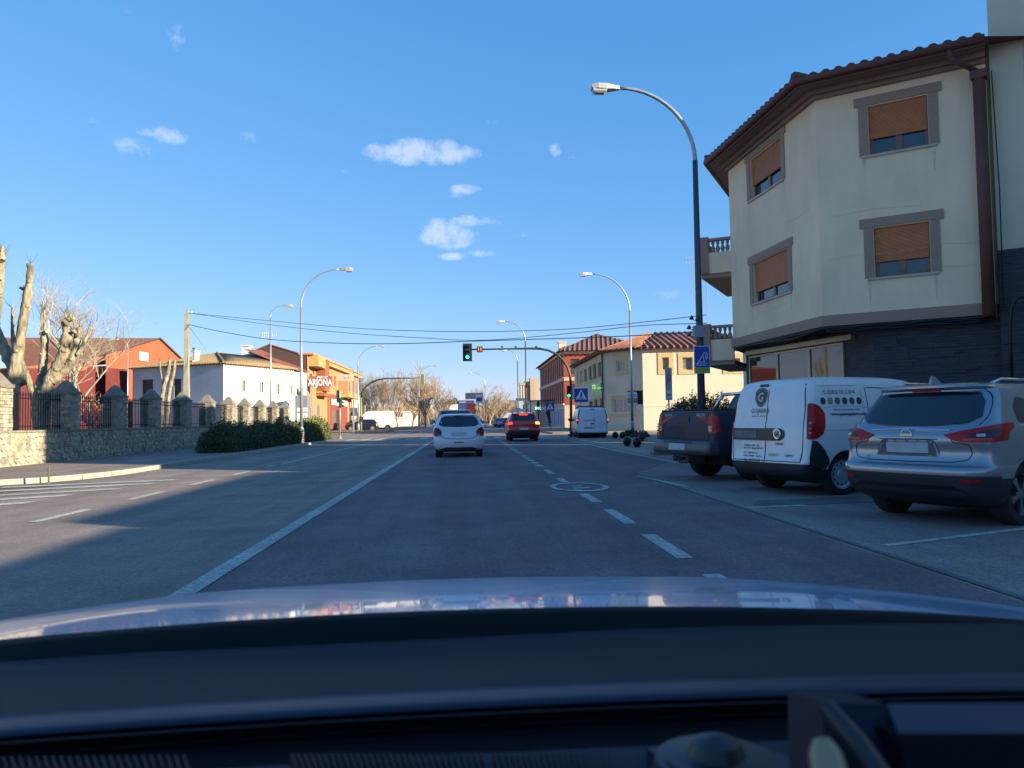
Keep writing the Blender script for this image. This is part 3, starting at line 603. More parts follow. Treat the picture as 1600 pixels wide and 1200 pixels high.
# brown gable block behind
t = Th('brown_gable_block', 'tall block with a dark brown sheet metal gable behind the white house', 'building', (-22, 104, 0))
BRN = M('brown_sheet', (.075, .040, .034), .6, .1, .15, 3, stretch=(14, 14, .2)); Yb = 97
pp = [P(385, 600, Yb), P(385, 554, Yb), P(421, 538.5, Yb), P(479, 556, Yb), P(480, 600, Yb)]
t.add(B().poly(pp), 'gable', BRN); t.add(B().poly([p+Vector((0, .05, 0)) for p in pp]).quad(pp[1], pp[1]+Vector((0, 40, 0)), pp[2]+Vector((0, 40, 0)), pp[2]).quad(pp[2], pp[2]+Vector((0, 34, 0)), pp[3]+Vector((0, 34, 0)), pp[3]), 'roof', M('roof_sheet', (.11, .05, .04), .7))
t.add(B().tube([pp[1], pp[2], pp[3]], .12, 6), 'verge', M('roof_sheet', (0, 0, 0)))
t.add(B().box(pp[0].x+.2, pp[4].x-.2, Yb+.2, Yb+30, 0, pp[1].z-.3), 'body', BRN)
ANT = M('aerial_metal', (.35, .36, .38), .4, .5)
def aerial(px, py0, py1, Y, label, sc=1.0):
    t = Th('tv_aerial', label, 'aerial', tuple(P(px, py1, Y)), 'television aerials on the roofs')
    p0, p1 = P(px, py1, Y), P(px, py0, Y); b = B().tube([p0, p1], .03, 5); t.add(b, 'mast', ANT)
    b = B().tube([p1+Vector((-.9*sc, 0, -.1)), p1+Vector((.9*sc, 0, .05))], .02, 4)
    for k in range(8): x = (-.85+.24*k)*sc; h = (.35-.03*k)*sc; b.tube([p1+Vector((x, 0, -h-.08)), p1+Vector((x, 0, h-.08))], .014, 4)
    t.add(b, 'array', ANT)
aerial(421, 522, 538, 97, 'tv aerial on the peak of the brown gable'); aerial(1085, 405, 470, 60, 'upper pale tv aerial seen beside the tall lamp pole', .8); aerial(1105, 434, 480, 58, 'small tv aerial between the two balconies', .7)
# bar / restaurant with sign ---------------------------------------
PEACH = M('peach_render', (.42, .215, .105), .85, 0, .07, .8, .15, 30, dirt=.08); PINK = M('pink_render', (.36, .2, .15), .85, 0, .06, 1); YEL = M('yellow_render', (.42, .26, .10), .85, 0, .06, 1); REDW = M('red_shop_wall', (.21, .05, .042), .8); ORB = M('orange_brick', (.23, .085, .035), .85, 0, .2, 8)
t = Th('orange_apartment_block', 'three storey orange and peach block with bay windows and a red shop front', 'building', (-19, 100, 0))
p0 = P(480.5, 640, 89).xy; p1 = P(561, 640, 131).xy; zE = 9.0
def U(px): return uof(px, 640, p0, p1).x
def Zt(px, py): return uof(px, py, p0, p1).z
hol = []; specs = [(483, 488, 570, 592, 0), (505, 512, 579, 598, 0), (489, 495, 652, 684, 1), (480.9, 482.5, 650, 672, 0), (530, 534, 610, 622, 0), (495, 501, 632, 664, 1)]
for (x0, x1, y0, y1, k) in [(484.5, 490, 577, 597, 0), (505.5, 513, 577, 595, 0), (516.5, 519.5, 582, 601, 0)]:
    hol.append((U(x0), U(x1), Zt((x0+x1)/2, y1), Zt((x0+x1)/2, y0)))
lo_ = [(U(484), U(488.5), Zt(486, 664), Zt(486, 636)), (U(495.5), U(501.5), .3, Zt(498, 632)), (U(516.8), U(521), 1.0, Zt(519, 640)), (U(525), U(532), .2, Zt(528, 640)), (U(498.8), U(500.4), Zt(499, 620), Zt(499, 615))]
_, mx = t.wall(PEACH, p0, p1, 0, zE, hol+lo_, .2)
for q in hol: fwin(t, mx, *q, WHITEF, GLASSCURT, None, 0, 1, shutter=(YEL, .35))
for q in lo_: fwin(t, mx, *q, WHITEF, GLASSCURT, None, 0, 1)
nrm = Vector((-(p1-p0).normalized().y, (p1-p0).normalized().x)); nrm = nrm if nrm.x < 0 else -nrm
t.add(B().prism([p0+nrm*.1+(p1-p0).normalized()*.02, p1+nrm*.3, p1+nrm*11, p0+nrm*11], 0, zE), 'body', BRN)
def wb_(b, nm, mt, sub=None): b.v = [mx @ v for v in b.v]; return t.add(b, nm, mt, sub)
wb_(B().box(-.1, U(561), -.7, 1.0, zE, zE+.22), 'roof_slab', PEACH); wb_(B().box(U(502), U(561), -.55, .0, zE-.5, zE-.02), 'cornice', YEL)
# bays
b1 = wb_(B().box(U(494), U(501), -1.1, 0, Zt(497, 612), zE-.3), 'bay', ORB)
wb_(B().box(U(482), U(494)-.05, -1.15, 0, zE-1.3, zE-.02), 'bay_canopy', YEL); wb_(B().box(U(494), U(516), -.7, 0, Zt(500, 611)-.3, Zt(500, 611)+.9), 'balcony', PEACH); wb_(B().box(U(494), U(506), -1.0, 0, Zt(500, 611)-.7, Zt(500, 611)-.32), 'balcony', ORB)
b2 = wb_(B().box(U(528.5), U(545), -1.35, 0, Zt(536, 617), zE-1.1), 'bay', PEACH); wb_(B().box(U(528.5), U(548), -1.5, 0, Zt(536, 622), Zt(536, 617)-.01), 'bay_slab', YEL)
for (x0, x1) in ((530, 532.5), (536.5, 540), (542, 543.5)): o = B().box(U(x0), U(x1), -1.39, -1.352, Zt(536, 613), Zt(536, 590)); o.v = [mx @ v for v in o.v]; t.add(o, 'window', ORB if x0 == 536.5 else GLASSCURT, b2)
wb_(B().box(U(522), U(524), -.08, -.01, Zt(523, 612), zE-1.4), 'shutter_strip', ORB)
wb_(B().box(U(515.5), U(540), -.15, -.01, 0, Zt(520, 617)), 'shop_wall', REDW); wb_(B().box(U(516), U(539.5), -.32, -.16, Zt(528, 634), Zt(528, 625)), 'shop_fascia', WHITE)
wb_(B().box(U(511.5), U(515), -.12, -.01, 0, Zt(512, 614)), 'pilaster', ORB); wb_(B().box(U(516.8), U(521), -.17, -.155, 1, Zt(519, 641)), 'shop_door', GLASSCURT); wb_(B().box(U(524), U(531), -.17, -.155, .2, Zt(528, 641)), 'shop_door', GLASS)
for x in (541, 545, 548.5): wb_(B().box(U(x), U(x)+.35, -1.3, -.9, 0, Zt(536, 622)), 'column', WHITE)
# hoardings facing the approaching traffic
sg = Th('bar_sign', 'red ARJONA sign board with pale letters on the orange block', 'sign', tuple(P(500, 594, 90)))
dz = frame(P(481, 594, 88.2).xy, P(519, 594, 88.9).xy)[0]; ln = frame(P(481, 594, 88.2).xy, P(519, 594, 88.9).xy)[1]; za, zb = P(500, 604, 88.5).z, P(500, 587.5, 88.5).z
bb = B().box(.1, ln, 0, .15, za, zb); bb.v = [dz @ v for v in bb.v]; brd = sg.add(bb, 'board', M('faded_red_sign', (.17, .045, .06), .6)); LET = M('pale_letters', (.55, .48, .47), .6)
sg.text('ARJONA', 1.05, LET, dz @ Matrix.Translation((ln/2, -.03, za+(zb-za)*.36)) @ FACE @ Matrix.Diagonal((.66, 1, 1, 1)), None, bold=.03); scrib(sg, dz, ln*.3, ln*.85, -.03, za+(zb-za)*.74, .3, LET)
sg = Th('hotel_sign', 'pale rectangular sign on two poles above the traffic signal at the left', 'sign', tuple(P(540, 590, 84)))
za, zb = P(541, 595, 84).z, P(541, 585, 84).z; xa, xb = P(528.5, 590, 84).x, P(552.5, 590, 84).x
sg.add(B().box(xa, xb, 84, 84.12, za, zb), 'board', M('cream_sign', (.45, .38, .30), .6)); scrib(sg, Matrix.Identity(4), xa+.5, xb-.4, 83.97, (za+zb)/2-.15, .3, M('grey_letters', (.35, .33, .33), .6))
sg.add(B().box(xb-.1, xb+.02, 84.13, 84.25, 0, zb+.5).box(xa, xa+.1, 84.13, 84.25, za, zb+.2), 'pole', GALV)
bd = Th('billboard', 'dark grey road sign seen from behind beside the bare trees at left', 'sign', tuple(P(552, 645, 92))); a_, c_ = P(547, 650, 92), P(558, 637, 92)
bd.add(B().box(a_.x, c_.x, 92, 92.1, a_.z, c_.z), 'board', M('sign_back', (.10, .13, .16), .5, .3)); bd.add(B().box(P(552, 640, 92).x-.05, P(552, 640, 92).x+.05, 91.85, 91.98, 0, a_.z+.5), 'post', GALV)
wd_ = Th('white_garage', 'low white garage with a barred gate behind the fence near the tall lamp', 'garage', tuple(P(455, 660, 84).xy)+(0,))
a_, c_ = P(461, 640, 82), P(479.5, 617.5, 82); wd_.add(B().box(a_.x, c_.x, 82, 84, 0, c_.z), 'wall', M('blue_grey_panel', (.16, .18, .21), .6)); wd_.add(B().box(P(464, 640, 80.5).x, P(479.5, 640, 80.5).x, 80.5, 80.7, 0, P(470, 637, 80.5).z), 'gate', WHITE)
for (x, z_, Y) in ((640, 644, 190), (627, 653, 175), (694, 633, 260)):
    tt = Th('far_white_shed', {640: 'small white roofed shed glimpsed behind the large bare tree', 627: 'low pale yard wall with graffiti beside the white van', 694: 'distant white roof line between the bare tree and the container truck'}[x], 'shed', tuple(P(x, 655, Y).xy)+(0,)); p = P(x, z_, Y); wdt = {640: 3.4, 627: 4.0, 694: 9}[x]
    tt.add(B().box(p.x-wdt/2, p.x+wdt/2, Y, Y+4, 0, p.z), 'wall', WHITE); tt.add(B().box(p.x-wdt/2-.2, p.x+wdt/2+.2, Y-.2, Y+4.2, p.z, p.z+.25), 'roof', M('pale_roof', (.6, .58, .55), .7))
# ================================================================== right: yellow framed house, red hotel, silos
CRM = M('pale_cream_render', (.58, .51, .39), .9, 0, .05, .5, .2, 30, dirt=.10); YFR = M('yellow_stone_frame', (.52, .42, .22), .85, 0, .08, 3); ORT = M('orange_ridge_tile', (.24, .10, .06), .75, 0, .25, 2); PIPE = M('dark_pipe', (.06, .035, .03), .6)
t = Th('yellow_framed_house', 'two storey cream house with yellow window surrounds and striped red hip roof', 'house', (15, 68, 0))
f0, f1, f2, f3 = Vector((12.3, 87)), Vector((12.1, 67.6)), Vector((14.9, 64.2)), Vector((27, 63.4)); zE = 7.0
def hole(p, q, x0, x1, y0, y1): m = (x0+x1)/2; return (uof(x0, y0, p, q).x, uof(x1, y0, p, q).x, uof(m, y1, p, q).z, uof(m, y0, p, q).z)
h1 = [hole(f0, f1, x, x+w_, a, b) for (x, w_, a, b) in ((902, 2.6, 582, 600), (907, 3.3, 580, 598.5), (913.2, 3.8, 576.5, 596.5), (920.2, 4.2, 573, 594.5), (927, 4.8, 568.5, 592), (934.5, 5, 566, 589), (921, 5, 627, 645), (929, 5, 624, 645), (937.5, 4, 622, 645))]
h1 = [q for q in h1 if q[1] > q[0]+.1]
_, mx = t.wall(CRM, f0, f1, 0, zE, h1, .25)
for q in h1: fwin(t, mx, *q, M('ochre_frame', (.32, .26, .12), .6), GLASS, YFR, .22, 0)
h2 = [hole(f1, f2, 963.5, 976, 563, 581), hole(f1, f2, 958, 989, 622.5, 646)]
_, mx = t.wall(CRM, f1, f2, 0, zE, h2, .3); fwin(t, mx, *h2[0], WHITEF, GLASSCURT, YFR, .3, 0); fwin(t, mx, *h2[1], WHITEF, GLASSCURT, YFR, .25, 1)
h3 = [hole(f2, f3, 1034.5, 1045, 558.5, 578), hole(f2, f3, 1066, 1082, 558.5, 578), hole(f2, f3, 1136, 1156, 560, 577)]
_, mx = t.wall(CRM, f2, f3, 0, zE, h3, .3)
for q in h3: fwin(t, mx, *q, M('yellow_frame', (.46, .34, .16), .7), GLASSCURT, M('yellow_frame', (.46, .34, .16), .7), .38, 0, .2)
t.add(B().prism([f0, f1+Vector((.35, .3)), f2+Vector((.1, .45)), f3+Vector((0, .35)), (27, 87)], 0, zE-.1), 'body', CRM)
hip_roof(t, [tuple(v) for v in (f1+Vector((-.5, -.3)), f2+Vector((-.3, -.55)), f3+Vector((.5, -.5)), Vector((27.5, 87.5)), f0+Vector((-.5, .3)))], [(17.8, 71.5, 9.2), (17.8, 71.5, 9.2), (22, 71.0, 9.2), (22, 82, 9.2), (17.4, 82, 9.2)], REDT, zE+.12, ORT, .55, .11)
t.add(B().prism([f1+Vector((-.45, -.25)), f2+Vector((-.25, -.5)), f3+Vector((.5, -.45)), f3+Vector((.5, .3)), f2+Vector((.2, .3)), f1+Vector((.3, .2)), f0+Vector((.3, 0)), f0+Vector((-.45, 0))], zE-.02, zE+.14), 'eave', EAVE)
t.add(B().tube([f1.to_3d()+Vector((-.08, -.1, zE)), f1.to_3d()+Vector((-.08, -.1, .1))], .07, 6), 'downpipe', PIPE); t.add(B().tube([P(898.5, 572, 86), P(901, 580, 86)], .06, 5), 'gutter', PIPE)
bl = B(); bmx = frame(f2, f3)[0]; bl.box(0, 12, -.04, 0, 2.1, 2.25); bl.v = [bmx @ v for v in bl.v]; t.add(bl, 'string_course', CRM)
bl = B(); bmx = frame(f1, f2)[0]; bl.box(0, 4.3, -.06, 0, 1.55, 1.72); bl.v = [bmx @ v for v in bl.v]; t.add(bl, 'string_course', CRM)
gs = Th('green_shop_sign', 'dark green rectangular shop sign hung on the cream street front', 'sign', tuple(P(932, 605, 66))); a_, c_ = P(923, 611, 66), P(942.5, 598.5, 66.3)
gs.add(B().box(a_.x, c_.x, 66, 66.2, a_.z, c_.z).box(a_.x, c_.x, 65.97, 66.2, a_.z-.12, a_.z-.02), 'board', M('green_sign', (.012, .13, .05), .5)); scrib(gs, Matrix.Identity(4), a_.x+.12, a_.x+.4, 65.95, c_.z-.3, .12, WHITE); scrib(gs, Matrix.Identity(4), a_.x+.12, c_.x-.1, 65.95, a_.z+.2, .09, WHITE)
# red hotel ---------------------------------------------------------
REDSHADE = M('red_render_shade', (.24, .028, .022), .85, 0, .1, 1); REDSUN = M('red_render_sun', (.36, .075, .035), .85, 0, .08, 1); BEIGE = M('beige_band', (.62, .47, .33), .85); BLUE = M('blue_shutter', (.04, .09, .38), .5)  # red street wall darkened for shade, end wall warmed for sun
t = Th('red_hotel', 'three storey red house with beige bands and tall narrow windows', 'building', (16, 110, 0))
r0, r1, r2 = Vector((12.9, 134)), Vector((12.75, 100)), Vector((24, 98)); zE = 10.0
hs_ = []; x = 1.2
while x < 33: hs_ += [(x, x+1.1, 6.9, 9.1), (x, x+1.1, 3.6, 5.9)]; x += 2.55
_, mx = t.wall(REDSHADE, r0, r1, 2.95, zE, hs_, .25)
DRKF = M('dark_window_frame', (.05, .03, .03), .5)
for q in hs_: fwin(t, mx, *q, DRKF, GLASS, None, 0, 0)
b = B(); x = .1
while x < 33.9: b.box(x, x+.40, -.05, 0, 3.2, zE-.3); x += 2.55
wb2 = B().box(0, 34, -.2, .0, 6.15, 6.6).box(0, 34, -.2, 0, 2.95, 3.2).box(0, 34, -.35, .02, zE-.3, zE)
for bb in (b, wb2): bb.v = [mx @ v for v in bb.v]
t.add(b, 'pilasters', BEIGE); t.add(wb2, 'bands', BEIGE)
hg = []; x = 1.0
while x < 33: hg.append((x, x+1.5, .2, 2.5)); x += 2.55
_, mx = t.wall(WHITE, r0, r1, 0, 2.94, hg, .25)
for q in hg: fwin(t, mx, *q, BLUE, GLASS, M('white_blue_tile', (.55, .62, .78), .5), .12, 1)
h3 = [(.9, 2.0, 7, 9), (3.4, 4.5, 7, 9), (.9, 2.0, 3.7, 5.7)]
_, mx = t.wall(REDSUN, r1, r2, 0, zE, h3, .2)
for q in h3: fwin(t, mx, *q, DRKF, GLASS)
wb2 = B().box(0, 11, -.1, 0, 6.15, 6.6).box(0, 11, -.3, 0, zE-.35, zE).box(0, 11, -.05, 0, 0, 2.95); wb2.v = [mx @ v for v in wb2.v]; t.add(wb2, 'bands', BEIGE)
t.add(B().prism([r0+Vector((.35, 0)), r1+Vector((.35, .35)), r2+Vector((0, .3)), (24, 134)], 0, zE-.05), 'body', REDSHADE)
hip_roof(t, [(12.1, 99.3), (24.5, 97.3), (24.5, 134.5), (12.2, 134.5)], [(18.2, 106, 12.9), (18.2, 106, 12.9), (18.2, 128, 12.9), (18.2, 128, 12.9)], M('brown_tile', (.20, .12, .08), .8), zE+.05, REDT, .6, .1)  # plain brown base tile under red ribs
o = chim(t, 878, 536, 547, 104, .9, BEIGE)
# balcony-less gantry, small corner kiosk
si = Th('grain_silos', 'cluster of pale concrete grain silos far behind the lamp poles', 'silo', (36, 420, 0)); CC = M('silo_concrete', (.36, .28, .20), .9, 0, .06, .1)
def pb(T, x0, x1, y0, y1, Y, dep, nm, mat, zb=None):
    a_, c_ = P(x0, y1, Y), P(x1, y0, Y); return T.add(B().box(a_.x, c_.x, Y, Y+dep, 0 if zb is None else a_.z, c_.z), nm, mat)
for k in range(5): a_ = P(813.5+4*k, 600, 420); si.add(B().lathe([(1.42*.5+.0, 0), (.71, P(815, 602, 420).z)], 12).move((a_.x, 420, 0)), 'silo_cell', CC, None, True)
pb(si, 811.5, 828, 597.5, 602, 419, 4, 'head_house', CC, 1); pb(si, 815, 828, 596, 597.8, 420, 3, 'head_house', CC, 1); pb(si, 828.5, 841.5, 590.5, 640, 422, 5, 'tower', CC)
o = pb(si, 829, 835, 591, 640, 418, 3, 'stair_tower', CC)
for (x0, x1, y0, y1, Y, mt, lb) in ((795, 806, 629, 650, 260, M('old_brick', (.22, .10, .08), .9), 'small dark red house with grey roof left of the silos'), (808, 820, 626, 652, 250, M('steel_panel', (.30, .36, .42), .5), 'blue grey glazed shed below the silos'), (820, 835, 631, 652, 240, M('dark_panel', (.06, .08, .11), .5), 'dark glazed shed front below the silo tower'), (836, 849, 634, 655, 150, WHITE, 'bright white wall lit by sun beside the far green signal'), (783, 850, 644, 655, 230, M('steel_panel', (0, 0, 0)), 'long low grey warehouse far down the road'), (690, 716, 637, 652, 320, M('old_brick', (0, 0, 0)), 'far low brick warehouse left of the container truck')):
    tt = Th('far_building', lb, 'building', tuple(P(x0, 655, Y).xy)+(0,)); pb(tt, x0, x1, y0, y1, Y, 8, 'wall', mt); a_, c_ = P(x0, y0, Y), P(x1, y0, Y); tt.add(B().poly([(a_.x-.3, Y-.3, a_.z), (c_.x+.3, Y-.3, a_.z), (c_.x+.3, Y+4, a_.z+.9), (a_.x-.3, Y+4, a_.z+.9)]), 'roof', GALVD)
pl = Th('painted_gable', 'pale cream side wall with a small arched top right of the far signal', 'wall', tuple(P(842, 650, 118).xy)+(0,)); pb(pl, 838, 852, 640, 668, 118, 3, 'wall', CRM)
# ================================================================== stone wall with pillars and railings
STN = [M('wall_stone_%s' % k, c, .9, 0, .22, 7, .6, 30) for k, c in (('pale', (.40, .35, .26)), ('grey', (.31, .28, .22)), ('ochre', (.36, .29, .19)), ('dark', (.22, .195, .155)))]
MORT = M('mortar', (.30, .26, .19), .95, 0, .15, 8, .4, 40)
sw = Th('stone_wall', 'low rubble stone wall along the left pavement carrying pillars and railings', 'wall', (-13.3, 24, 0))
WY0, WY1 = 12.0, 57.0; WX = lambda y: -13.15-.02*(y-30)*0
WT = 1.08
sw.add(B().box(-13.75, -13.22, WY0, WY1, 0, WT), 'wall_core', MORT)
sw.add(B().box(-13.78, -13.17, WY0, WY1, WT, WT+.06), 'coping', M('coping_stone', (.22, .20, .16), .9, 0, .2, 4))
# rubble by clipped cells
def cells(w_, h_, nx, ny, seed):
    rnd = random.Random(seed); pts = {}
    for i in range(-1, nx+1):
        for j in range(-1, ny+1): pts[(i, j)] = Vector(((i+.5+(.25 if j % 2 else -.25)+rnd.uniform(-.33, .33))*w_/nx, (j+.5+rnd.uniform(-.33, .33))*h_/ny))
    out = []
    for (i, j), p in pts.items():
        if not (0 <= i < nx and 0 <= j < ny): continue
        poly = [Vector((0, 0)), Vector((w_, 0)), Vector((w_, h_)), Vector((0, h_))]
        for a in range(-2, 3):
            for b_ in range(-2, 3):
                q = pts.get((i+a, j+b_))
                if q is None or (a == 0 and b_ == 0): continue
                m = (p+q)/2; n = (q-p).normalized(); m = m-n*.011; new = []
                for k in range(len(poly)):
                    u, v = poly[k], poly[(k+1) % len(poly)]; du, dv = (u-m).dot(n), (v-m).dot(n)
                    if du <= 0: new.append(u)
                    if (du < 0 < dv) or (dv < 0 < du): new.append(u+(v-u)*(du/(du-dv)))
                poly = new
                if len(poly) < 3: break
            if len(poly) < 3: break
        if len(poly) >= 3: out.append(poly)
    return out
def stone(poly, T):                                    # T maps (u, v, out) -> world
    c = sum(poly, Vector((0, 0)))/len(poly); pr_ = random.uniform(.02, .055); b = B(); n = len(poly)
    for (k, dd) in ((1.0, -.02), (.97, pr_*.6), (.80, pr_)):
        for p in poly: q = c+(p-c)*k; b.v.append(T(q.x, q.y, dd))
    for r in range(2):
        for i in range(n): j = (i+1) % n; b.f.append((r*n+i, r*n+j, (r+1)*n+j, (r+1)*n+i))
    b.f.append(tuple(2*n+i for i in range(n))); return b
cl = cells(WY1-WY0, WT-.01, 205, 6, 4)
cl.sort(key=lambda p: abs(p[0].x+WY0-27)); TW = lambda u, v, d: Vector((-13.22+d, WY0+u, v)); rest = [B() for _ in STN]; nst = 0
cl.sort(key=lambda p: (not (20.5 < p[0].x+WY0 < 48), p[0].x))
for i, poly in enumerate(cl):
    s_ = stone(poly, TW); mi = random.choices(range(4), (4, 3, 2, 1.2))[0]
    if i < 298: sw.add(s_, 'stone', STN[mi])
    else: rest[mi].add(s_)
for k, r in enumerate(rest):
    if r.v: stuff(sw.add(r, 'rubble_stones', STN[k]))
PCAP = M('pillar_cap', (.17, .155, .13), .9, 0, .2, 6, .5, 30)
IRON = M('black_iron', (.015, .015, .017), .5, .4)
py_ = [22.9, 25.6, 28.7, 31.7, 34.9, 38.2, 41.4, 44.6, 47.8, 51.0, 54.2]
for i, pxp in enumerate([-8, 103, 180, 236, 285, 324, 357, 382, 406, 427, 445]): # pillar depth from its column in the picture
    d = ray(pxp, 640); py_[i] = CAM.y+d.y*(-13.5/d.x)
print('PILLARS', [round(v, 1) for v in py_])
plab = ['first stone pillar at the left edge, fully sunlit', 'nearest shaded stone pillar with pointed cap, left of the low shed', 'shaded stone pillar before the low shed wall', 'shaded stone pillar before the dark garage door of the white house', 'shaded stone pillar directly beneath the utility pole', 'shaded stone pillar before the shaded house end, last in shade', 'first sunlit stone pillar of the far row', 'second sunlit stone pillar of the far row', 'third sunlit stone pillar of the far row', 'fourth sunlit stone pillar of the far row', 'last sunlit stone pillar before the tall lamp']
CRS = []
for i, y in enumerate(py_):
    t = Th('stone_pillar', plab[i], 'pillar', (-13.5, y, WT), 'stone pillars on the rubble wall'); hw = .31
    H_ = 1.62 if i else 1.7; z0 = WT+.06; t.add(B().box(-13.5-hw+.03, -13.5+hw-.03, y-hw+.03, y+hw-.03, z0, z0+H_-.45), 'core', MORT)
    z = z0; cs = [B(), B(), B(), B()]
    while z < z0+H_-.47:
        h = random.uniform(.07, .13); h = min(h, z0+H_-.45-z)
        for (ax, s) in ((0, -1), (1, 1), (1, -1), (0, 1)):
            u = -hw
            while u < hw-.01:
                l_ = min(random.uniform(.12, .34), hw-u); e = random.uniform(0, .03); mi = random.choices(range(4), (1, 5, 1, 2))[0]
                if ax == 0: cs[mi].box(-13.5+u+.006, -13.5+u+l_-.006, y+s*(hw-.04), y+s*(hw+e), z+.006, z+h-.006) if s > 0 else cs[mi].box(-13.5+u+.006, -13.5+u+l_-.006, y-hw-e, y-hw+.04, z+.006, z+h-.006)
                else: cs[mi].box(-13.5+hw-.04, -13.5+hw+e, y+u+.006, y+u+l_-.006, z+.006, z+h-.006) if s > 0 else cs[mi].box(-13.5-hw-e, -13.5-hw+.04, y+u+.006, y+u+l_-.006, z+.006, z+h-.006)
                u += l_
        z += h
    for k, c_ in enumerate(cs): stuff(t.add(c_, 'coursed_stones', STN[k]))
    zc = z0+H_-.45; b = B().box(-13.5-hw-.04, -13.5+hw+.04, y-hw-.04, y+hw+.04, zc, zc+.09)
    n = len(b.v); r = hw+.0; b.v += [Vector((-13.5+sx*r, y+sy*r, zc+.09)) for sx, sy in ((-1, -1), (1, -1), (1, 1), (-1, 1))]+[Vector((-13.5+sx*.1, y+sy*.1, zc+.42)) for sx, sy in ((-1, -1), (1, -1), (1, 1), (-1, 1))]+[Vector((-13.5, y, zc+.5))]
    b.f += [(n, n+1, n+5, n+4), (n+1, n+2, n+6, n+5), (n+2, n+3, n+7, n+6), (n+3, n, n+4, n+7)]+[(n+4+k, n+4+(k+1) % 4, n+8) for k in range(4)]
    t.add(b, 'cap', PCAP)
rme = None
for i in range(len(py_)-1):
    y0, y1 = py_[i]+.33, py_[i+1]-.33
    t = Th('iron_railing', 'black iron railing panel between the %s and %s stone pillar from the left edge' % (['first', 'second', 'third', 'fourth', 'fifth', 'sixth', 'seventh', 'eighth', 'ninth', 'tenth'][i], ['second', 'third', 'fourth', 'fifth', 'sixth', 'seventh', 'eighth', 'ninth', 'tenth', 'eleventh'][i]), 'railing', (-13.5, y0, WT), 'iron railings between the stone pillars')
    for z in (WT+.16, WT+1.02): t.add(B().box(-13.52, -13.48, y0, y1, z, z+.035), 'rail', IRON)
    n = max(4, int((y1-y0)/.14))
    for k in range(n):
        y = y0+(y1-y0)*(k+.5)/n
        if rme is None: b = B().box(-.011, .011, -.011, .011, .06, 1.14); m_ = len(b.v); b.v += [Vector((-.02, -.02, 1.14)), Vector((.02, -.02, 1.14)), Vector((.02, .02, 1.14)), Vector((-.02, .02, 1.14)), Vector((0, 0, 1.27))]; b.f += [(m_, m_+1, m_+4), (m_+1, m_+2, m_+4), (m_+2, m_+3, m_+4), (m_+3, m_, m_+4)]; rme = mesh_obj('bar', b.v, b.f, IRON, t.o); rme.matrix_basis = Matrix.Translation((0, y-y0, 0)); rme = rme.data
        else: share('bar', rme, t.o, Matrix.Translation((0, y-y0, 0)))
yard = struct(sheet('yard_ground', [(-13.75, 20), (-13.75, 57), (-17, 82), (-60, 82), (-60, 14)], .15, asphalt('dry_yard', .20, (1, .9, .66))))
# ================================================================== vegetation
BARK = M('pale_bark', (.19, .155, .10), .9, 0, .3, 7, 1.0, 7, dirt=.6, col2=(.40, .35, .24), stretch=(1, 1, .45), bdist=.09); CUT = M('cut_wood', (.50, .40, .24), .8); TWIG = M('twig_bark', (.13, .095, .06), .9, 0, .25, 3); TWIGP = M('pale_twig_bark', (.34, .29, .22), .9, 0, .25, 3)
def limb(b, pts, r0, r1, seg=10, sub=5, jit=.03):
    out = []; rr_ = []; n = len(pts)
    for i in range(n-1):
        for k in range(sub):
            f = k/sub; p0 = pts[max(i-1, 0)]; p1 = pts[i]; p2 = pts[i+1]; p3 = pts[min(i+2, n-1)]
            q = .5*((2*p1)+(p2-p0)*f+(2*p0-5*p1+4*p2-p3)*f*f+(3*p1-p0-3*p2+p3)*f**3); g_ = (i+f)/(n-1)
            out.append(q+Vector((random.uniform(-1, 1), random.uniform(-1, 1), 0))*jit*(r0+(r1-r0)*g_)); rr_.append((r0+(r1-r0)*g_)*random.uniform(.84, 1.17))
    out.append(pts[-1]); rr_.append(r1); b.tube(out, rr_, seg); return out
def knobs(T, b, p, r, n):
    for _ in range(n):
        d = Vector((random.uniform(-1, 1), random.uniform(-1, .2), random.uniform(-.1, 1))).normalized(); b.tube([p, p+d*r*1.3], [r*.55, r*.42], 8)
        c_ = B().tube([p+d*r*1.3, p+d*r*1.32], [r*.42, r*.40], 8); T.add(c_, 'cut_face', CUT)
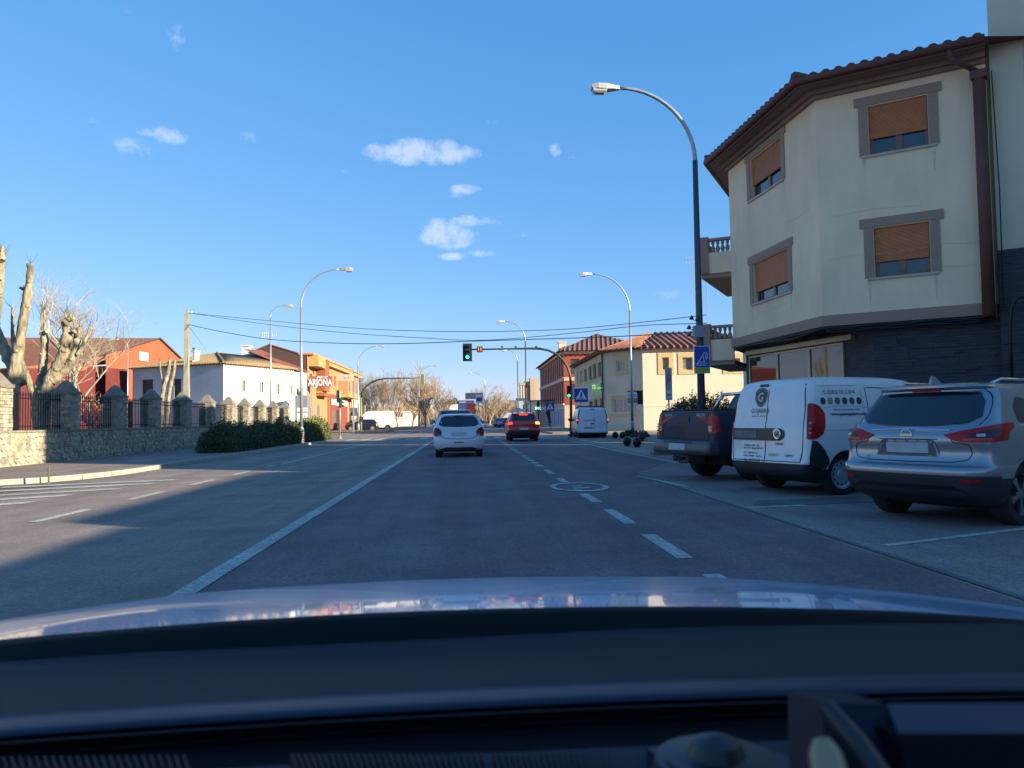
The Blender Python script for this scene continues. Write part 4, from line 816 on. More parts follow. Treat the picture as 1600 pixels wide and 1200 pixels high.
def pollard(label, limbs, Y, cuts):
    base = P(limbs[0][0][0][0], 672, Y); t = Th('pollarded_tree', label, 'tree', (base.x, base.y, .15), 'pollarded trees behind the railings'); b = B(); shb = B()
    for (pts, w0, w1, dy) in limbs:
        k = Y/FPX; vs = [P(x, y, Y+dy*(i/(len(pts)-1))) for i, (x, y) in enumerate(pts)]
        o_ = limb(b, vs, w0*k*.43, w1*k*.45, 14, 7)
        for q_ in range(int(len(o_)*.9)):                                # burrs and old pruning lumps
            i_ = random.randrange(len(o_)-1); rr_ = (w0+(w1-w0)*i_/len(o_))*k/2; d_ = Vector((random.uniform(-1, 1), random.uniform(-1, .3), random.uniform(-.3, .5))).normalized(); c_ = o_[i_]+d_*rr_*.72; s_ = rr_*random.uniform(.25, .5)
            b.lathe([(s_*.2, -s_*.9), (s_*.8, -s_*.5), (s_, 0), (s_*.75, s_*.6), (s_*.2, s_*.9)], 8, Matrix.Translation(c_))
        for q_ in range(16):                                             # fine shoots
            i_ = random.randrange(int(len(o_)*.45), len(o_)); d_ = Vector((random.uniform(-1, 1), random.uniform(-.6, .6), random.uniform(.3, 1.6))).normalized(); p_ = o_[i_]; l_ = random.uniform(.15, .5); shb.tube([p_, p_+d_*l_*.5, p_+d_*l_+Vector((0, 0, .1*l_))], [.008, .006, .003], 3, cap=False)
    t.add(b, 'trunk', BARK, None, True); t.add(shb, 'shoots', TWIG)
    k = Y/FPX; kb = B()
    for (x, y, r) in cuts: knobs(t, kb, P(x, y, Y-.1), r*k, 2)
    if kb.v: t.add(kb, 'knobs', BARK, None, True)
    return t
pollard('thick leaning pollarded tree cut to one tall stub near the left edge', [([(12, 690), (12, 640), (22, 590), (33, 520), (44, 455), (48, 412)], 30, 9, -.4), ([(30, 600), (14, 560), (0, 530), (-12, 500)], 22, 16, .6), ([(24, 560), (20, 520), (20, 482)], 9, 5, .4)], 27, [(37, 452, 5), (38, 500, 3), (44, 418, 4)])
pollard('pollarded tree with short cut stubs just beyond the left edge', [([(-30, 690), (-25, 600), (-8, 500), (0, 440), (4, 385)], 26, 6, 0), ([(-5, 480), (4, 410), (6, 400)], 10, 6, .2)], 25, [(5, 407, 5), (0, 437, 4)])
pollard('forked pollarded tree with knobbly cut heads behind the nearest shaded pillar', [([(66, 690), (68, 640), (76, 600), (96, 560), (104, 530), (104, 505)], 26, 14, 0), ([(60, 690), (58, 630), (66, 580), (70, 540), (68, 520)], 16, 11, .5), ([(68, 525), (66, 500), (66, 484)], 6, 4, .1), ([(70, 520), (69, 484)], 5, 3, .1), ([(58, 640), (46, 600), (34, 570), (30, 555)], 13, 9, .4), ([(82, 596), (104, 575), (118, 548), (120, 520)], 17, 9, .2), ([(120, 555), (134, 530), (142, 505)], 6, 3, .1), ([(105, 520), (103, 495), (101, 487)], 5, 3, 0), ([(109, 510), (110, 490)], 6, 4, 0), ([(120, 525), (123, 512)], 8, 5, -.2)], 31, [(70, 520, 6), (106, 508, 7), (119, 520, 5), (110, 500, 5)])
pollard('two slim pollarded trunks before the white house end wall', [([(248, 690), (252, 640), (255, 610), (262, 585), (266, 560)], 9, 5, 0), ([(258, 690), (262, 640), (266, 605), (272, 580), (273, 563)], 7, 5, .2), ([(256, 605), (252, 585), (249, 562)], 4, 2, .2)], 44, [])
# bare twiggy crowns
def twig_tree(name, label, base, h, spread, n1, mat, seed, trunk_h=.3, r0=.16, depth=4, group=None, tw=.012, bend=.45, kids_=(3, 5), lean=Vector((0, 0, 0))):
    rnd = random.Random(seed); t = Th(name, label, 'tree', tuple(base), group); tb_ = B(); cb = B()
    def grow(p, d, ln, r, lev):
        n = 3 if lev > 1 else 4; pts = [p]; q = p; dd = d
        for k in range(n): dd = (dd+Vector((rnd.uniform(-1, 1), rnd.uniform(-1, 1), rnd.uniform(-.5, .7)))*bend*.35).normalized(); q = q+dd*ln/n; pts.append(q)
        (tb_ if lev == 0 else cb).tube(pts, [r*(1-.45*i/n) for i in range(n+1)], 7 if lev == 0 else (5 if lev == 1 else 3), cap=False)
        if lev >= depth: return
        for _ in range(n1 if lev == 0 else rnd.randint(*kids_)):
            i = rnd.randint(1 if lev else 2, n); an = rnd.uniform(0, 2*pi); out = Vector((cos(an), sin(an), rnd.uniform(.1, .9)))
            nd = (dd*.75+out*spread+lean*(lev > 0)).normalized(); grow(pts[i], nd, ln*rnd.uniform(.55, .8) if lev else h*(1-trunk_h)*rnd.uniform(.4, .6), max(tw, r*.5), lev+1)
    b0 = Vector(base); grow(b0, Vector((rnd.uniform(-.08, .08), 0, 1)).normalized(), h*trunk_h*1.2, r0, 0)
    t.add(tb_, 'trunk', mat, None, True); t.add(cb, 'crown', mat); return t
twig_tree('bare_tree', 'bare twiggy tree with drooping fans of fine twigs above the orange warehouse', (P(116, 660, 42).x, 42, .1), 8.2, .80, 8, TWIGP, 12, .40, .15, 5, tw=.0055, lean=Vector((.16, 0, -.03)), kids_=(3, 4))
twig_tree('bare_shrub', 'tangled bare shrub arching before the low shed', (P(150, 665, 36).x, 36, .1), 3.2, 1.2, 9, TWIGP, 8, .15, .07, 3, tw=.011, bend=.9)
twig_tree('bare_shrub', 'bare shrub with sunlit stems between the second and third pillars', (P(172, 665, 34).x, 34, .1), 2.6, 1.2, 8, TWIGP, 18, .15, .06, 3, tw=.010, bend=.9)
TW2 = M('tan_twig_bark', (.34, .26, .17), .9, 0, .25, 1); TW3 = M('brown_twig_bark', (.27, .21, .145), .9, 0, .25, 1)
for i, (px, Y, top, mt, sp, lb) in enumerate([(577, 150, 588, TW3, .6, 'leftmost slender bare tree above the white van'), (603, 155, 586, TW3, .6, 'slender bare tree above the middle of the white van'), (622, 165, 590, TW2, .65, 'bare tree above the rear of the white van'), (664, 140, 574, TW2, .85, 'large spreading bare tree behind the pole of the hanging signal'), (645, 158, 592, TW3, .7, 'bare tree with dark forked trunk left of the large spreading tree'), (690, 175, 606, TW2, .8, 'lower bare tree right of the large spreading tree'), (765, 170, 604, TW2, .85, 'round bare tree right of the gantry sign'), (784, 200, 618, TW2, .85, 'small bare tree left of the silos')]):
    zt = P(px, top, Y).z; twig_tree('bare_tree', lb, (P(px, 655, Y).x, Y, 0), zt*.98, sp*.85, 9, mt, 30+i, .22, .22, 5, 'bare winter trees beyond the junction', tw=.022, kids_=(3, 4), bend=.5)
LEAF = [M('hedge_leaf', (.055, .075, .030), .7, 0, .35, 8), M('sunny_leaf', (.16, .18, .035), .7, 0, .35, 8), M('dry_leaf', (.10, .085, .03), .8, 0, .3, 5)]  # second leaf colour is lighter and yellower, sunlight painted in
def foliage(shape, n, size, mats, fm, seed):           # leaves spread through a volume
    rnd = random.Random(seed); v = []; f = []; mi = []
    for _ in range(n):
        p, m_ = shape(rnd); s = size*rnd.uniform(.6, 1.4); a = Vector((rnd.gauss(0, 1), rnd.gauss(0, 1), rnd.gauss(0, 1))).normalized(); c = a.orthogonal().normalized(); e = a.cross(c)
        k = len(v); v += [p-c*s, p-e*s*.45, p+c*s, p+e*s*.45]; f.append((k, k+1, k+2, k+3)); mi.append(m_)
    return v, f, mi
def hedge(label, x0, x1, y0, y1, h, n, seed, sunny=.08, nm='hedge', size=.05, loc=None):
    rnd0 = random.Random(seed); t = Th(nm, label, 'hedge' if nm == 'hedge' else 'bush', ((x0+x1)/2, (y0+y1)/2, .1), None)
    def shp(r):
        while True:
            x, y, z = r.uniform(x0, x1), r.uniform(y0, y1), r.uniform(.12, h*1.35)
            e = abs((x-(x0+x1)/2)/((x1-x0)/2)); yy = min(1, min(y-y0, y1-y)/.6); lim = h*(.80+.30*noise.noise(Vector((x*1.1, y*.9, seed)))+.25*noise.noise(Vector((x*4, y*3.5, seed)))+.18*noise.noise(Vector((x*11, y*9, seed))))*(1-.35*e**3)*(.55+.45*yy**.5)
            if z < lim and (z > lim-.35 or e > .6 or r.random() < .35): break
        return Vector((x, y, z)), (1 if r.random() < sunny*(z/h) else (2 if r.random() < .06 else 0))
    v, f, mi = foliage(shp, n, size, LEAF, None, seed); o = mesh_obj('foliage', v, f, None, t.o, mats=LEAF, fm=mi); o.matrix_basis = t.m
    sb_ = B()
    for k in range(int((y1-y0)*3)+2): x, y = rnd0.uniform(x0+.15, x1-.15), rnd0.uniform(y0+.1, y1-.1); sb_.tube([(x, y, .08), (x+rnd0.uniform(-.2, .2), y+rnd0.uniform(-.2, .2), h*.8)], [.02, .008], 4)
    t.add(sb_, 'stems', TWIG); return t
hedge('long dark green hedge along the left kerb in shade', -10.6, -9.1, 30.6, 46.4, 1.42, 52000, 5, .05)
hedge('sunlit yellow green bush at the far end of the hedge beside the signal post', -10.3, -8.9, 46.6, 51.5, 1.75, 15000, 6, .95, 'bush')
hedge('dark trimmed laurel hedge behind the pickup truck bed', 9.2, 12.6, 34, 37, 2.35, 26000, 9, .03)
for i, (px, py, lb) in enumerate([(985, 684, 'small low shrub behind the black ball bollards'), (1000, 686, 'small shrub at the foot of the second right lamp post')]):
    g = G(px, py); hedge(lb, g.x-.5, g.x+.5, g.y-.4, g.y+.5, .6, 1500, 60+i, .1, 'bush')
for i, (px, Y, h, lb) in enumerate([(865, 118, 3.2, 'round dark bush before the blue and white ground floor'), (738, 300, 9, 'far evergreen tree behind the container truck'), (640, 260, 9, 'dark evergreen clump glimpsed behind bare trees'), (707, 330, 11, 'far dark pine left of the container truck'), (795, 330, 9, 'far dark tree left of the silos')]):
    c_ = P(px, 655, Y); t = Th('evergreen_tree', lb, 'tree', (c_.x, Y, 0)); t.add(B().tube([(c_.x, Y, 0), (c_.x, Y, h*.6)], [h*.04, h*.02], 6), 'trunk', TWIG)
    def shp(r, c=c_, Y=Y, h=h):
        while True:
            q = Vector((r.uniform(-1, 1), r.uniform(-1, 1), r.uniform(-1, 1)))
            if q.length < .8+.35*noise.noise(q*2+Vector((h, 0, 0))): break
        return Vector((c.x+q.x*h*.45, Y+q.y*h*.45, h*.58+q.z*h*.42)), (1 if r.random() < .1 else 0)
    v, f, mi = foliage(shp, 2200, h*.045, LEAF, None, i); o = mesh_obj('crown', v, f, None, t.o, mats=LEAF, fm=mi); o.matrix_basis = t.m
for i, (x0, x1, Y, h, s_) in enumerate([(555, 700, 240, 5, 0), (745, 800, 250, 5, 1)]):
    cb = B(); rnd = random.Random(i)
    a_, c_ = P(x0, 655, Y), P(x1, 655, Y)
    for k in range(1600):
        x, y = rnd.uniform(a_.x, c_.x), Y+rnd.uniform(-8, 8); hh_ = h*rnd.uniform(.5, 1.25); cb.tube([(x, y, 0), (x+rnd.uniform(-.8, .8), y, hh_)], [.08, .03], 3, cap=False)
    o = cb.ob('brushwood', TW2); stuff(o); tag(o, ['dense strip of bare brushwood behind the white van', 'strip of bare brushwood right of the container truck'][i], 'brushwood')
# ================================================================== street lamps
LENS = M('lamp_bowl', (.40, .42, .42), .15, 0, .05, 10); HEADM = M('lamp_housing', (.42, .42, .38), .4, .3, .08, 10)
def lamp(label, px, Y, ptop, phead, yhead, joint=.8, rp=.09, two=False, name='street_lamp', dark=True, grp='curved street lamps along the road'):
    """pole column px at depth Y; the arm curves over to the head at (phead, yhead)"""
    base = P(px, 660, Y); X = base.x; zt = P(px, yhead, Y).z; hx = P(phead, yhead, Y).x; sgn = 1 if hx > X else -1; R = abs(hx-X)
    t = Th(name, label, 'street lamp', (X, Y, .1), grp); zj = zt-R*.98
    b = B().tube([(X, Y, .1), (X, Y, zj)], [rp, rp*.62], 12); t.add(b, 'pole', GALVD if dark else GALV, None, True)
    b = B().tube([(X, Y, .1), (X, Y, .9)], [rp*1.5, rp*1.5], 8).tube([(X, Y, .9), (X, Y, 1.0)], [rp*1.5, rp], 8); t.add(b, 'pole_base', GALVD if dark else GALV)
    pts = [Vector((X, Y, zj-.2))]
    for k in range(15): a = pi/2*k/14; pts.append(Vector((X+sgn*R*(1-cos(a)), Y, zj+R*.98*sin(a)-.06*R*(k/14)**2*0)))
    t.add(B().tube(pts, [rp*.55]*2+[rp*.5-.012*k/14 for k in range(14)], 10), 'arm', GALV, None, True)
    e = pts[-1]; hd = B(); n0 = 0; L_ = .78
    prof = [(0, .05, .05, .04), (.12, .09, .07, .05), (.38, .15, .11, .07), (.60, .165, .115, .06), (L_, .13, .08, .04)]   # along, half width, up, down
    for (s_, hw, u_, d_) in prof:
        for (yy, zz) in ((-hw, -d_), (-hw*.85, u_*.8), (0, u_), (hw*.85, u_*.8), (hw, -d_)): hd.v.append(e+Vector((sgn*s_, yy, zz)))
    for i in range(4):
        for k in range(5): a = i*5+k; c = i*5+(k+1) % 5; hd.f.append((a, c, c+5, a+5) if sgn > 0 else (a, a+5, c+5, c))
    hd.f += [(0, 1, 2, 3, 4), (24, 23, 22, 21, 20)]
    h_ = t.add(hd, 'lamp_head', HEADM)
    bw = B(); 
    for (f, z_) in ((1, -.05), (.9, -.12), (.6, -.16)): bw.v += [e+Vector((sgn*(.55+.2*f*sx), .14*f*sy, z_)) for sx, sy in ((-1, -1), (1, -1), (1, 1), (-1, 1))]
    for i in range(2):
        for k in range(4): a = i*4+k; c = i*4+(k+1) % 4; bw.f.append((a, c, c+4, a+4))
    bw.f.append((8, 9, 10, 11)); t.add(bw, 'bowl', LENS, h_)
    t.add(B().box(X-.05, X+.05, Y-rp*1.55, Y-rp*1.45, .35, .65), 'hatch', GALVD)
    return t
L1 = lamp('tall street lamp in front of the corner house with the blue sign on its pole', 1097, 20.5, 138, 968, 139, rp=.115)
lamp('second lamp on the right, standing before the cream house with the board of signs', 988, 47, 428, 925, 428, dark=False)
lamp('third lamp on the right, its head above the signal mast arm', 823, 69, 502, 789, 502)
lamp('fourth lamp on the right, the pole left of the third', 810, 97, 547, 792, 547)
lamp('smallest farthest lamp, behind the gantry sign', 759, 144, 582, 738, 582, dark=False)
lamp('tall lamp on the left beyond the hedge, in front of the white garage', 471, 43.6, 420, 530, 421, dark=False)
lamp('lamp in front of the white house front, arm curving right', 423, 57, 478, 441, 478, dark=False, rp=.08)
lamp('lamp before the end of the orange apartment block', 560, 88, 540, 590, 541, dark=False, rp=.1)
lamp('lamp whose pole stands behind the hanging signal by the large bare tree', 655, 122, 571, 676, 572, dark=False, rp=.11)
lamp('small white lamp on a thin pole beside the low shed', 199, 62, 527, 186, 530, dark=False, rp=.055, grp=None)
SIGNB = M('sign_blue', (.015, .055, .36), .4, 0, .04, 3); SIGNW = M('sign_white', (.75, .76, .78), .5, 0, .03, 3); SIGNG = M('sign_lime', (.27, .38, .03), .5); SBLK = M('sign_black', (.012, .012, .015), .5)
# things carried by the first lamp
lp1 = P(1097, 562, 20.3); t = Th('blue_sign', 'blue and lime rectangular sign with white line drawing on the tall lamp pole', 'sign', tuple(lp1))
mxS = Matrix.Translation(P(1097, 562, 20.25)) @ Matrix.Rotation(radians(4), 4, 'Z')
def loc(b): b.v = [mxS @ v for v in b.v]; return b
bd = t.add(loc(B().box(-.22, .22, 0, .03, -.37, .37)), 'board', SIGNW); t.add(loc(B().box(-.205, .205, -.006, .002, -.21, .355)), 'blue_field', SIGNB, bd); t.add(loc(B().box(-.205, .205, -.006, .002, -.355, -.22)), 'lime_band', SIGNG, bd)
dr = B()
for a, c in (((-.15, -.12), (.02, .12)), ((.02, .12), (.05, .18)), ((.05, .18), (.14, .18)), ((.14, .18), (.15, .02)), ((-.16, -.13), (-.08, -.06)), ((-.08, -.06), (.12, -.07)), ((.02, .12), (.06, -.06)), ((.1, .14), (.11, .0))): dr.tube([(a[0], -.01, a[1]), (c[0], -.01, c[1])], .009, 4)
t.add(loc(dr), 'line_drawing', SIGNW, bd)
for z_ in (-.125, -.165): scrib(t, mxS, -.16, .15, -.008, z_, .026, SIGNW, bd)
t.add(loc(B().box(-.03, .03, .03, .2, .2, .26).box(-.03, .03, .03, .2, -.26, -.2)), 'bracket', GALV)
t = Th('switch_box', 'small grey metal box strapped to the tall lamp pole above the blue sign', 'box', tuple(P(1093, 518, 20.3))); c = P(1092, 518.5, 20.4)
t.add(B().box(c.x-.16, c.x+.15, 20.28, 20.46, c.z-.155, c.z+.155), 'case', M('grey_case', (.25, .28, .31), .5)); t.add(B().box(c.x+.10, c.x+.12, 20.27, 20.28, c.z+.06, c.z+.09), 'lock', GALVD)
for (x, y, lb) in ((1081, 497, 'top round floodlight on the tall lamp pole'), (1090, 499, 'second round floodlight beside the tall lamp pole'), (1077, 512, 'middle round floodlight left of the grey box'), (1077, 523, 'lowest round floodlight left of the grey box')):
    c = P(x, y, 20.4); t = Th('floodlight', lb, 'floodlight', tuple(c), 'small floodlights on the tall lamp pole'); mx = Matrix.Translation(c) @ Matrix.Rotation(radians(-60), 4, 'Y')
    t.add(B().lathe([(.03, -.04), (.05, -.02), (.062, .02), (.066, .045), (.05, .05)], 14, mx), 'housing', GALVD, None, True); t.add(B().tube([c, c+Vector((.06, 0, -.06)), Vector((L1.o.location.x-.05, 20.45, c.z-.07))], .012, 5), 'bracket', GALVD)
# ================================================================== traffic signals
GREEN = M('green_lit_lens', (.0, .5, .3), .3, emit=(.03, 1, .5), estr=1.6); DLENS = {'r': M('dark_red_lens', (.05, .006, .006), .25), 'y': M('dark_amber_lens', (.06, .03, .004), .25), 'g': M('dark_green_lens', (.003, .03, .02), .25)}
SIGGRN = M('signal_green_paint', (.028, .045, .03), .5, 0, .15, 8); PALEG = M('signal_pale_green', (.20, .22, .13), .55)
def head(T, c, s, lit, mat, face=-1, rz=0, board=False, nm='signal_head'):
    mx = Matrix.Translation(c) @ Matrix.Rotation(rz, 4, 'Z'); b = B().box(-.13*s, .13*s, -.08*s, .10*s, -.42*s, .42*s)
    if board: b.box(-.27*s, .27*s, .02*s, .05*s, -.52*s, .52*s)
    b.v = [mx @ v for v in b.v]; h = T.add(b, nm, mat, None)
    for k, (z_, cc) in enumerate(((.28, 'r'), (0, 'y'), (-.28, 'g'))):
        lm = mx @ Matrix.Translation((0, -.085*s, z_*s)) @ Matrix.Rotation(pi/2, 4, 'X'); T.add(B().lathe([(.098*s, 0), (.09*s, .012*s), (.05*s, .022*s), (.005*s, .026*s)], 16, lm), 'lens', GREEN if (lit and cc == 'g') else DLENS[cc], h)
        v = B(); m = 10
        for i in range(m+1): a = pi*(-.1+1.2*i/m); v.v += [mx @ Vector((cos(a)*.115*s, -.08*s, z_*s+sin(a)*.115*s)), mx @ Vector((cos(a)*.115*s, -.25*s, z_*s+sin(a)*.105*s-.01*s))]
        for i in range(m): v.f.append((2*i, 2*i+1, 2*i+3, 2*i+2))
        T.add(v, 'visor', mat, h)
    return h
t = Th('traffic_signal', 'green mast arm traffic signal over the road showing green with an orange count box', 'traffic light', tuple(P(893, 680, 50).xy)+(.1,), 'mast arm traffic signals')
Y = 50; prf = [(892.5, 684), (892, 600), (890.5, 585), (886, 572), (879, 562), (869, 553), (857, 547.5), (844, 545), (830, 544.5), (800, 545), (770, 545.5), (737, 546)]
pts = [P(x, y, Y) for x, y in prf]; b = B(); b.tube(pts[:2], [.10, .085], 12); t.add(b, 'post', SIGGRN, None, True); t.add(B().tube(pts[1:], [.08]*4+[.075]*4+[.06, .055, .05], 10), 'mast_arm', SIGGRN, None, True); t.add(B().box(pts[0].x-.2, pts[0].x+.2, Y-.2, Y+.2, .1, .22), 'base_plate', SIGGRN)
head(t, P(730.3, 550.5, Y-.1), 1.12, True, SBLK, board=True)
c = P(749.5, 546, Y-.05); bx = t.add(B().box(c.x-.19, c.x+.19, Y-.15, Y, c.z-.19, c.z+.19), 'count_box', SBLK); ORL = M('orange_led', (.5, .12, .02), .4, emit=(1, .16, .03), estr=.6)
t.add(B().box(c.x-.10, c.x-.045, Y-.17, Y-.152, c.z-.12, c.z+.12).box(c.x+.045, c.x+.10, Y-.17, Y-.152, c.z-.12, c.z+.12), 'led_digits', ORL, bx)
for x in (784.5, 806, 838): q = P(x, 543, Y); t.add(B().lathe([(.07, 0), (.09, .04), (.05, .1)], 10).move((q.x, q.y, q.z)), 'clamp', SIGGRN)
head(t, P(888.5, 612, Y-.15), .92, True, SBLK); head(t, P(893, 657, Y-.2), .5, False, SBLK, nm='pedestrian_head')
t = Th('traffic_signal', 'pale backed signal post at the near left corner beside the sunlit bush', 'traffic light', tuple(G(531, 688).xy)+(.1,)); g = G(531, 688)
t.add(B().tube([(g.x, g.y, .1), (g.x, g.y, 3.1)], .055, 10), 'post', PALEG, None, True); t.add(B().tube([(g.x, g.y, .1), (g.x, g.y, .3)], [.16, .06], 10), 'base', PALEG); zc = P(530, 622, g.y).z
h = head(t, P(529.5, 619.5, g.y), 1.0, False, PALEG, rz=radians(150)); h = head(t, P(533, 629, g.y-.1), .75, False, SIGGRN, rz=radians(100), nm='pedestrian_head')
t = Th('traffic_signal', 'far mast arm traffic signal arching right from the left corner, seen from behind', 'traffic light', tuple(P(565, 670, 75).xy)+(.1,), 'mast arm traffic signals')
Y = 75; pts = [P(x, y, Y) for x, y in [(564, 674), (564, 622), (566, 612), (572, 604), (580, 598), (590, 593.5), (602, 591.5), (625, 591), (655, 590.5)]]
t.add(B().tube(pts[:2], [.11, .09], 10), 'post', PALEG, None, True); t.add(B().tube(pts[1:], [.085]*5+[.07, .06, .055], 8), 'mast_arm', SIGGRN, None, True); head(t, P(660.5, 592.5, Y-.1), 1.15, False, PALEG, rz=pi*.92, board=False); head(t, P(568.5, 640, Y), 1.0, False, PALEG, rz=pi*.9); head(t, P(564, 655, Y-.2), .6, False, SIGGRN, nm='pedestrian_head')
t = Th('traffic_signal', 'far post signal showing green beside the red suv', 'traffic light', tuple(P(842, 672, 70).xy)+(.1,)); Y = 70
t.add(B().tube([P(841.5, 671, Y), P(841, 628, Y)], .07, 8), 'post', SIGGRN, None, True); head(t, P(841, 633, Y-.15), 1.0, True, SBLK)
t = Th('height_bar', 'dark horizontal bar sign seen edge on above the far green signal', 'sign', tuple(P(850, 626, 74))); t.add(B().box(P(828, 626, 74).x, P(867, 626, 74).x, 74, 74.3, P(850, 627, 74).z, P(850, 625, 74).z), 'bar', SBLK); t.add(B().tube([P(829, 626, 74.1), P(829, 668, 74.1)], .04, 6), 'post', GALVD)
def ped_sign(label, px, py, Y, s, post_px, ybase):
    c = P(px, py, Y); t = Th('pedestrian_sign', label, 'sign', tuple(P(post_px, ybase, Y)), 'blue pedestrian crossing signs'); h = s/2
    bd = t.add(B().box(c.x-h, c.x+h, Y, Y+.03, c.z-h, c.z+h), 'board', SIGNB)
    t.add(B().poly([(c.x-h*.82, Y-.006, c.z-h*.62), (c.x+h*.82, Y-.006, c.z-h*.62), (c.x, Y-.006, c.z+h*.86)]), 'white_triangle', SIGNW, bd)
    m = B(); X, Z = c.x, c.z; e = .012
    m.lathe([(.001, 0), (.07*h*2, .0), (.07*h*2, .006), (.001, .006)], 12, Matrix.Translation((X+.02*h, Y-.008, Z+.28*h)) @ Matrix.Rotation(pi/2, 4, 'X'))
    for (a, c_, w_) in (((0, .18), (-.02, -.15), .10), ((-.02, -.12), (-.22, -.5), .055), ((-.02, -.12), (.2, -.5), .055), ((0, .12), (-.2, -.12), .04), ((0, .12), (.2, -.1), .04)):
        p, q = Vector((X+a[0]*h, Y-.01, Z+a[1]*h)), Vector((X+c_[0]*h, Y-.01, Z+c_[1]*h)); d = (q-p).normalized(); n = Vector((-d.z, 0, d.x))*w_*h; m.quad(p-n, q-n, q+n, p+n)
    for k in range(-3, 4): m.box(X+(.19*k-.05)*h, X+(.19*k+.05)*h, Y-.009, Y-.007, Z-.58*h, Z-.48*h)
    t.add(m, 'walking_figure', SBLK, bd)
    b = P(post_px, ybase, Y); t.add(B().tube([(b.x, Y+.06, .1), (b.x, Y+.06, c.z+h*.7)], .035, 8), 'post', GALV, None, True); return t
ped_sign('nearer and larger blue pedestrian crossing sign above the white van ahead', 908, 617.5, 51.5, .92, 908, 684); ped_sign('smaller blue pedestrian crossing sign before the red hotel', 859.5, 635.5, 78, .86, 861, 672)
t = Th('parking_post', 'slim grey and white parking totem behind the pickup', 'sign', tuple(P(1046, 650, 27).xy)+(.1,)); c = P(1045, 601, 27)
bd = t.add(B().box(c.x-.12, c.x+.12, 27, 27.04, c.z-.55, c.z+.6), 'board', M('totem_grey', (.42, .42, .47), .5)); t.text('P', .55, M('totem_letter', (.25, .22, .32), .6), Matrix.Translation((c.x, 26.99, c.z+.15)) @ FACE @ Matrix.Diagonal((.7, 1, 1, 1)), bd)
t.add(B().box(c.x-.11, c.x+.11, 26.99, 26.998, c.z-.5, c.z-.2), 'lower_panel', SIGNW, bd); scrib(t, Matrix.Identity(4), c.x-.08, c.x+.09, 26.985, c.z-.4, .07, SBLK, bd); t.add(B().tube([(c.x, 27.06, .1), (c.x, 27.06, c.z-.5)], .03, 8), 'post', GALV, None, True)
t = Th('notice_board', 'white and red notice board on dark posts before the cream house', 'sign', tuple(P(995, 670, 49).xy)+(.1,)); Y = 49; a_, c = P(977, 633, Y), P(992.5, 614.5, Y)
bd = t.add(B().box(a_.x, c.x, Y-.6, Y-.55, a_.z, c.z), 'board', SIGNW); h_ = c.z-a_.z; t.add(B().box(a_.x+.02, c.x-.02, Y-.61, Y-.602, a_.z+h_*.18, a_.z+h_*.56), 'red_panel', M('sign_red', (.45, .02, .03), .5), bd)
for k in (.26, .40): scrib(t, Matrix.Identity(4), a_.x+.06, c.x-.06, Y-.613, a_.z+h_*k, .08, SIGNW, bd)
for k in (.68, .8): scrib(t, Matrix.Identity(4), a_.x+.06, c.x-.06, Y-.605, a_.z+h_*k, .05, SBLK, bd)
a_, c = P(993, 632, Y), P(1001.5, 612.5, Y); t.add(B().box(a_.x, c.x, Y-.5, Y-.42, a_.z, c.z), 'frame_panel', SBLK); t.add(B().box(P(977, 613, Y).x, c.x, Y-.62, Y-.45, c.z, c.z+.08), 'top_rail', SBLK); t.add(B().tube([(c.x-.03, Y-.4, .1), (c.x-.03, Y-.4, c.z)], .04, 8), 'post', SIGNW)
t = Th('gantry_sign', 'white and blue roadside direction panels beyond the junction', 'sign', tuple(P(741, 640, 132))); Y = 132
a_, c = P(727, 624, Y), P(755, 613.5, Y); b1 = t.add(B().box(a_.x, c.x, Y, Y+.1, a_.z, c.z), 'panel', M('cream_sign', (.6, .6, .55), .6)); a_, c = P(743, 630, Y-.4), P(754.5, 616, Y-.4); b2 = t.add(B().box(a_.x, c.x, Y-.4, Y-.3, a_.z, c.z), 'panel', SIGNW)
a_, c = P(744.5, 627, Y-.42), P(753, 621, Y-.42); t.add(B().box(a_.x, c.x, Y-.42, Y-.402, a_.z, c.z), 'blue_field', SIGNB, b2); t.add(B().tube([P(748, 630, Y+.1), (P(748, 630, Y).x, Y+.1, 0)], .08, 6), 'post', GALV)
# ================================================================== poles, wires, bollards
CONCP = M('pole_concrete', (.30, .28, .21), .85, 0, .12, 3, .4, 20)
g = P(291.5, 640, 42); t = Th('utility_pole', 'square pale concrete utility pole behind the railings', 'utility pole', (g.x, 42, .15)); zt = P(291.5, 485, 42).z
b = B(); 
for (w_, z) in ((.15, .15), (.095, zt)): b.v += [Vector((g.x+sx*w_, 42+sy*w_, z)) for sx, sy in ((-1, -1), (1, -1), (1, 1), (-1, 1))]
b.f = [(3, 2, 1, 0), (4, 5, 6, 7)]+[(k, (k+1) % 4, (k+1) % 4+4, k+4) for k in range(4)]; t.add(b, 'shaft', CONCP)
t.add(B().tube([(g.x-.1, 42, zt-.15), (g.x+.28, 42, zt-.15)], .02, 6).tube([(g.x+.0, 41.9, zt-.8), (g.x+.25, 41.9, zt-.8)], .02, 6), 'bracket', GALVD); t.add(B().lathe([(.03, 0), (.05, .03), (.05, .08), (.02, .1)], 8).move((g.x+.25, 42, zt-.17)), 'insulator', SIGNW)
WIRE = M('dark_wire', (.10, .12, .15), .6)
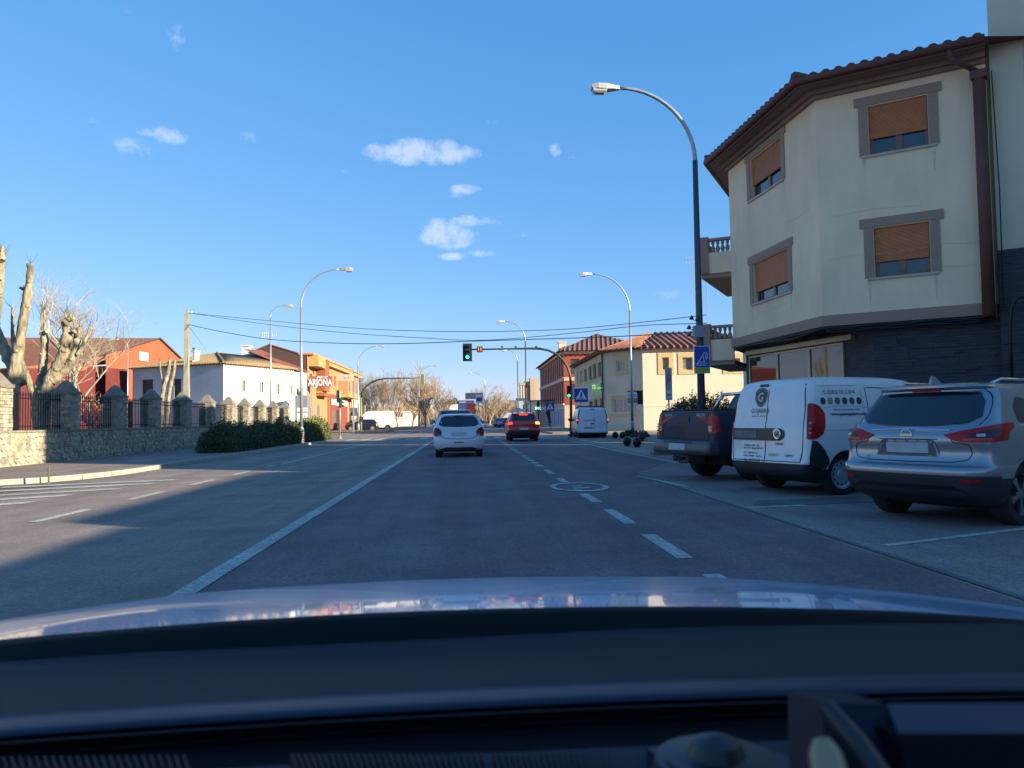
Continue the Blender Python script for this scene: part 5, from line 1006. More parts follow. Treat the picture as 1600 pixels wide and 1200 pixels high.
def wire(label, A, mids, E, Y0, Y1, r=.013):
    pts = []; ctl = [A]+mids+[E]; n = len(ctl); P3 = [P(x, y, Y0+(Y1-Y0)*i/(n-1)) for i, (x, y) in enumerate(ctl)]
    for i in range(n-1):
        for k in range(6):
            f = k/6; p0 = P3[max(i-1, 0)]; p1 = P3[i]; p2 = P3[i+1]; p3 = P3[min(i+2, n-1)]; pts.append(.5*((2*p1)+(p2-p0)*f+(2*p0-5*p1+4*p2-p3)*f*f+(3*p1-p0-3*p2+p3)*f**3))
    pts.append(P3[-1]); o = B().tube(pts, r, 5).ob('overhead_wire', WIRE, None, True); tag(o, label, 'wire')
wire('topmost overhead wire from the utility pole across the road', (295, 489), [(430, 502), (560, 513), (700, 518), (850, 516), (960, 508)], (1104, 492), 42, 24)
wire('overhead wire starting with the topmost one but sagging lower', (295, 489), [(420, 507), (540, 520), (660, 528), (760, 531.5), (900, 520), (1000, 509)], (1104, 505), 42, 24.2)
wire('lowest overhead wire from the utility pole, nearly level over the road', (295, 507), [(340, 517), (420, 530), (520, 536), (620, 537), (740, 533), (900, 528), (1000, 524)], (1104, 517), 42, 24.4, .017)
wire('short wire dropping from the utility pole to the white house roof', (296, 511), [(308, 527)], (322, 546), 42, 76)
bl = M('black_cast_iron', (.014, .014, .016), .45, .3, .2, 12)
bw_ = None
for (px, py, lb) in ((961.5, 685, 'leftmost black ball bollard on the right pavement'), (973, 685, 'second black ball bollard from the left'), (980, 697, 'front left black ball bollard by the kerb'), (995.5, 699, 'front right black ball bollard beside the pickup'), (1003, 689, 'black ball bollard behind the front pair')):
    g = G(px, py, .11); R = .175
    if bw_ is None:
        b0 = thing('ball_bollard', lb, 'bollard', (g.x, g.y, .11), 0, 'black ball bollards on the right pavement'); prof = [(.02, 0), (.10, 0), (.11, .03), (.07, .04)]+[(R*sin(a), R*1.0+.02-R*cos(a)) for a in [radians(28+152*k/11) for k in range(12)]]
        prof[-1] = (.004, prof[-1][1]); B().lathe(prof, 22).ob('ball', bl, b0, True); B().lathe([(.13, 0), (.13, .02), (.09, .025)], 20).ob('foot', bl, b0); bw_ = b0
    else: dup(bw_, (g.x, g.y, .11), 0, lb)
# ================================================================== vehicles
TYRE = M('tyre_rubber', (.018, .018, .02), .8, 0, .15, 20); RIMM = M('alloy_rim', (.30, .31, .33), .3, .8, .1, 10); RIMD = M('dark_rim', (.05, .05, .055), .35, .7, .1, 10); RIMS = M('silver_hubcap', (.42, .44, .48), .35, .3, .1, 10)
CLAD = M('grey_cladding', (.022, .022, .025), .6, 0, .15, 30); ARCH = M('wheel_well', (.008, .008, .009), .9)
CGLASS = M('car_glass', (.012, .014, .017), .04, 0, .1, 1, spec=.8); LRED = M('tail_lamp_red', (.42, .008, .010), .22, 0, .25, 30, spec=.35); LREDL = M('lit_brake_lamp', (.6, .03, .02), .2, emit=(1, .05, .02), estr=1.0); LAMB = M('lit_indicator', (.7, .3, .03), .2, emit=(1, .42, .04), estr=1.4); LCLR = M('clear_lamp', (.45, .42, .42), .15); LBLK = M('smoked_lamp', (.05, .01, .012), .1)
CHROME = M('chrome', (.62, .64, .66), .12, 1, .05, 5); PLATE = M('blurred_number_plate', (.40, .41, .43), .6, 0, .14, 7, col2=(.50, .51, .52)); SEAM = M('panel_gap', (.01, .01, .012), .7)
def paint(name, c, metal=.0, rough=.32): return M(name, c, rough, metal, .05, 2.5, coat=.6, dirt=.06)
def catm(P_, sub):
    out = []; n = len(P_)
    for i in range(n-1):
        p0, p1, p2, p3 = P_[max(i-1, 0)], P_[i], P_[i+1], P_[min(i+2, n-1)]
        for k in range(sub):
            f = k/sub; out.append(tuple((p1[j] if abs(p1[j]-p2[j]) < 1e-6 else max(min(p1[j], p2[j]), min(max(p1[j], p2[j]), .5*((2*p1[j])+(p2[j]-p0[j])*f+(2*p0[j]-5*p1[j]+4*p2[j]-p3[j])*f*f+(3*p1[j]-p0[j]-3*p2[j]+p3[j])*f**3)))) for j in range(len(p1))))
    out.append(tuple(P_[-1])); return out
def ring(z, yr, yf, w_, r, rf, bow):
    h = []; Lh = (yf-yr)/2
    for k in range(8): x = (w_-r)*k/8; h.append((x, yr+bow*(x/w_)**2))
    yb = yr+bow*((w_-r)/w_)**2
    for k in range(8): a = pi/2*k/8; h.append((w_-r+r*sin(a), yb+r*(1-cos(a))))
    fb = bow*1.6; yfb = yf-fb*((w_-rf)/w_)**2; ya, yb2 = yb+r, yfb-rf
    for k in range(22): h.append((w_, ya+(yb2-ya)*k/22))
    for k in range(8): a = pi/2*k/8; h.append((w_-rf+rf*cos(a), yb2+rf*sin(a)))
    for k in range(9): x = (w_-rf)*(1-k/8); h.append((x, yf-fb*(x/w_)**2))
    full = h+[(-x, y) for (x, y) in h[-2:0:-1]]
    return [(x, y, z) for x, y in full]
def body_mesh(name, slices, sub=4):
    rows = [ring(*s) for s in catm(slices, sub)]; n = len(rows[0]); v = [p for r in rows for p in r]; f = []
    for i in range(len(rows)-1):
        for k in range(n): k2 = (k+1) % n; f.append((i*n+k, i*n+k2, (i+1)*n+k2, (i+1)*n+k))
    f.append(tuple(range(n-1, -1, -1))); q = (len(rows)-1)*n; f.append(tuple(q+k for k in range(n)))
    me = bpy.data.meshes.new(name); me.from_pydata(v, [], f); me.update(); return me
def rnd(poly, r, n=4):
    out = []; m = len(poly); P2 = [Vector(p) for p in poly]
    for i in range(m):
        a, p, c = P2[i-1], P2[i], P2[(i+1) % m]; u, v = (a-p), (c-p); rr_ = min(r, u.length*.45, v.length*.45); u.normalize(); v.normalize(); s_, e_ = p+u*rr_, p+v*rr_
        for k in range(n+1): f = k/n; out.append((s_*(1-f)**2+p*2*f*(1-f)+e_*f*f))
    return out
def mir(poly): return [(-x, y) for x, y in poly][::-1]
def wheel(parent, x, y, r, wd, style, side, steer=0):
    mx = Matrix.Translation((x, y, r)) @ Matrix.Rotation(pi/2*side, 4, 'Y')
    tp = [(r*.66, -wd/2), (r*.9, -wd/2), (r*.985, -wd*.38), (r, -wd*.2), (r, wd*.2), (r*.985, wd*.38), (r*.93, wd/2), (r*.70, wd*.5), (r*.66, wd*.44)]
    o = B().lathe(tp, 32, mx, closed=True).ob('wheel', TYRE, parent, True, 40)
    rb = B().lathe([(r*.01, wd*.18), (r*.6, wd*.12), (r*.655, wd*.2), (r*.67, wd*.46), (r*.62, wd*.44), (r*.60, wd*.3)][:1]+[(r*.58, wd*.10), (r*.64, wd*.18), (r*.665, wd*.46), (r*.69, wd*.48), (r*.69, wd*.44)], 28, mx, cap=False)
    mt = RIMS if style in ('steel', 'cap') else (RIMD if style == 'dark' else RIMM)
    rim = rb.ob('rim', ARCH if style != 'steel' else mt, o, True, 35)
    sp = B(); z1 = wd*.40
    if style == 'steel' or style == 'cap':
        sp.lathe([(r*.08, z1*1.05), (r*.2, z1*1.05), (r*.24, z1*.85), (r*.42, z1*.95), (r*.56, z1*.8), (r*.64, z1*.95), (r*.66, z1*.7)], 28, mx, cap=False); sp.lathe([(r*.005, z1*1.06), (r*.08, z1*1.05)], 16, mx, cap=False); rim2 = sp.ob('hubcap', mt, o, True, 30)
        hb_ = B()
        for k in range(12): a = 2*pi*k/12; hb_.lathe([(r*.055, z1*.7), (r*.055, z1*.93)], 8, mx @ Matrix.Rotation(a, 4, 'Z') @ Matrix.Translation((r*.49, 0, 0)))
        hb_.ob('hub_hole', ARCH, o)
    else:
        ns = 5
        sp.lathe([(r*.02, z1), (r*.13, z1), (r*.16, z1*.7), (r*.16, z1*.3)], 16, mx)
        for k in range(ns):
            a = 2*pi*k/ns; m2 = mx @ Matrix.Rotation(a, 4, 'Z'); n = len(sp.v); q = [(r*.1, .05*r, z1), (r*.1, -.05*r, z1), (r*.66, -.12*r, z1*.98), (r*.66, .12*r, z1*.98), (r*.1, .05*r, z1*.5), (r*.1, -.05*r, z1*.5), (r*.66, -.10*r, z1*.5), (r*.66, .10*r, z1*.5)]
            sp.v += [m2 @ Vector(c_) for c_ in q]; sp.f += [(n, n+1, n+2, n+3), (n+4, n+7, n+6, n+5), (n, n+3, n+7, n+4), (n+1, n+5, n+6, n+2)]
        sp.lathe([(r*.62, z1*.9), (r*.67, z1*1.1), (r*.68, z1*.9)], 28, mx, cap=False); sp.ob('spokes', mt, o, False)
    return o
class Car:
    def __init__(s, name, label, cat, pos, head, slices, pnt, wh, clad=None, clad_mat=None, group=None, rims='alloy', sub=4, extra=None, lz=0):
        s.o = thing(name, label, cat, (pos[0], pos[1], lz), -radians(head), group)
        me = body_mesh('body', slices, sub); me.materials.append(pnt); me.materials.append(ARCH); me.materials.append(clad_mat or CLAD)
        b = bpy.data.objects.new('body', me); COL.objects.link(b)
        y1, y2, r, tr, wd = wh; cut = B()
        for yy in (y1, y2):
            for sd_ in (-1, 1): cut.lathe([(r*1.13, -.30), (r*1.13, .34)], 36, Matrix.Translation((sd_*(tr+.0), yy, r*1.02)) @ Matrix.Rotation(pi/2*sd_, 4, 'Y'))
        cme = bpy.data.meshes.new('cut'); cme.from_pydata(cut.v, [], cut.f)
        for _ in range(2): cme.materials.append(ARCH)
        cme.materials.append(ARCH); cme.polygons.foreach_set('material_index', [1]*len(cme.polygons)); cme.update(); c = bpy.data.objects.new('cut', cme); COL.objects.link(c)
        md = b.modifiers.new('c', 'BOOLEAN'); md.operation = 'DIFFERENCE'; md.solver = 'EXACT'; md.object = c; md.material_mode = 'INDEX'
        bpy.context.view_layer.update(); me2 = bpy.data.meshes.new_from_object(b.evaluated_get(bpy.context.evaluated_depsgraph_get())); b.modifiers.clear(); b.data = me2; bpy.data.objects.remove(c)
        me2.materials.clear(); [me2.materials.append(m_) for m_ in (pnt, ARCH, clad_mat or CLAD)]
        if clad:
            for p in me2.polygons:
                if p.material_index == 0 and p.center.z < clad(p.center.x, p.center.y): p.material_index = 2
        bm = bmesh.new(); bm.from_mesh(me2); s.bvh = BVHTree.FromBMesh(bm)
        # split cladding from the painted body
        if clad:
            bm2 = bm.copy(); bmesh.ops.delete(bm2, geom=[f for f in bm2.faces if f.material_index != 2], context='FACES'); cm = bpy.data.meshes.new('lower_cladding'); bm2.to_mesh(cm); bm2.free(); [cm.materials.append(m_) for m_ in (clad_mat or CLAD, clad_mat or CLAD, clad_mat or CLAD)]
            cm.polygons.foreach_set('use_smooth', [True]*len(cm.polygons)); cm.set_sharp_from_angle(angle=radians(38)); co_ = bpy.data.objects.new('lower_cladding', cm); COL.objects.link(co_); co_.parent = s.o
            bmesh.ops.delete(bm, geom=[f for f in bm.faces if f.material_index == 2], context='FACES')
        bm.to_mesh(me2); bm.free(); me2.polygons.foreach_set('use_smooth', [True]*len(me2.polygons)); me2.set_sharp_from_angle(angle=radians(38)); b.parent = s.o; s.body = b
        B().box(-(tr-.1), tr-.1, slices[0][1]+.35, slices[0][2]-.35, .17 if slices[0][0] < .35 else .3, slices[0][0]+.02).ob('underbody', ARCH, s.o)
        for yy in (y1, y2):
            for sd_ in (-1, 1): wheel(s.o, sd_*(tr-wd/2+.02), yy, r, wd, rims, sd_)
            B().tube([(-tr+.1, yy, r*.9), (tr-.1, yy, r*.9)], .05, 8).ob('axle', ARCH, s.o)
        s.tr = tr
    def proj(s, th, u, z, off):
        d = Vector((-sin(th), cos(th), 0)); uu = Vector((cos(th), sin(th), 0)); org = (Vector((0, 2.2, 0)).dot(d))*d
        o = uu*u - d*8 + Vector((0, 0, z)); hit, n, i, ds = s.bvh.ray_cast(o, d)
        if hit is None: hit, n, i, ds = s.bvh.find_nearest(uu*u + Vector((0, 0, z)) + d*(0.1 if th == 0 else 0))
        if n.dot(d) > 0: n = -n
        return hit + n*off, n
    def dec(s, nm, poly, mat, th=0.0, off=.006, step=.09, sub=None, thick=.02, r=0):
        th = radians(th)
        if r: poly = rnd(poly, r)
        poly = [Vector(p) for p in poly]; m = len(poly); den = []
        for i in range(m):
            a, c = poly[i], poly[(i+1) % m]; k = max(1, int((c-a).length/step)); den += [a.lerp(c, j/k) for j in range(k)]
        xs = [p.x for p in den]; ys = [p.y for p in den]; pts = list(den); nb = len(den)
        def inside(q):
            c = False
            for i in range(m):
                a, b_ = poly[i], poly[(i+1) % m]
                if (a.y > q.y) != (b_.y > q.y) and q.x < (b_.x-a.x)*(q.y-a.y)/(b_.y-a.y)+a.x: c = not c
            return c
        x = min(xs)+step/2
        while x < max(xs):
            y = min(ys)+step/2
            while y < max(ys):
                q = Vector((x, y))
                if inside(q): pts.append(q)
                y += step
            x += step
        vs, _, fs, *_r = delaunay_2d_cdt(pts, [(i, (i+1) % nb) for i in range(nb)], [], 1, 1e-5)
        V = []; nn = []
        for q in vs: h, n = s.proj(th, q.x, q.y, off); V.append(h); nn.append(n)
        F = [tuple(f) for f in fs]; cnt = {}
        for f in F:
            for i in range(len(f)): e = (f[i], f[(i+1) % len(f)]); cnt[e] = 1
        d = Vector((-sin(th), cos(th), 0)); k0 = len(V); bd = [e for e in cnt if (e[1], e[0]) not in cnt]; mp = {}
        for e in bd:
            for q in e:
                if q not in mp: mp[q] = len(V); V.append(V[q]-nn[q]*thick)
        for (a, c) in bd: F.append((c, a, mp[a], mp[c]))
        # make faces look outwards
        o = mesh_obj(nm, V, F, mat, sub or s.o, True, sharp=40); return o
    def both(s, nm, poly, mat, th=0.0, **k): s.dec(nm, poly, mat, th, **k); return s.dec(nm, mir(poly), mat, -th, **k)
    def line(s, nm, pts, w_, mat, th=0.0, off=.004, sub=None):
        P2 = [Vector(p) for p in pts]; L_, R_ = [], []
        if len(P2) > 3:
            P2 = [P2[0]]+[v_ for i_ in range(1, len(P2)-1) for v_ in rnd([P2[i_-1], P2[i_], P2[i_+1]], .06, 3)[4:8]]+[P2[-1]]
        for i, p in enumerate(P2):
            t = (P2[min(i+1, len(P2)-1)]-P2[max(i-1, 0)]).normalized(); n = Vector((-t.y, t.x))*w_/2; L_.append(p+n); R_.append(p-n)
        return s.dec(nm, L_+R_[::-1], mat, th, off, .12, sub, .01)
    def text(s, body, size, mat, u, z, th=0.0, sx=1.0, bold=0.0, off=.008):
        o = text(body, size, mat, None, Matrix.Identity(4), 'lettering', ext=0, bold=bold, sx=sx); th = radians(th)
        for v in o.data.vertices: h, n = s.proj(th, u+v.co.x, z+v.co.y, off); v.co = h
        o.parent = s.o; return o
    def mirror_(s, y, z, w_, pnt, sc=1.0):
        for sd_ in (-1, 1):
            mx = Matrix.Translation((sd_*(w_+.11*sc), y, z)); prof = [(-.09, .6), (-.05, .95), (.02, 1), (.08, .75), (.11, .35)]; v = B()
            for (yy, k) in prof:
                for i in range(12): a = 2*pi*i/12; v.v.append(mx @ Vector((sc*.115*k*cos(a), sc*yy, sc*.085*k*(sin(a)) )))
            for i in range(4):
                for k in range(12): k2 = (k+1) % 12; v.f.append((i*12+k, i*12+k2, (i+1)*12+k2, (i+1)*12+k))
            v.f.append(tuple(range(11, -1, -1))); v.f.append(tuple(48+k for k in range(12))); o = v.ob('side_mirror', pnt, s.o, True, 50)
            B().tube([(sd_*(w_-.05), y+.05, z-.05), (sd_*(w_+.06), y+.02, z-.02)], .025, 6).ob('mirror_arm', BLACKP, o)
    def plate(s, u, z, th=0.0, w_=.52, h=.11):
        return s.dec('number_plate', [(u-w_/2, z-h/2), (u+w_/2, z-h/2), (u+w_/2, z+h/2), (u-w_/2, z+h/2)], PLATE, th, .014, .1, None, .02)
def sidewin(c, polys, mat=CGLASS):
    for p in polys: c.dec('side_window', p, mat, 90, .004, .1, r=.05); c.dec('side_window', [(-x, y) for x, y in p][::-1], mat, -90, .004, .1, r=.05)
def seams(c, lines):
    for l_ in lines: c.line('panel_gap', l_, .012, SEAM, 90); c.line('panel_gap', [(-x, y) for x, y in l_], .012, SEAM, -90)
# z, rear y, front y, half width, rear corner r, front corner r, bow
SUVS = [(.24, .30, 4.2, .80, .3, .3, .05), (.34, .09, 4.3, .86, .3, .35, .08), (.48, .02, 4.36, .90, .3, .4, .10), (.60, .00, 4.38, .905, .28, .4, .10), (.655, .02, 4.38, .905, .26, .4, .10), (.69, .09, 4.37, .90, .22, .4, .10), (.80, .13, 4.34, .90, .2, .4, .09), (.94, .12, 4.28, .90, .2, .4, .09), (1.02, .14, 4.1, .895, .22, .4, .09), (1.07, .19, 3.5, .88, .26, .35, .08), (1.16, .27, 3.1, .84, .26, .3, .08), (1.30, .38, 2.85, .785, .24, .28, .08), (1.44, .50, 2.55, .725, .22, .26, .08), (1.50, .53, 2.40, .69, .2, .24, .08), (1.53, .46, 2.28, .665, .2, .22, .08), (1.555, .46, 2.15, .64, .25, .22, .10), (1.58, .62, 1.95, .56, .3, .22, .08), (1.595, .95, 1.65, .38, .2, .2, .05)]
SILV = paint('silver_paint', (.30, .31, .33), .65, .26)
pos = (4.86, 8.40)
q = Car('parked_suv', 'silver suv parked nose in at the right edge, rear towards the road', 'car', pos, 64, SUVS, SILV, (.90, 3.54, .345, .80, .22), lambda x, y: .53 if .35 < y < 3.7 else .585)
QW = q
q.dec('rear_window', [(-.60, 1.13), (-.3, 1.105), (0, 1.10), (.3, 1.105), (.60, 1.13), (.71, 1.20), (.67, 1.36), (.60, 1.455), (.3, 1.475), (0, 1.48), (-.3, 1.475), (-.60, 1.455), (-.67, 1.36), (-.71, 1.20)], CGLASS, 0, .013, .05)
q.dec('brake_light', [(-.17, 1.485), (.17, 1.485), (.17, 1.503), (-.17, 1.503)], LRED, 0, .01, .1)
lampP = [(.50, 1.015), (.60, 1.045), (.75, 1.08), (.86, 1.10)]
L35 = rnd([(.42, 1.0), (.62, 1.05), (.80, 1.085), (1.02, 1.13), (1.10, 1.13), (1.09, 1.07), (1.03, 1.02), (1.02, .945), (.86, .93), (.60, .925), (.52, .94)], .02)
for sg_ in (1, -1):
    pl_ = [(x, y) for x, y in L35] if sg_ > 0 else mir([(x, y) for x, y in L35])
    lo = q.dec('tail_lamp', pl_, LRED, 35*sg_, .010, .06, thick=.03)
    pi_ = rnd([(.63, .965), (.66, 1.01), (.84, 1.05), (.95, 1.06), (.93, 1.0), (.90, .975)], .02); q.dec('clear_lens', pi_ if sg_ > 0 else mir(pi_), LBLK, 35*sg_, .016, .05, lo)
    pi_ = rnd([(.60, .945), (.85, .955), (.85, .97), (.6, .965)], .004); q.dec('light_guide', pi_ if sg_ > 0 else mir(pi_), M('bright_red_lens', (.55, .03, .02), .15), 35*sg_, .017, .05, lo)
    pi_ = rnd([(.72, .985), (.80, .985), (.80, 1.015), (.72, 1.01)], .01); q.dec('reverse_lens', pi_ if sg_ > 0 else mir(pi_), LCLR, 35*sg_, .018, .05, lo)
q.dec('chrome_strip', [(-.47, 1.035), (0, 1.055), (.47, 1.035), (.47, 1.052), (0, 1.078), (-.47, 1.052)], CHROME, 0, .014, .08)
rc = q.dec('plate_recess', [(-.37, .775), (.37, .775), (.31, .945), (-.31, .945)], SILV, 0, .004, .1); q.line('panel_gap', [(-.38, .77), (.38, .77), (.32, .948), (-.32, .948), (-.38, .77)], .008, M('soft_gap', (.09, .09, .10), .6)); q.plate(0, .86, w_=.5, h=.115)
q.line('panel_gap', [(-.50, .975), (-.50, .93), (-.68, .90), (-.70, .80), (-.66, .735), (-.5, .71), (0, .705), (.5, .71), (.66, .735), (.70, .80), (.68, .90), (.50, .93), (.50, .975)], .008, SEAM); q.line('panel_gap', [(-.35, .955), (.35, .955)], .01, SEAM)
q.line('panel_gap', [(.72, 1.11), (.755, 1.2), (.73, 1.33), (.69, 1.43), (.62, 1.5)], .007, SEAM); q.line('panel_gap', [(-.72, 1.11), (-.755, 1.2), (-.73, 1.33), (-.69, 1.43), (-.62, 1.5)], .007, SEAM)
# round badge with a bar
h, n = q.proj(0, 0, 1.0, .008); mxb = Matrix.Translation(h) @ Matrix.Rotation(pi/2, 4, 'X')
bg_ = B().lathe([(.052, 0), (.062, .006), (.066, .0), (.062, -.004), (.052, -.004)], 28, mxb, closed=True).ob('badge', CHROME, q.o, True); B().box(-.075, .075, h.y-.008, h.y+.004, 1.0-.014, 1.0+.014).ob('badge_bar', CHROME, bg_)
q.text('dCi', .035, M('badge_red', (.35, .03, .03), .4), -.50, .745)
q.both('reflector', rnd([(.62, .50), (.80, .515), (.80, .545), (.62, .53)], .01), LRED, 20, off=.008, step=.08)
q.dec('bumper_insert', [(-.60, .28), (.60, .28), (.68, .40), (.55, .46), (-.55, .46), (-.68, .40)], M('insert_black', (.010, .010, .012), .4), 0, .006, .1)
sidewin(q, [[(.80, 1.13), (1.15, 1.12), (1.22, 1.36), (.98, 1.42), (.83, 1.30)], [(1.27, 1.11), (2.1, 1.09), (2.1, 1.45), (1.33, 1.46)], [(2.16, 1.09), (3.0, 1.09), (2.65, 1.40), (2.16, 1.45)]])
seams(q, [[(1.20, .55), (1.28, .8), (1.22, 1.1)], [(2.13, .5), (2.13, 1.08)], [(3.15, .5), (3.2, 1.05)]])
q.line('chrome_window_line', [(.8, 1.10), (1.2, 1.095), (3.1, 1.07)], .018, CHROME, 90); q.mirror_(2.85, 1.12, .88, SILV)
fn = B(); fn.v = [Vector(v) for v in ((-.02, .60, 1.575), (.02, .60, 1.575), (.02, .82, 1.585), (-.02, .82, 1.585), (-.005, .80 - .17, 1.675), (.005, .80-.17, 1.675), (.008, .68, 1.675), (-.008, .68, 1.675))]; fn.f = [(0, 1, 5, 4), (1, 2, 6, 5), (2, 3, 7, 6), (3, 0, 4, 7), (4, 5, 6, 7)]; fn.ob('roof_antenna', SILV, q.o)
for s_ in (-1, 1): B().tube([(s_*.56, .85, 1.57), (s_*.58, 1.0, 1.615), (s_*.585, 1.9, 1.61), (s_*.6, 2.2, 1.54)], .018, 8).ob('roof_rail', CHROME, q.o, True)
# -- white delivery van ---------------------------------------------
VANW = paint('white_van_paint', (.76, .73, .70), 0, .3)
VANS = [(.26, .25, 4.2, .80, .2, .3, .04), (.34, .04, 4.33, .87, .15, .35, .04), (.50, .0, 4.40, .905, .12, .4, .04), (.58, .02, 4.40, .915, .10, .4, .035), (.72, .04, 4.38, .92, .10, .4, .03), (.90, .05, 4.30, .92, .10, .4, .03), (1.02, .06, 4.1, .915, .10, .4, .03), (1.10, .07, 3.75, .91, .10, .35, .03), (1.2, .09, 3.45, .895, .11, .3, .03), (1.45, .12, 3.05, .865, .12, .25, .03), (1.65, .16, 2.70, .83, .14, .22, .04), (1.74, .19, 2.5, .80, .16, .2, .05), (1.79, .25, 2.3, .75, .2, .2, .06), (1.825, .40, 2.0, .65, .25, .2, .06), (1.845, .65, 1.6, .48, .2, .2, .05)]
v = Car('delivery_van', 'white panel van with cheese maker lettering parked between the pickup and the silver suv', 'van', (4.72, 12.05), 71, VANS, VANW, (.80, 3.55, .325, .81, .20), lambda x, y: .50 if y < .35 else (.42 if y > 1.3 else .42), rims='steel')
v.dec('corner_cladding', [(.09, .43), (.09, .60), (.14, .86), (.22, .85), (.36, .72), (.45, .56), (.46, .43)], CLAD, 90, .012, .05); v.dec('corner_cladding', [(-.09, .43), (-.46, .43), (-.45, .56), (-.36, .72), (-.22, .85), (-.14, .86), (-.09, .60)], CLAD, -90, .012, .05)
for s_ in (1, -1):
    lp_ = rnd([(.79, .87), (.90, .88), (.97, .95), (.99, 1.08), (.975, 1.27), (.92, 1.38), (.85, 1.42), (.79, 1.41)], .03); lo = v.dec('tail_lamp', [(x, y) for x, y in lp_] if s_ > 0 else mir(lp_), LRED, 30*s_, .012, .05, thick=.03)
    for (z0_, z1_, mt) in ((1.10, 1.13, LCLR), (1.03, 1.05, LCLR), (.96, .98, LCLR)):
        p_ = [(.815, z0_), (.85, z0_), (.85, z1_), (.815, z1_)]; v.dec('lamp_lens', p_ if s_ > 0 else mir(p_), M('pinkish_lens', (.55, .25, .2), .2), 30*s_, .018, .05, lo)
v.line('door_gap', [(0, .50), (0, .85), (-.012, 1.1), (0, 1.3), (0, 1.78)], .014, SEAM); v.line('door_gap', [(-.79, .52), (-.84, 1.0), (-.80, 1.5), (-.74, 1.72)], .01, SEAM); v.line('door_gap', [(.76, .53), (.795, .75), (.795, 1.4), (.765, 1.55), (.73, 1.72)], .014, SEAM); v.line('door_gap', [(-.8, .52), (.76, .53)], .012, SEAM)
hs_ = v.dec('handle_strip', rnd([(-.82, .845), (.32, .845), (.42, .90), (.42, .99), (.34, 1.04), (-.82, 1.04)], .04), M('strip_black', (.018, .018, .02), .4), 0, .016, .08, thick=.03)
v.dec('number_plate', [(-.76, .88), (-.20, .88), (-.20, 1.0), (-.76, 1.0)], M('dim_plate', (.07, .075, .08), .5, 0, .5, 5, col2=(.16, .17, .18)), 0, .022, .1, hs_)
h, n = v.proj(0, .275, .945, .022); mxb = Matrix.Translation(h) @ Matrix.Rotation(pi/2, 4, 'X')
bg_ = B().lathe([(.06, 0), (.085, .012), (.092, .0), (.085, -.006)], 28, mxb).ob('badge', CHROME, v.o, True); B().lathe([(.055, .004), (.054, .010)], 24, mxb).ob('badge_centre', M('badge_grey', (.25, .26, .28), .3, .6), bg_)
B().box(.275-.03, .275+.03, h.y-.018, h.y-.012, .925, .965).ob('badge_letters', M('badge_dark', (.04, .04, .05), .4), bg_)
v.dec('brake_light', rnd([(-.24, 1.705), (-.03, 1.705), (-.03, 1.745), (-.24, 1.745)], .015), M('dark_red_glass', (.10, .008, .012), .2), 0, .012, .08)
OLIVE = M('logo_olive', (.13, .14, .09), .5); LINK = M('print_dark', (.05, .055, .06), .5); LPALE = M('logo_cream', (.55, .55, .48), .5); LGRN = M('print_green', (.33, .36, .13), .5)
cx, cz = -.17, 1.53; v.dec('logo_shield', rnd([(cx-.155, cz+.10), (cx-.10, cz+.155), (cx+.02, cz+.165), (cx+.12, cz+.13), (cx+.155, cz+.06), (cx+.13, cz-.06), (cx+.06, cz-.14), (cx, cz-.155), (cx-.08, cz-.12), (cx-.15, cz-.02)], .05), OLIVE, 0, .006, .07, thick=.004)
lg = v.dec('logo_inner', rnd([(cx-.12, cz+.08), (cx-.07, cz+.125), (cx+.03, cz+.13), (cx+.11, cz+.06), (cx+.09, cz-.06), (cx, cz-.12), (cx-.07, cz-.09), (cx-.12, cz-.01)], .04), M('logo_dark_olive', (.065, .07, .05), .5), 0, .010, .07, thick=.004)
v.text('G', .20, LPALE, cx-.0, cz+.0, off=.016, bold=.004); v.text('GUIJARRO', .11, LINK, -.17, 1.315, sx=.86, bold=.0); 
def vscrib(c, u0, u1, z, h_, mat, th=0, off=.009, seed=0):
    r = random.Random(seed+z*77); x = u0; b = B()
    while x < u1-h_*.3:
        w_ = h_*r.uniform(.35, .55)
        if r.random() < .86:
            for (a, e, z0_, z1_) in ((0, .3, 0, 1), (.3, 1, r.choice((0, .35, .75)), r.choice((.25, .6, 1)))):
                pp_ = [c.proj(radians(th), x+w_*p_, z+h_*q_, off)[0] for p_, q_ in ((a, min(z0_, z1_)), (e, min(z0_, z1_)), (e, max(z0_, z1_)+.06), (a, max(z0_, z1_)+.06))]; b.quad(*pp_)
        x += w_+h_*.14
    return stuff(b.ob('small_print', mat, c.o))
vscrib(v, -.36, .02, 1.225, .02, LINK)
for z_, a, e in ((.745, -.52, -.13), (.70, -.52, -.04), (.625, -.52, -.17), (.575, -.52, -.06)): vscrib(v, a, e, z_, .03, LINK, seed=3)
v.text('Tfno. 969 33 19 67', .062, LINK, -.29, .52, sx=.8, bold=.001)
v.text('CARGO', .055, LINK, .31, .795, bold=.001); v.text('QUESOS', .06, LGRN, .19, .62, bold=.001); vscrib(v, .44, .62, .60, .035, LINK)
v.text('EL QUESO DE CUEVA', .085, LINK, .76, 1.585, 90, sx=.80, bold=.0)
for k, cc in enumerate(((.03, .035, .045), (.22, .24, .13), (.10, .12, .06), (.05, .05, .045), (.06, .065, .075), (.03, .03, .035))):
    ang_ = [(.415+.145*k+.052*cos(2*pi*i/14), 1.45+.056*sin(2*pi*i/14)) for i in range(14)]; v.dec('printed_cheese', ang_, M('cheese_print_%s' % 'abcdef'[k], cc, .5), 90, .006, .1, thick=.003)
v.text('Venta Directa tienda online', .055, M('print_blue', (.10, .16, .33), .5), .86, 1.32, 90, sx=.9, bold=.0006); v.text('www.quesosguijarro.com', .07, M('print_navy', (.02, .035, .09), .5), .90, 1.25, 90, bold=.002)
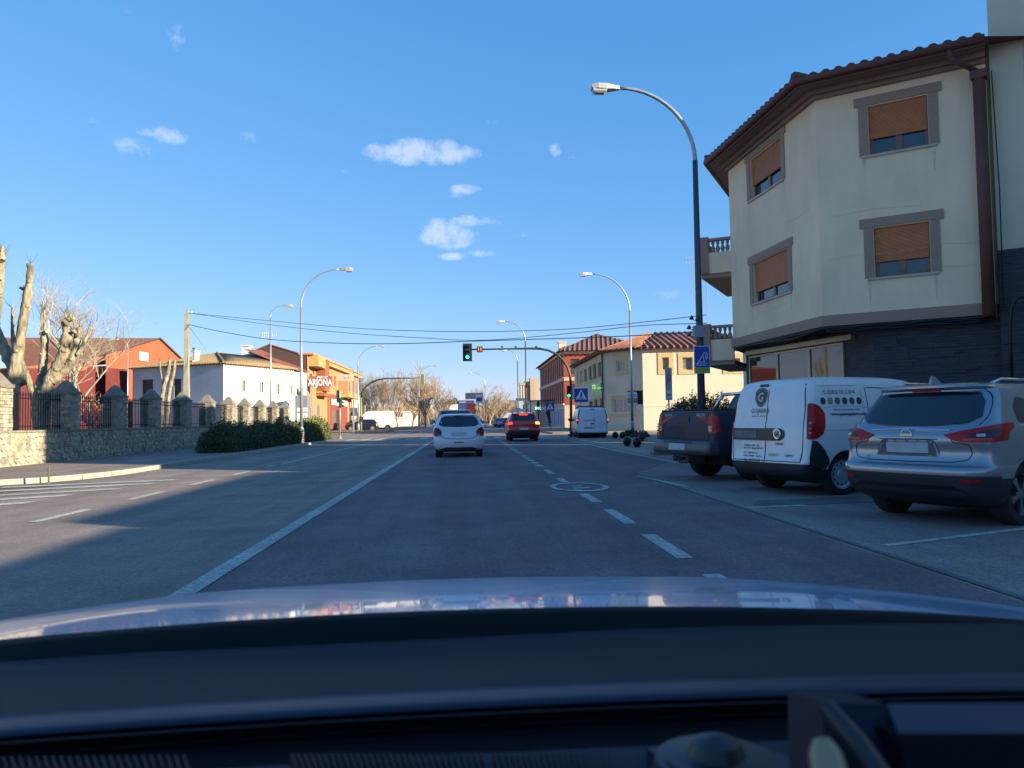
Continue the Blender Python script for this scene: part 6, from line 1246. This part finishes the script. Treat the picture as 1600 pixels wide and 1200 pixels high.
v.line('swoosh', [(.42+.012*k*3, 1.345+.03*sin(k/24*pi)) for k in range(28)], .008, M('print_pale_blue', (.2, .35, .6), .5), 90)
v.line('panel_gap', [(1.30, .45), (1.32, 1.0), (1.30, 1.66)], .012, SEAM, 90); v.line('panel_gap', [(1.34, 1.66), (2.6, 1.62)], .012, SEAM, 90); v.line('panel_gap', [(2.3, .45), (2.3, 1.66)], .012, SEAM, 90); [v.line('crease_shade', p_, .012, M('crease_shade_white', (.44, .44, .45), .3), 90, .003) for p_ in ([(.32, 1.68), (1.12, 1.69)], [(1.2, 1.62), (1.22, 1.08)], [(.42, 1.0), (1.14, 1.0)])]  # crease lines: greyer paint stands for shade along the folds
v.line('roof_gap', [(.95, 1.70), (.98, 1.83)], .01, SEAM, 90)
sidewin(v, [[(2.35, 1.05), (3.35, 1.08), (2.85, 1.55), (2.38, 1.60)]]); v.mirror_(3.2, 1.15, .90, BLACKP, 1.3)
v.dec('windscreen', [(-.72, 1.17), (.72, 1.17), (.68, 1.68), (-.68, 1.68)], CGLASS, 180, .005, .1)
# -- dark pickup ------------------------------------------------------
NAVY = M('dark_grey_blue_paint', (.028, .036, .056), .5, .1, .08, 2.5, coat=.12, spec=.3, dirt=.2)
PB = [(.50, .30, 5.0, .84, .15, .3, .03), (.60, .22, 5.15, .88, .12, .35, .03), (.78, .20, 5.25, .905, .10, .4, .03), (.90, .20, 5.28, .91, .08, .4, .03), (1.05, .20, 5.22, .91, .08, .4, .03), (1.18, .21, 5.0, .90, .08, .4, .03), (1.27, .22, 4.3, .89, .08, .3, .03), (1.33, .23, 3.9, .875, .08, .3, .03), (1.345, .26, 3.8, .84, .08, .3, .03)]
pk = Car('pickup_truck', 'dark grey blue pickup truck with open bed parked beyond the white delivery van', 'pickup truck', (4.05, 14.75), 68, PB, NAVY, (1.30, 4.35, .40, .80, .26), None, rims='dark')
cab = body_mesh('cab', [(1.30, 1.90, 3.95, .86, .12, .3, .03), (1.40, 1.92, 3.75, .83, .12, .28, .03), (1.55, 1.98, 3.5, .78, .12, .25, .03), (1.70, 2.06, 3.2, .72, .14, .25, .04), (1.775, 2.15, 3.0, .66, .16, .2, .04), (1.80, 2.4, 2.8, .5, .15, .15, .04)]); cab.materials.append(NAVY); cab.polygons.foreach_set('use_smooth', [True]*len(cab.polygons)); cab.set_sharp_from_angle(angle=radians(38)); cbo = bpy.data.objects.new('cab', cab); COL.objects.link(cbo); cbo.parent = pk.o
bm = bmesh.new(); bm.from_mesh(cab); cbv = BVHTree.FromBMesh(bm); bm.free(); sv_ = pk.bvh; pk.bvh = cbv
pk.dec('rear_window', [(-.62, 1.40), (.62, 1.40), (.58, 1.70), (-.58, 1.70)], CGLASS, 0, .004, .1, r=.05); sidewin(pk, [[(2.05, 1.36), (2.62, 1.36), (2.62, 1.69), (2.2, 1.69)], [(2.7, 1.36), (3.6, 1.36), (3.15, 1.67), (2.7, 1.69)]]); pk.dec('windscreen', [(-.7, 1.36), (.7, 1.36), (.6, 1.68), (-.6, 1.68)], CGLASS, 180, .004, .1); pk.bvh = sv_
B().box(-.78, .78, .34, 1.84, 1.346, 1.352).ob('bed_cover', BLACKP, pk.o)
for s_ in (-1, 1): B().tube([(s_*.80, .28, 1.36), (s_*.82, 1.86, 1.365)], .022, 8).ob('bed_rail', BLACKP, pk.o, True)
for s_ in (-1, 1): B().tube([(s_*.78, 1.60, 1.35), (s_*.70, 1.70, 1.60), (s_*.64, 1.76, 1.70)], .035, 8).ob('styling_bar', CHROME, pk.o, True)
B().tube([(-.68, 1.74, 1.70), (.68, 1.74, 1.70)], .035, 8).ob('styling_bar', CHROME, pk.o, True)
pk.line('tailgate_gap', [(-.70, .80), (-.72, 1.34)], .014, SEAM); pk.line('tailgate_gap', [(.70, .80), (.72, 1.34)], .014, SEAM); pk.line('tailgate_gap', [(-.70, .82), (.70, .82)], .012, SEAM)
pk.dec('tailgate_handle', rnd([(-.16, 1.14), (.16, 1.14), (.15, 1.24), (-.15, 1.24)], .02), BLACKP, 0, .012, .08)
for s_ in (1, -1):
    lp_ = rnd([(.72, .92), (.86, .92), (.905, .95), (.905, 1.20), (.84, 1.29), (.72, 1.29)], .02); lo = pk.dec('tail_lamp', lp_ if s_ > 0 else mir(lp_), LRED, 0, .014, .05, thick=.03)
    lp_ = rnd([(.72, .96), (.80, .96), (.80, 1.06), (.72, 1.06)], .01); pk.dec('reverse_lens', lp_ if s_ > 0 else mir(lp_), LCLR, 0, .022, .05, lo)
    lp_ = rnd([(.22, .93), (.36, .95), (.30, 1.12), (.22, 1.25)], .01); pk.dec('lamp_wrap', lp_ if s_ > 0 else mir(lp_), LRED, 90*s_, .010, .05, lo)
BADGEW = M('badge_white', (.45, .47, .50), .4); pk.text('HILUX', .085, BADGEW, .48, 1.265, bold=.002); pk.text('TOYOTA', .06, BADGEW, -.52, 1.27, bold=.002); pk.text('4x4', .05, BADGEW, -.55, 1.17)
bp_ = [(.50, .16, .40, .70, .05, .05, .06), (.54, .02, .42, .86, .08, .05, .06), (.66, .0, .44, .88, .08, .05, .06), (.76, .03, .44, .88, .08, .05, .06), (.79, .08, .42, .86, .08, .05, .06)]
bmm = body_mesh('rear_bumper', bp_); bmm.materials.append(M('bumper_grey', (.10, .105, .12), .4, .5)); bmm.polygons.foreach_set('use_smooth', [True]*len(bmm.polygons)); bmm.set_sharp_from_angle(angle=radians(40)); bo_ = bpy.data.objects.new('rear_bumper', bmm); COL.objects.link(bo_); bo_.parent = pk.o
bm = bmesh.new(); bm.from_mesh(bmm); pk.bvh = BVHTree.FromBMesh(bm); bm.free(); pk.plate(0.0, .665, w_=.5, h=.12); pk.dec('bumper_step', [(-.42, .735), (.42, .735), (.42, .765), (-.42, .765)], BLACKP, 0, .006, .1); pk.bvh = sv_
B().box(-.12, .12, .18, .6, .36, .5).ob('tow_bar', M('rusty_metal', (0, 0, 0)), pk.o); B().tube([(0, .2, .44), (0, .02, .42), (0, -.06, .42), (0, -.06, .52)], .03, 8).ob('tow_hook', M('rusty_metal', (0, 0, 0)), pk.o, True)
B().tube([(-.52, .35, .42), (-.35, 1.6, .42)], .045, 8).ob('exhaust', M('rusty_metal', (0, 0, 0)), pk.o, True); B().lathe([(.02, -.16), (.12, -.12), (.15, 0), (.12, .12), (.02, .16)], 16, Matrix.Translation((0, 1.30, .42))).ob('differential', ARCH, pk.o, True)
B().tube([(-.42, .5, .50), (-.42, 3.5, .48)], .05, 6).ob('chassis_rail', ARCH, pk.o); B().tube([(.42, .5, .50), (.42, 3.5, .48)], .05, 6).ob('chassis_rail', ARCH, pk.o)
for s_ in (-1, 1): B().box(s_*.78-.12, s_*.78+.12, .74, .76, .28, .62).ob('mud_flap', BLACKP, pk.o)
pk.both('arch_flare', [(.80+.1-.02+ .5*cos(a)*1.0+.42, .40+.53*sin(a)) for a in [pi*k/14 for k in range(15)]]+[(1.30+.445*cos(a), .40+.47*sin(a)) for a in [pi*k/14 for k in range(14, -1, -1)]], CLAD, 90, off=.02, step=.1) if False else None
pk.mirror_(3.75, 1.35, .90, CHROME, 1.2)
# -- white hatchback ahead -------------------------------------------
SM = [(.20, .30, 3.7, .74, .25, .3, .06), (.28, .08, 3.85, .82, .28, .35, .10), (.42, .0, 3.93, .86, .30, .4, .12), (.60, .0, 3.95, .87, .30, .4, .12), (.72, .06, 3.93, .87, .26, .4, .11), (.86, .10, 3.8, .865, .24, .4, .10), (.96, .13, 3.3, .85, .24, .35, .09), (1.02, .17, 3.05, .83, .24, .3, .09), (1.15, .28, 2.8, .77, .22, .28, .08), (1.30, .42, 2.5, .70, .20, .26, .08), (1.38, .46, 2.3, .655, .2, .24, .08), (1.41, .44, 2.2, .63, .2, .22, .08), (1.44, .56, 2.0, .55, .25, .2, .06), (1.46, .9, 1.6, .36, .2, .2, .05)]
WC = paint('white_car_paint', (.62, .62, .66), .05, .25)
def hatch(c, sm=1.0):
    c.dec('rear_window', rnd([(-.55, 1.03), (0, 1.01), (.55, 1.03), (.68, 1.10), (.60, 1.30), (.50, 1.375), (-.50, 1.375), (-.60, 1.30), (-.68, 1.10)], .04), CGLASS, 0, .004, .08)
c = Car('hatchback', 'small white hatchback directly ahead in our lane', 'car', (-.28, 25.7), -.5, SM, WC, (.60, 3.14, .31, .77, .2), lambda x, y: .24 if y > .5 else .0)
hatch(c)
for s_ in (1, -1):
    lp_ = rnd([(.62, .72), (.78, .70), (.87, .76), (.90, .88), (.88, .97), (.80, 1.0), (.66, .96), (.58, .86), (.58, .78)], .05); lo = c.dec('tail_lamp', lp_ if s_ > 0 else mir(lp_), M('dim_tail_lamp', (.10, .008, .012), .12), 22*s_, .012, .05, thick=.03)
    lp_ = rnd([(.68, .80), (.78, .78), (.80, .86), (.72, .88)], .02); c.dec('lamp_lens', lp_ if s_ > 0 else mir(lp_), LRED, 22*s_, .018, .05, lo)
    lp_ = rnd([(.62, .735), (.70, .715), (.71, .76), (.64, .77)], .01); c.dec('reverse_lens', lp_ if s_ > 0 else mir(lp_), M('amber_clear', (.35, .22, .15), .2), 22*s_, .018, .05, lo)
c.line('panel_gap', [(-.66, .78), (-.55, .68), (-.38, .625), (0, .61), (.38, .625), (.55, .68), (.66, .78)], .018, SEAM); c.plate(0, .79, w_=.50, h=.11)
c.dec('bumper_slot', rnd([(-.17, .475), (.17, .475), (.15, .51), (-.15, .51)], .012), BLACKP, 0, .008, .08); c.dec('lower_bumper', rnd([(-.60, .22), (.60, .22), (.64, .27), (.44, .335), (-.44, .335), (-.64, .27)], .02), BLACKP, 0, .01, .08); c.line('bumper_highlight_line', [(-.74, .37), (-.5, .375), (0, .375), (.5, .375), (.74, .37)], .018, M('bumper_highlight', (.7, .72, .76), .3), 0, .008)  # paler line paints a highlight along the bumper
c.dec('brake_light', [(-.16, 1.385), (.16, 1.385), (.16, 1.405), (-.16, 1.405)], LBLK, 0, .012, .08); B().tube([(0, .62, 1.44), (0, .52, 1.60)], .008, 6).ob('roof_aerial', BLACKP, c.o); c.mirror_(2.75, 1.0, .86, WC); B().box(-.035, .035, .07, .09, .90, .94).ob('badge', CHROME, c.o)
sidewin(c, [[(.62, 1.08), (1.4, 1.04), (1.4, 1.36), (.80, 1.33)], [(1.46, 1.04), (2.75, 1.0), (2.35, 1.33), (1.46, 1.37)]])
c2 = Car('suv_ahead', 'grey blue suv in front of the white hatchback, only its roof and mirror showing', 'car', (-.52, 33.2), 0, SUVS, paint('grey_blue_paint', (.16, .20, .26), .4, .3), (.90, 3.54, .345, .80, .22), lambda x, y: .5)
c2.o.scale = (1.0, 1.0, 1.07); c2.dec('rear_window', [(-.60, 1.12), (.60, 1.12), (.70, 1.20), (.60, 1.45), (-.60, 1.45), (-.70, 1.20)], CGLASS, 0, .004, .1); c2.both('tail_lamp', rnd([(.55, .93), (.95, .93), (.95, 1.08), (.55, 1.02)], .02), LRED, 25, off=.01, step=.08); c2.plate(0, .85); c2.mirror_(2.95, 1.12, .95, SILV, 1.3)
# -- red suv ----------------------------------------------------------
REDP = paint('red_paint', (.75, .025, .02), .0, .35)
r = Car('red_suv', 'red suv with lit brake lights waiting in the right lane', 'car', (3.16, 42.6), 0, SUVS, REDP, (.90, 3.5, .345, .80, .23), lambda x, y: .62 if y < .4 else .48)
r.dec('rear_window', rnd([(-.58, 1.14), (.58, 1.14), (.68, 1.20), (.60, 1.46), (-.60, 1.46), (-.68, 1.20)], .03), CGLASS, 0, .004, .1); r.dec('brake_light', [(-.24, 1.46), (.24, 1.46), (.24, 1.52), (-.24, 1.52)], LREDL, 0, .016, .1)
r.dec('tail_lamp', rnd([(-.92, .94), (-.68, .95), (-.66, 1.03), (-.72, 1.08), (-.92, 1.06)], .02), LREDL, -18, off=.014, step=.05); r.dec('tail_lamp', rnd([(.66, 1.03), (.68, .95), (.92, .94), (.92, 1.06), (.72, 1.08)], .02), LAMB, 18, off=.014, step=.05)
r.dec('lower_lamp', rnd([(.52, .74), (.80, .72), (.80, .80), (.56, .80)], .02), LRED, 10, off=.012, step=.06)
r.plate(0, .70); r.line('panel_gap', [(-.60, .93), (-.55, .66), (.55, .66), (.60, .93)], .015, SEAM); r.line('crease_shade', [(-.6, .90), (0, .92), (.6, .90)], .02, M('crease_shade_red', (.16, .008, .01), .3), 0, .003); r.both('rear_reflector', [(.45, .40), (.70, .42), (.70, .46), (.45, .44)], LRED, 0, off=.008, step=.1); r.mirror_(2.9, 1.1, .9, REDP); B().box(-.04, .04, .11, .14, .96, 1.0).ob('badge', CHROME, r.o)  # dark red line paints shade into the hatch crease
for s_ in (-1, 1): B().tube([(s_*.58, .7, 1.58), (s_*.6, .9, 1.62), (s_*.6, 2.0, 1.61)], .02, 8).ob('roof_rail', BLACKP, r.o, True)
# -- white van with roof bars -----------------------------------------
WV = paint('cool_white_van_paint', (.60, .60, .66), 0, .3)
KS = [(a*1.0, b_, c_*.97, d_*.98, e_, f_, g_) for (a, b_, c_, d_, e_, f_, g_) in VANS]
k = Car('small_van', 'small white van with roof bars stopped at the right of the signal post', 'van', (7.1, 43.2), 3, KS, WV, (.75, 3.4, .32, .79, .2), lambda x, y: .42, rims='cap')
for s_ in (1, -1): lp_ = rnd([(.80, .92), (.91, .92), (.93, 1.2), (.86, 1.30), (.80, 1.22)], .02); k.dec('tail_lamp', lp_ if s_ > 0 else mir(lp_), LRED, 15*s_, .014, .06)
k.both('lit_lamp', rnd([(.83, 1.08), (.90, 1.08), (.90, 1.18), (.83, 1.18)], .02), LREDL, 15, off=.02, step=.05); k.dec('brake_light', [(-.14, 1.70), (.12, 1.70), (.12, 1.76), (-.14, 1.76)], M('soft_red', (.42, .12, .12), .3), 0, .012, .1)
k.line('door_gap', [(.10, .5), (.10, 1.74)], .01, M('soft_gap', (0, 0, 0))); k.line('door_gap', [(-.78, .5), (-.80, 1.2), (-.72, 1.72)], .012, SEAM); k.line('door_gap', [(.78, .5), (.80, 1.2), (.72, 1.72)], .012, SEAM); k.dec('door_handle', rnd([(-.12, .88), (.08, .88), (.08, .94), (-.12, .94)], .02), BLACKP, 0, .012, .08)
k.dec('number_plate', [(-.5, .63), (.0, .63), (.0, .74), (-.5, .74)], M('dim_blue_plate', (.20, .24, .30), .5), 0, .012, .1); vscrib(k, -.50, .2, 1.08, .06, SEAM); vscrib(k, .48, .70, .88, .03, SEAM)
for y_ in (.7, 1.5, 2.1): B().tube([(-.74, y_, 1.82), (-.70, y_, 1.92), (.70, y_, 1.92), (.74, y_, 1.82)], .025, 6).ob('roof_bar', BLACKP, k.o)
B().box(-.62, .66, .6, .66, 1.90, 1.94).box(-.66, -.60, .6, 2.3, 1.94, 1.97).box(.58, .64, .6, 2.3, 1.94, 1.97).ob('ladder', BLACKP, k.o); k.both('corner_pillar', [(.80, 1.30), (.86, 1.30), (.76, 1.74), (.70, 1.74)], M('tinted_edge', (.03, .04, .06), .4), 10, off=.006, step=.08)
k.mirror_(3.0, 1.15, .90, BLACKP, 1.2); sidewin(k, [[(2.35, 1.05), (3.3, 1.08), (2.8, 1.55), (2.38, 1.60)]]); seams(k, [[(1.3, .45), (1.3, 1.6)], [(2.3, .45), (2.3, 1.6)]])
k.line('side_strip', [(1.35, .58), (3.0, .58)], .08, BLACKP, -90, .01) if False else k.line('side_strip', [(-1.35, .60), (-2.9, .60)], .09, BLACKP, -90, .01)
# -- traffic and parked cars further off ------------------------------
b1 = Car('blue_car', 'bright blue car crossing beyond the junction left of the red suv', 'car', (P(778, 660, 118).x+.2, 118), 55, SM, paint('blue_paint', (.03, .10, .40), .2, .3), (.60, 3.14, .31, .77, .2), None, sub=3)
hatch(b1); b1.both('tail_lamp', rnd([(.60, .78), (.85, .78), (.86, .95), (.62, .93)], .03), LRED, 20, off=.012, step=.08); sidewin(b1, [[(.62, 1.08), (1.4, 1.04), (1.4, 1.36), (.80, 1.33)], [(1.46, 1.04), (2.75, 1.0), (2.35, 1.33), (1.46, 1.37)]])
b2 = Car('blue_car', 'second darker blue car partly hidden behind the bright blue one', 'car', (P(771, 660, 125).x, 125), 70, SM, paint('dark_blue_paint', (.02, .045, .14), .2, .3), (.60, 3.14, .31, .77, .2), None, sub=3); hatch(b2); sidewin(b2, [[(.62, 1.08), (1.4, 1.04), (1.4, 1.36), (.80, 1.33)], [(1.46, 1.04), (2.75, 1.0), (2.35, 1.33), (1.46, 1.37)]])
bp = G(592, 673); bk = Car('black_car', 'dark blue black hatchback side on at the left beyond the junction', 'car', (bp.x, bp.y+.4), -93, SM, paint('black_paint', (.012, .014, .03), .2, .3), (.70, 3.2, .34, .80, .22), None, sub=3, rims='alloy'); bk.o.scale = (1.05, 1.12, 1.05)
hatch(bk); sidewin(bk, [[(.62, 1.08), (1.4, 1.04), (1.4, 1.36), (.80, 1.33)], [(1.46, 1.04), (2.75, 1.0), (2.35, 1.33), (1.46, 1.37)]]); bk.both('tail_lamp', rnd([(.60, .78), (.85, .78), (.86, .95), (.62, .93)], .03), LRED, 20, off=.012, step=.08)
for o in kids(bk.o):
    if o.name.startswith('wheel'):
        for g_ in kids(o):
            if g_.name.startswith('spokes'): g_.data.materials.clear(); g_.data.materials.append(RIMS)
BVS = [(.3, .1, 5.7, .92, .1, .3, .02), (.5, .0, 5.8, .98, .1, .4, .02), (.9, .0, 5.75, 1.0, .08, .4, .02), (1.2, .0, 5.5, 1.0, .08, .4, .02), (1.45, .02, 5.0, .99, .08, .3, .02), (1.9, .05, 4.45, .96, .08, .2, .02), (2.3, .08, 4.1, .93, .1, .2, .02), (2.5, .12, 3.8, .88, .12, .2, .02), (2.6, .3, 3.4, .8, .15, .2, .03)]
vp = P(617, 660, 104); wv = Car('large_van', 'large cream white panel van parked side on behind the dark hatchback', 'van', (vp.x, 104), -92, BVS, paint('cream_van_paint', (.74, .72, .64), 0, .35), (.9, 4.6, .36, .90, .24), lambda x, y: .45, sub=3)
wv.dec('side_window', [(-4.75, 1.42), (-4.05, 1.42), (-4.05, 1.95), (-4.35, 1.95)], CGLASS, -90, .006, .1, r=.05); wv.dec('windscreen', [(-.85, 1.5), (.85, 1.5), (.8, 2.2), (-.8, 2.2)], CGLASS, 180, .006, .1); wv.line('door_gap', [(-2.6, .5), (-2.6, 2.3)], .03, M('soft_gap', (0, 0, 0)), -90)
tr = Th('container_truck', 'lorry carrying a dark blue and red container far ahead in our lane', 'truck', (P(728, 656, 100).x, 100, 0)); Y = 100; x0, x1 = P(716, 640, Y).x, P(741.5, 640, Y).x; z0_, z1_ = 1.15, P(728, 625.5, Y).z
bx = tr.add(B().box(x0, x1, Y, Y+9, z0_, z1_), 'container', M('container_red', (.17, .018, .02), .6)); tr.add(B().box(x0+.02, (x0+x1)/2-.05, Y-.04, Y-.005, z0_+.05, z1_-.05), 'container_door', M('container_blue', (.02, .04, .14), .6), bx)
b = B()
for k_ in range(7): x = (x0+x1)/2+.02+k_*(x1-x0)/2/7.2; b.box(x, x+.06, Y-.06, Y-.01, z0_+.05, z1_-.5)
tr.add(b, 'corrugation', M('container_red', (0, 0, 0)), bx); b = B()
tr.add(B().box(x0+.01, x1-.01, Y-.09, Y-.045, z1_-.45, z1_-.02), 'top_panel', M('container_blue', (0, 0, 0)), bx); scrib(tr, Matrix.Identity(4), x0+.2, x0+1.0, Y-.1, z1_-.32, .14, SIGNW, bx)
tr.add(B().box(x0+.1, x1-.1, Y+.2, Y+11.5, .75, 1.1), 'chassis', ARCH); tr.add(B().box(x0+.05, x1-.05, Y+9.4, Y+11.6, 1.0, 3.1), 'cab', WHITE)
for yy in (1.5, 2.8, 10.6):
    for sd_ in (-1, 1): wheel(tr.add(B().box(-.01, .01, 0, .01, 0, .01).move(((x0+x1)/2, Y+yy, .9)), 'axle', ARCH), (x0+x1)/2+sd_*(x1-x0)*.42-0, Y+yy, .5, .3, 'dark', sd_)
# ================================================================== the car the picture is taken from
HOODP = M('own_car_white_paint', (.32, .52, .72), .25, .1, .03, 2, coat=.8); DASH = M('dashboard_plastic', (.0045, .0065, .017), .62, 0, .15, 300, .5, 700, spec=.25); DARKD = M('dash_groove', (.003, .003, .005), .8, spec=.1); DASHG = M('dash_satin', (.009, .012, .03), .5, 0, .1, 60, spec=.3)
own = thing('own_car', 'white bonnet and black dashboard of the car the photo is taken from', 'car', (0, 1.0, 0))
OM = Matrix.Translation((0, -1.0, 0))
def oadd(b, nm, mt, sub=None, smooth=True, sharp=40):
    o = b.ob(nm, mt, sub or own, smooth, sharp)
    if not sub: o.matrix_basis = OM
    return o
# front edge of the bonnet taken from its outline against the road
def lerpT(tab, x):
    if x <= tab[0][0]: return tab[0][1]
    for (a, b_), (c_, d_) in zip(tab, tab[1:]):
        if x <= c_: return b_+(d_-b_)*(x-a)/(c_-a)
    return tab[-1][1]
NX, NY = 90, 40; bm_ = B()
def hood(x, y):                                        # x across, y forward, smooth crowned panel
    xc = x-.0; f = y-.985
    z = 1.0085-.100*f-.0656*f*f - .042*(xc/.95)**2 - .018*abs(xc/.95)**4
    z += .0025*math.exp(-((abs(xc)-.55)/.12)**2)
    return z
for j in range(NY+1):
    for i in range(NX+1):
        x = -1.25+2.5*i/NX; e = .045*((x-.12)/.95)**2; y0_ = .985-.05*((x-.0)/.95)**2; y1_ = 2.15-.32*((x-.12)/.95)**2; f = j/NY; y = y0_+(y1_-y0_)*f; bm_.v.append(Vector((x, y, hood(x, y))))
for j in range(NY):
    for i in range(NX): a = j*(NX+1)+i; bm_.f.append((a, a+1, a+NX+2, a+NX+1))
n0 = len(bm_.v)
for i in range(NX+1): p = bm_.v[NY*(NX+1)+i]; bm_.v.append(Vector((p.x, p.y+.05, .30)))
for i in range(NX): a = NY*(NX+1)+i; bm_.f.append((a, a+1, n0+i+1, n0+i))
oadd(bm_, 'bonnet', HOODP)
# cowl, screen base and dashboard swept across the car following the same plan curve
def sweep(prof, nm, mt, x0=-1.15, x1=1.25, c=.105, smooth=True, sub=None, zc=-.02, n=60, sharp=50):
    b = B(); m = len(prof)
    for i in range(n+1):
        x = x0+(x1-x0)*i/n; k = ((x-(.0 if zc < -.04 else .15))/.95)**2
        for (y, z) in prof: b.v.append(Vector((x, y-c*k, z+zc*k-(.014*k*k if zc < -.04 else 0))))
    for i in range(n):
        for j in range(m-1): a = i*m+j; b.f.append((a, a+m, a+m+1, a+1))
    return oadd(b, nm, mt, sub, smooth, sharp)
sweep([(1.02, .985)]+[(Y_, P(760, r_, Y_).z) for r_, Y_ in ((951, .975), (960, .955), (985, .925), (1002, .90), (1012, .89))], 'cowl', M('cowl_black', (.0035, .0035, .004), .7, spec=.1), c=.05, zc=-.043)
sweep([(.990, 1.004), (.984, 1.0075), (.978, 1.004), (.974, .99)], 'screen_seal', BLACKP, c=.05, zc=-.043)
# dashboard profile given as picture rows at the car's middle: (row, depth)
def rowz(y, Y): return P(760, y, Y).z
dprof = [(rowz(Y_r[0], Y_r[1])) for Y_r in ()]
def prof(rows): return [(Y_, rowz(r_, Y_)) for r_, Y_ in rows]
sweep(prof([(990, .92), (999, .90), (1003, .885), (1015, .86), (1040, .79), (1066, .72), (1073, .705)]), 'dashboard_top', DASH, c=.03)
sweep(prof([(1073, .705), (1077, .700), (1080, .690), (1086, .675), (1092, .662), (1098, .655), (1104, .652)]), 'dashboard_ridge', DASHG, c=.03)
sweep(prof([(1104, .655), (1125, .66), (1172, .60), (1180, .585)]), 'dash_channel', DARKD, c=.03)
for r_ in (1114, 1133, 1152, 1168): sweep(prof([(r_-1.6, .645), (r_, .640), (r_+1.6, .645)]), 'channel_rib', M('rib_plastic', (.010, .011, .016), .4), c=.03)
sweep(prof([(1176, .585), (1180, .575), (1210, .545), (1260, .50), (1330, .46)]), 'dashboard_front', M('dash_lower', (.008, .011, .02), .6, spec=.2), c=.03)
# defroster grille slats
for (xa, xb, n_) in ((0, 300, 24), (455, 760, 30), (770, 1010, 26)):
    for k_ in range(n_):
        x = xa+(xb-xa)*k_/n_; a_ = P(x, 1184, .572); c_ = P(x+10, 1215, .54); b = B(); sk = ((a_.x-.15)/.95)**2*.03
        b.v = [a_+Vector((0, -sk, .004)), a_+Vector((.0022, -sk, .004)), c_+Vector((.0022, -sk, .004)), c_+Vector((0, -sk, .004)), a_+Vector((0, -sk, -.01)), a_+Vector((.0022, -sk, -.01)), c_+Vector((.0022, -sk, -.01)), c_+Vector((0, -sk, -.01))]
        b.f = [(0, 3, 2, 1), (0, 4, 7, 3), (1, 2, 6, 5), (0, 1, 5, 4)]; oadd(b, 'defroster_slat', DASH, None, False, None)
# light sensor bump on a small plinth
a_ = P(1120, 1196, .53); oadd(B().lathe([(.045, -.012), (.042, .0), (.02, .004), (.016, .012), (.004, .017)], 20).move(a_+Vector((0, 0, .004))), 'light_sensor', BLACKP); q0, q1, q2, q3 = P(1010, 1175, .56), P(1190, 1172, .56), P(1290, 1215, .5), P(1070, 1215, .5)
b = B(); b.v = [p+Vector((0, 0, .003)) for p in (q0, q1, q2, q3)]+[p-Vector((0, 0, .02)) for p in (q0, q1, q2, q3)]; b.f = [(3, 2, 1, 0), (0, 1, 5, 4), (1, 2, 6, 5), (2, 3, 7, 6), (3, 0, 4, 7)]; oadd(b, 'sensor_plinth', DASHG, None, False)
# raised display shroud at the right
tq = [P(1385, 1099, .46), P(1760, 1097, .46), P(1760, 1146, .42), P(1405, 1146, .42)]
b = B(); b.v = tq+[v_-Vector((0, 0, .03)) for v_ in tq]; b.f = [(3, 2, 1, 0), (4, 5, 6, 7)]+[(i, (i+1) % 4, (i+1) % 4+4, i+4) for i in range(4)]; oadd(b, 'display_shroud_top', M('shroud_skylit_satin', (.016, .022, .05), .5, spec=.3), None, False)  # top coloured lighter and bluer to carry the sky's sheen
def slabq(q_, nm, mt):
    b = B(); b.v = q_+[v_+Vector((0, .05, -.01)) for v_ in q_]; b.f = [(3, 2, 1, 0), (4, 5, 6, 7)]+[(i, (i+1) % 4, (i+1) % 4+4, i+4) for i in range(4)]; return oadd(b, nm, mt, None, False)
SHB = M('shroud_black', (.004, .004, .006), .7, spec=.08)
slabq([P(1403, 1147, .418), P(1760, 1147, .418), P(1760, 1330, .39), P(1440, 1330, .39)], 'display_shroud', SHB)
slabq([P(1284, 1097, .455), P(1384, 1100, .455), P(1440, 1330, .385), P(1300, 1330, .385)], 'shroud_side', M('shroud_side_navy', (.006, .009, .018), .6, spec=.15))
oadd(B().tube([P(1290, 1103, .44), P(1340, 1160, .42), P(1400, 1250, .39)], [.005, .006, .007], 10), 'shroud_edge', M('shroud_edge', (.02, .017, .018), .5))
oadd(B().tube([P(1284, 1156, .42), P(1290, 1180, .415), P(1302, 1230, .40)], [.005, .009, .010], 14), 'pale_knob', M('pale_knob', (.26, .19, .10), .4))
# ------------------------------------------------------------------ tidy up
for o in list(COL.objects):
    if o.type == 'MESH' and len(o.data.polygons) > 0 and o.data.users == 1 and len(o.data.polygons) < 60000:
        pass
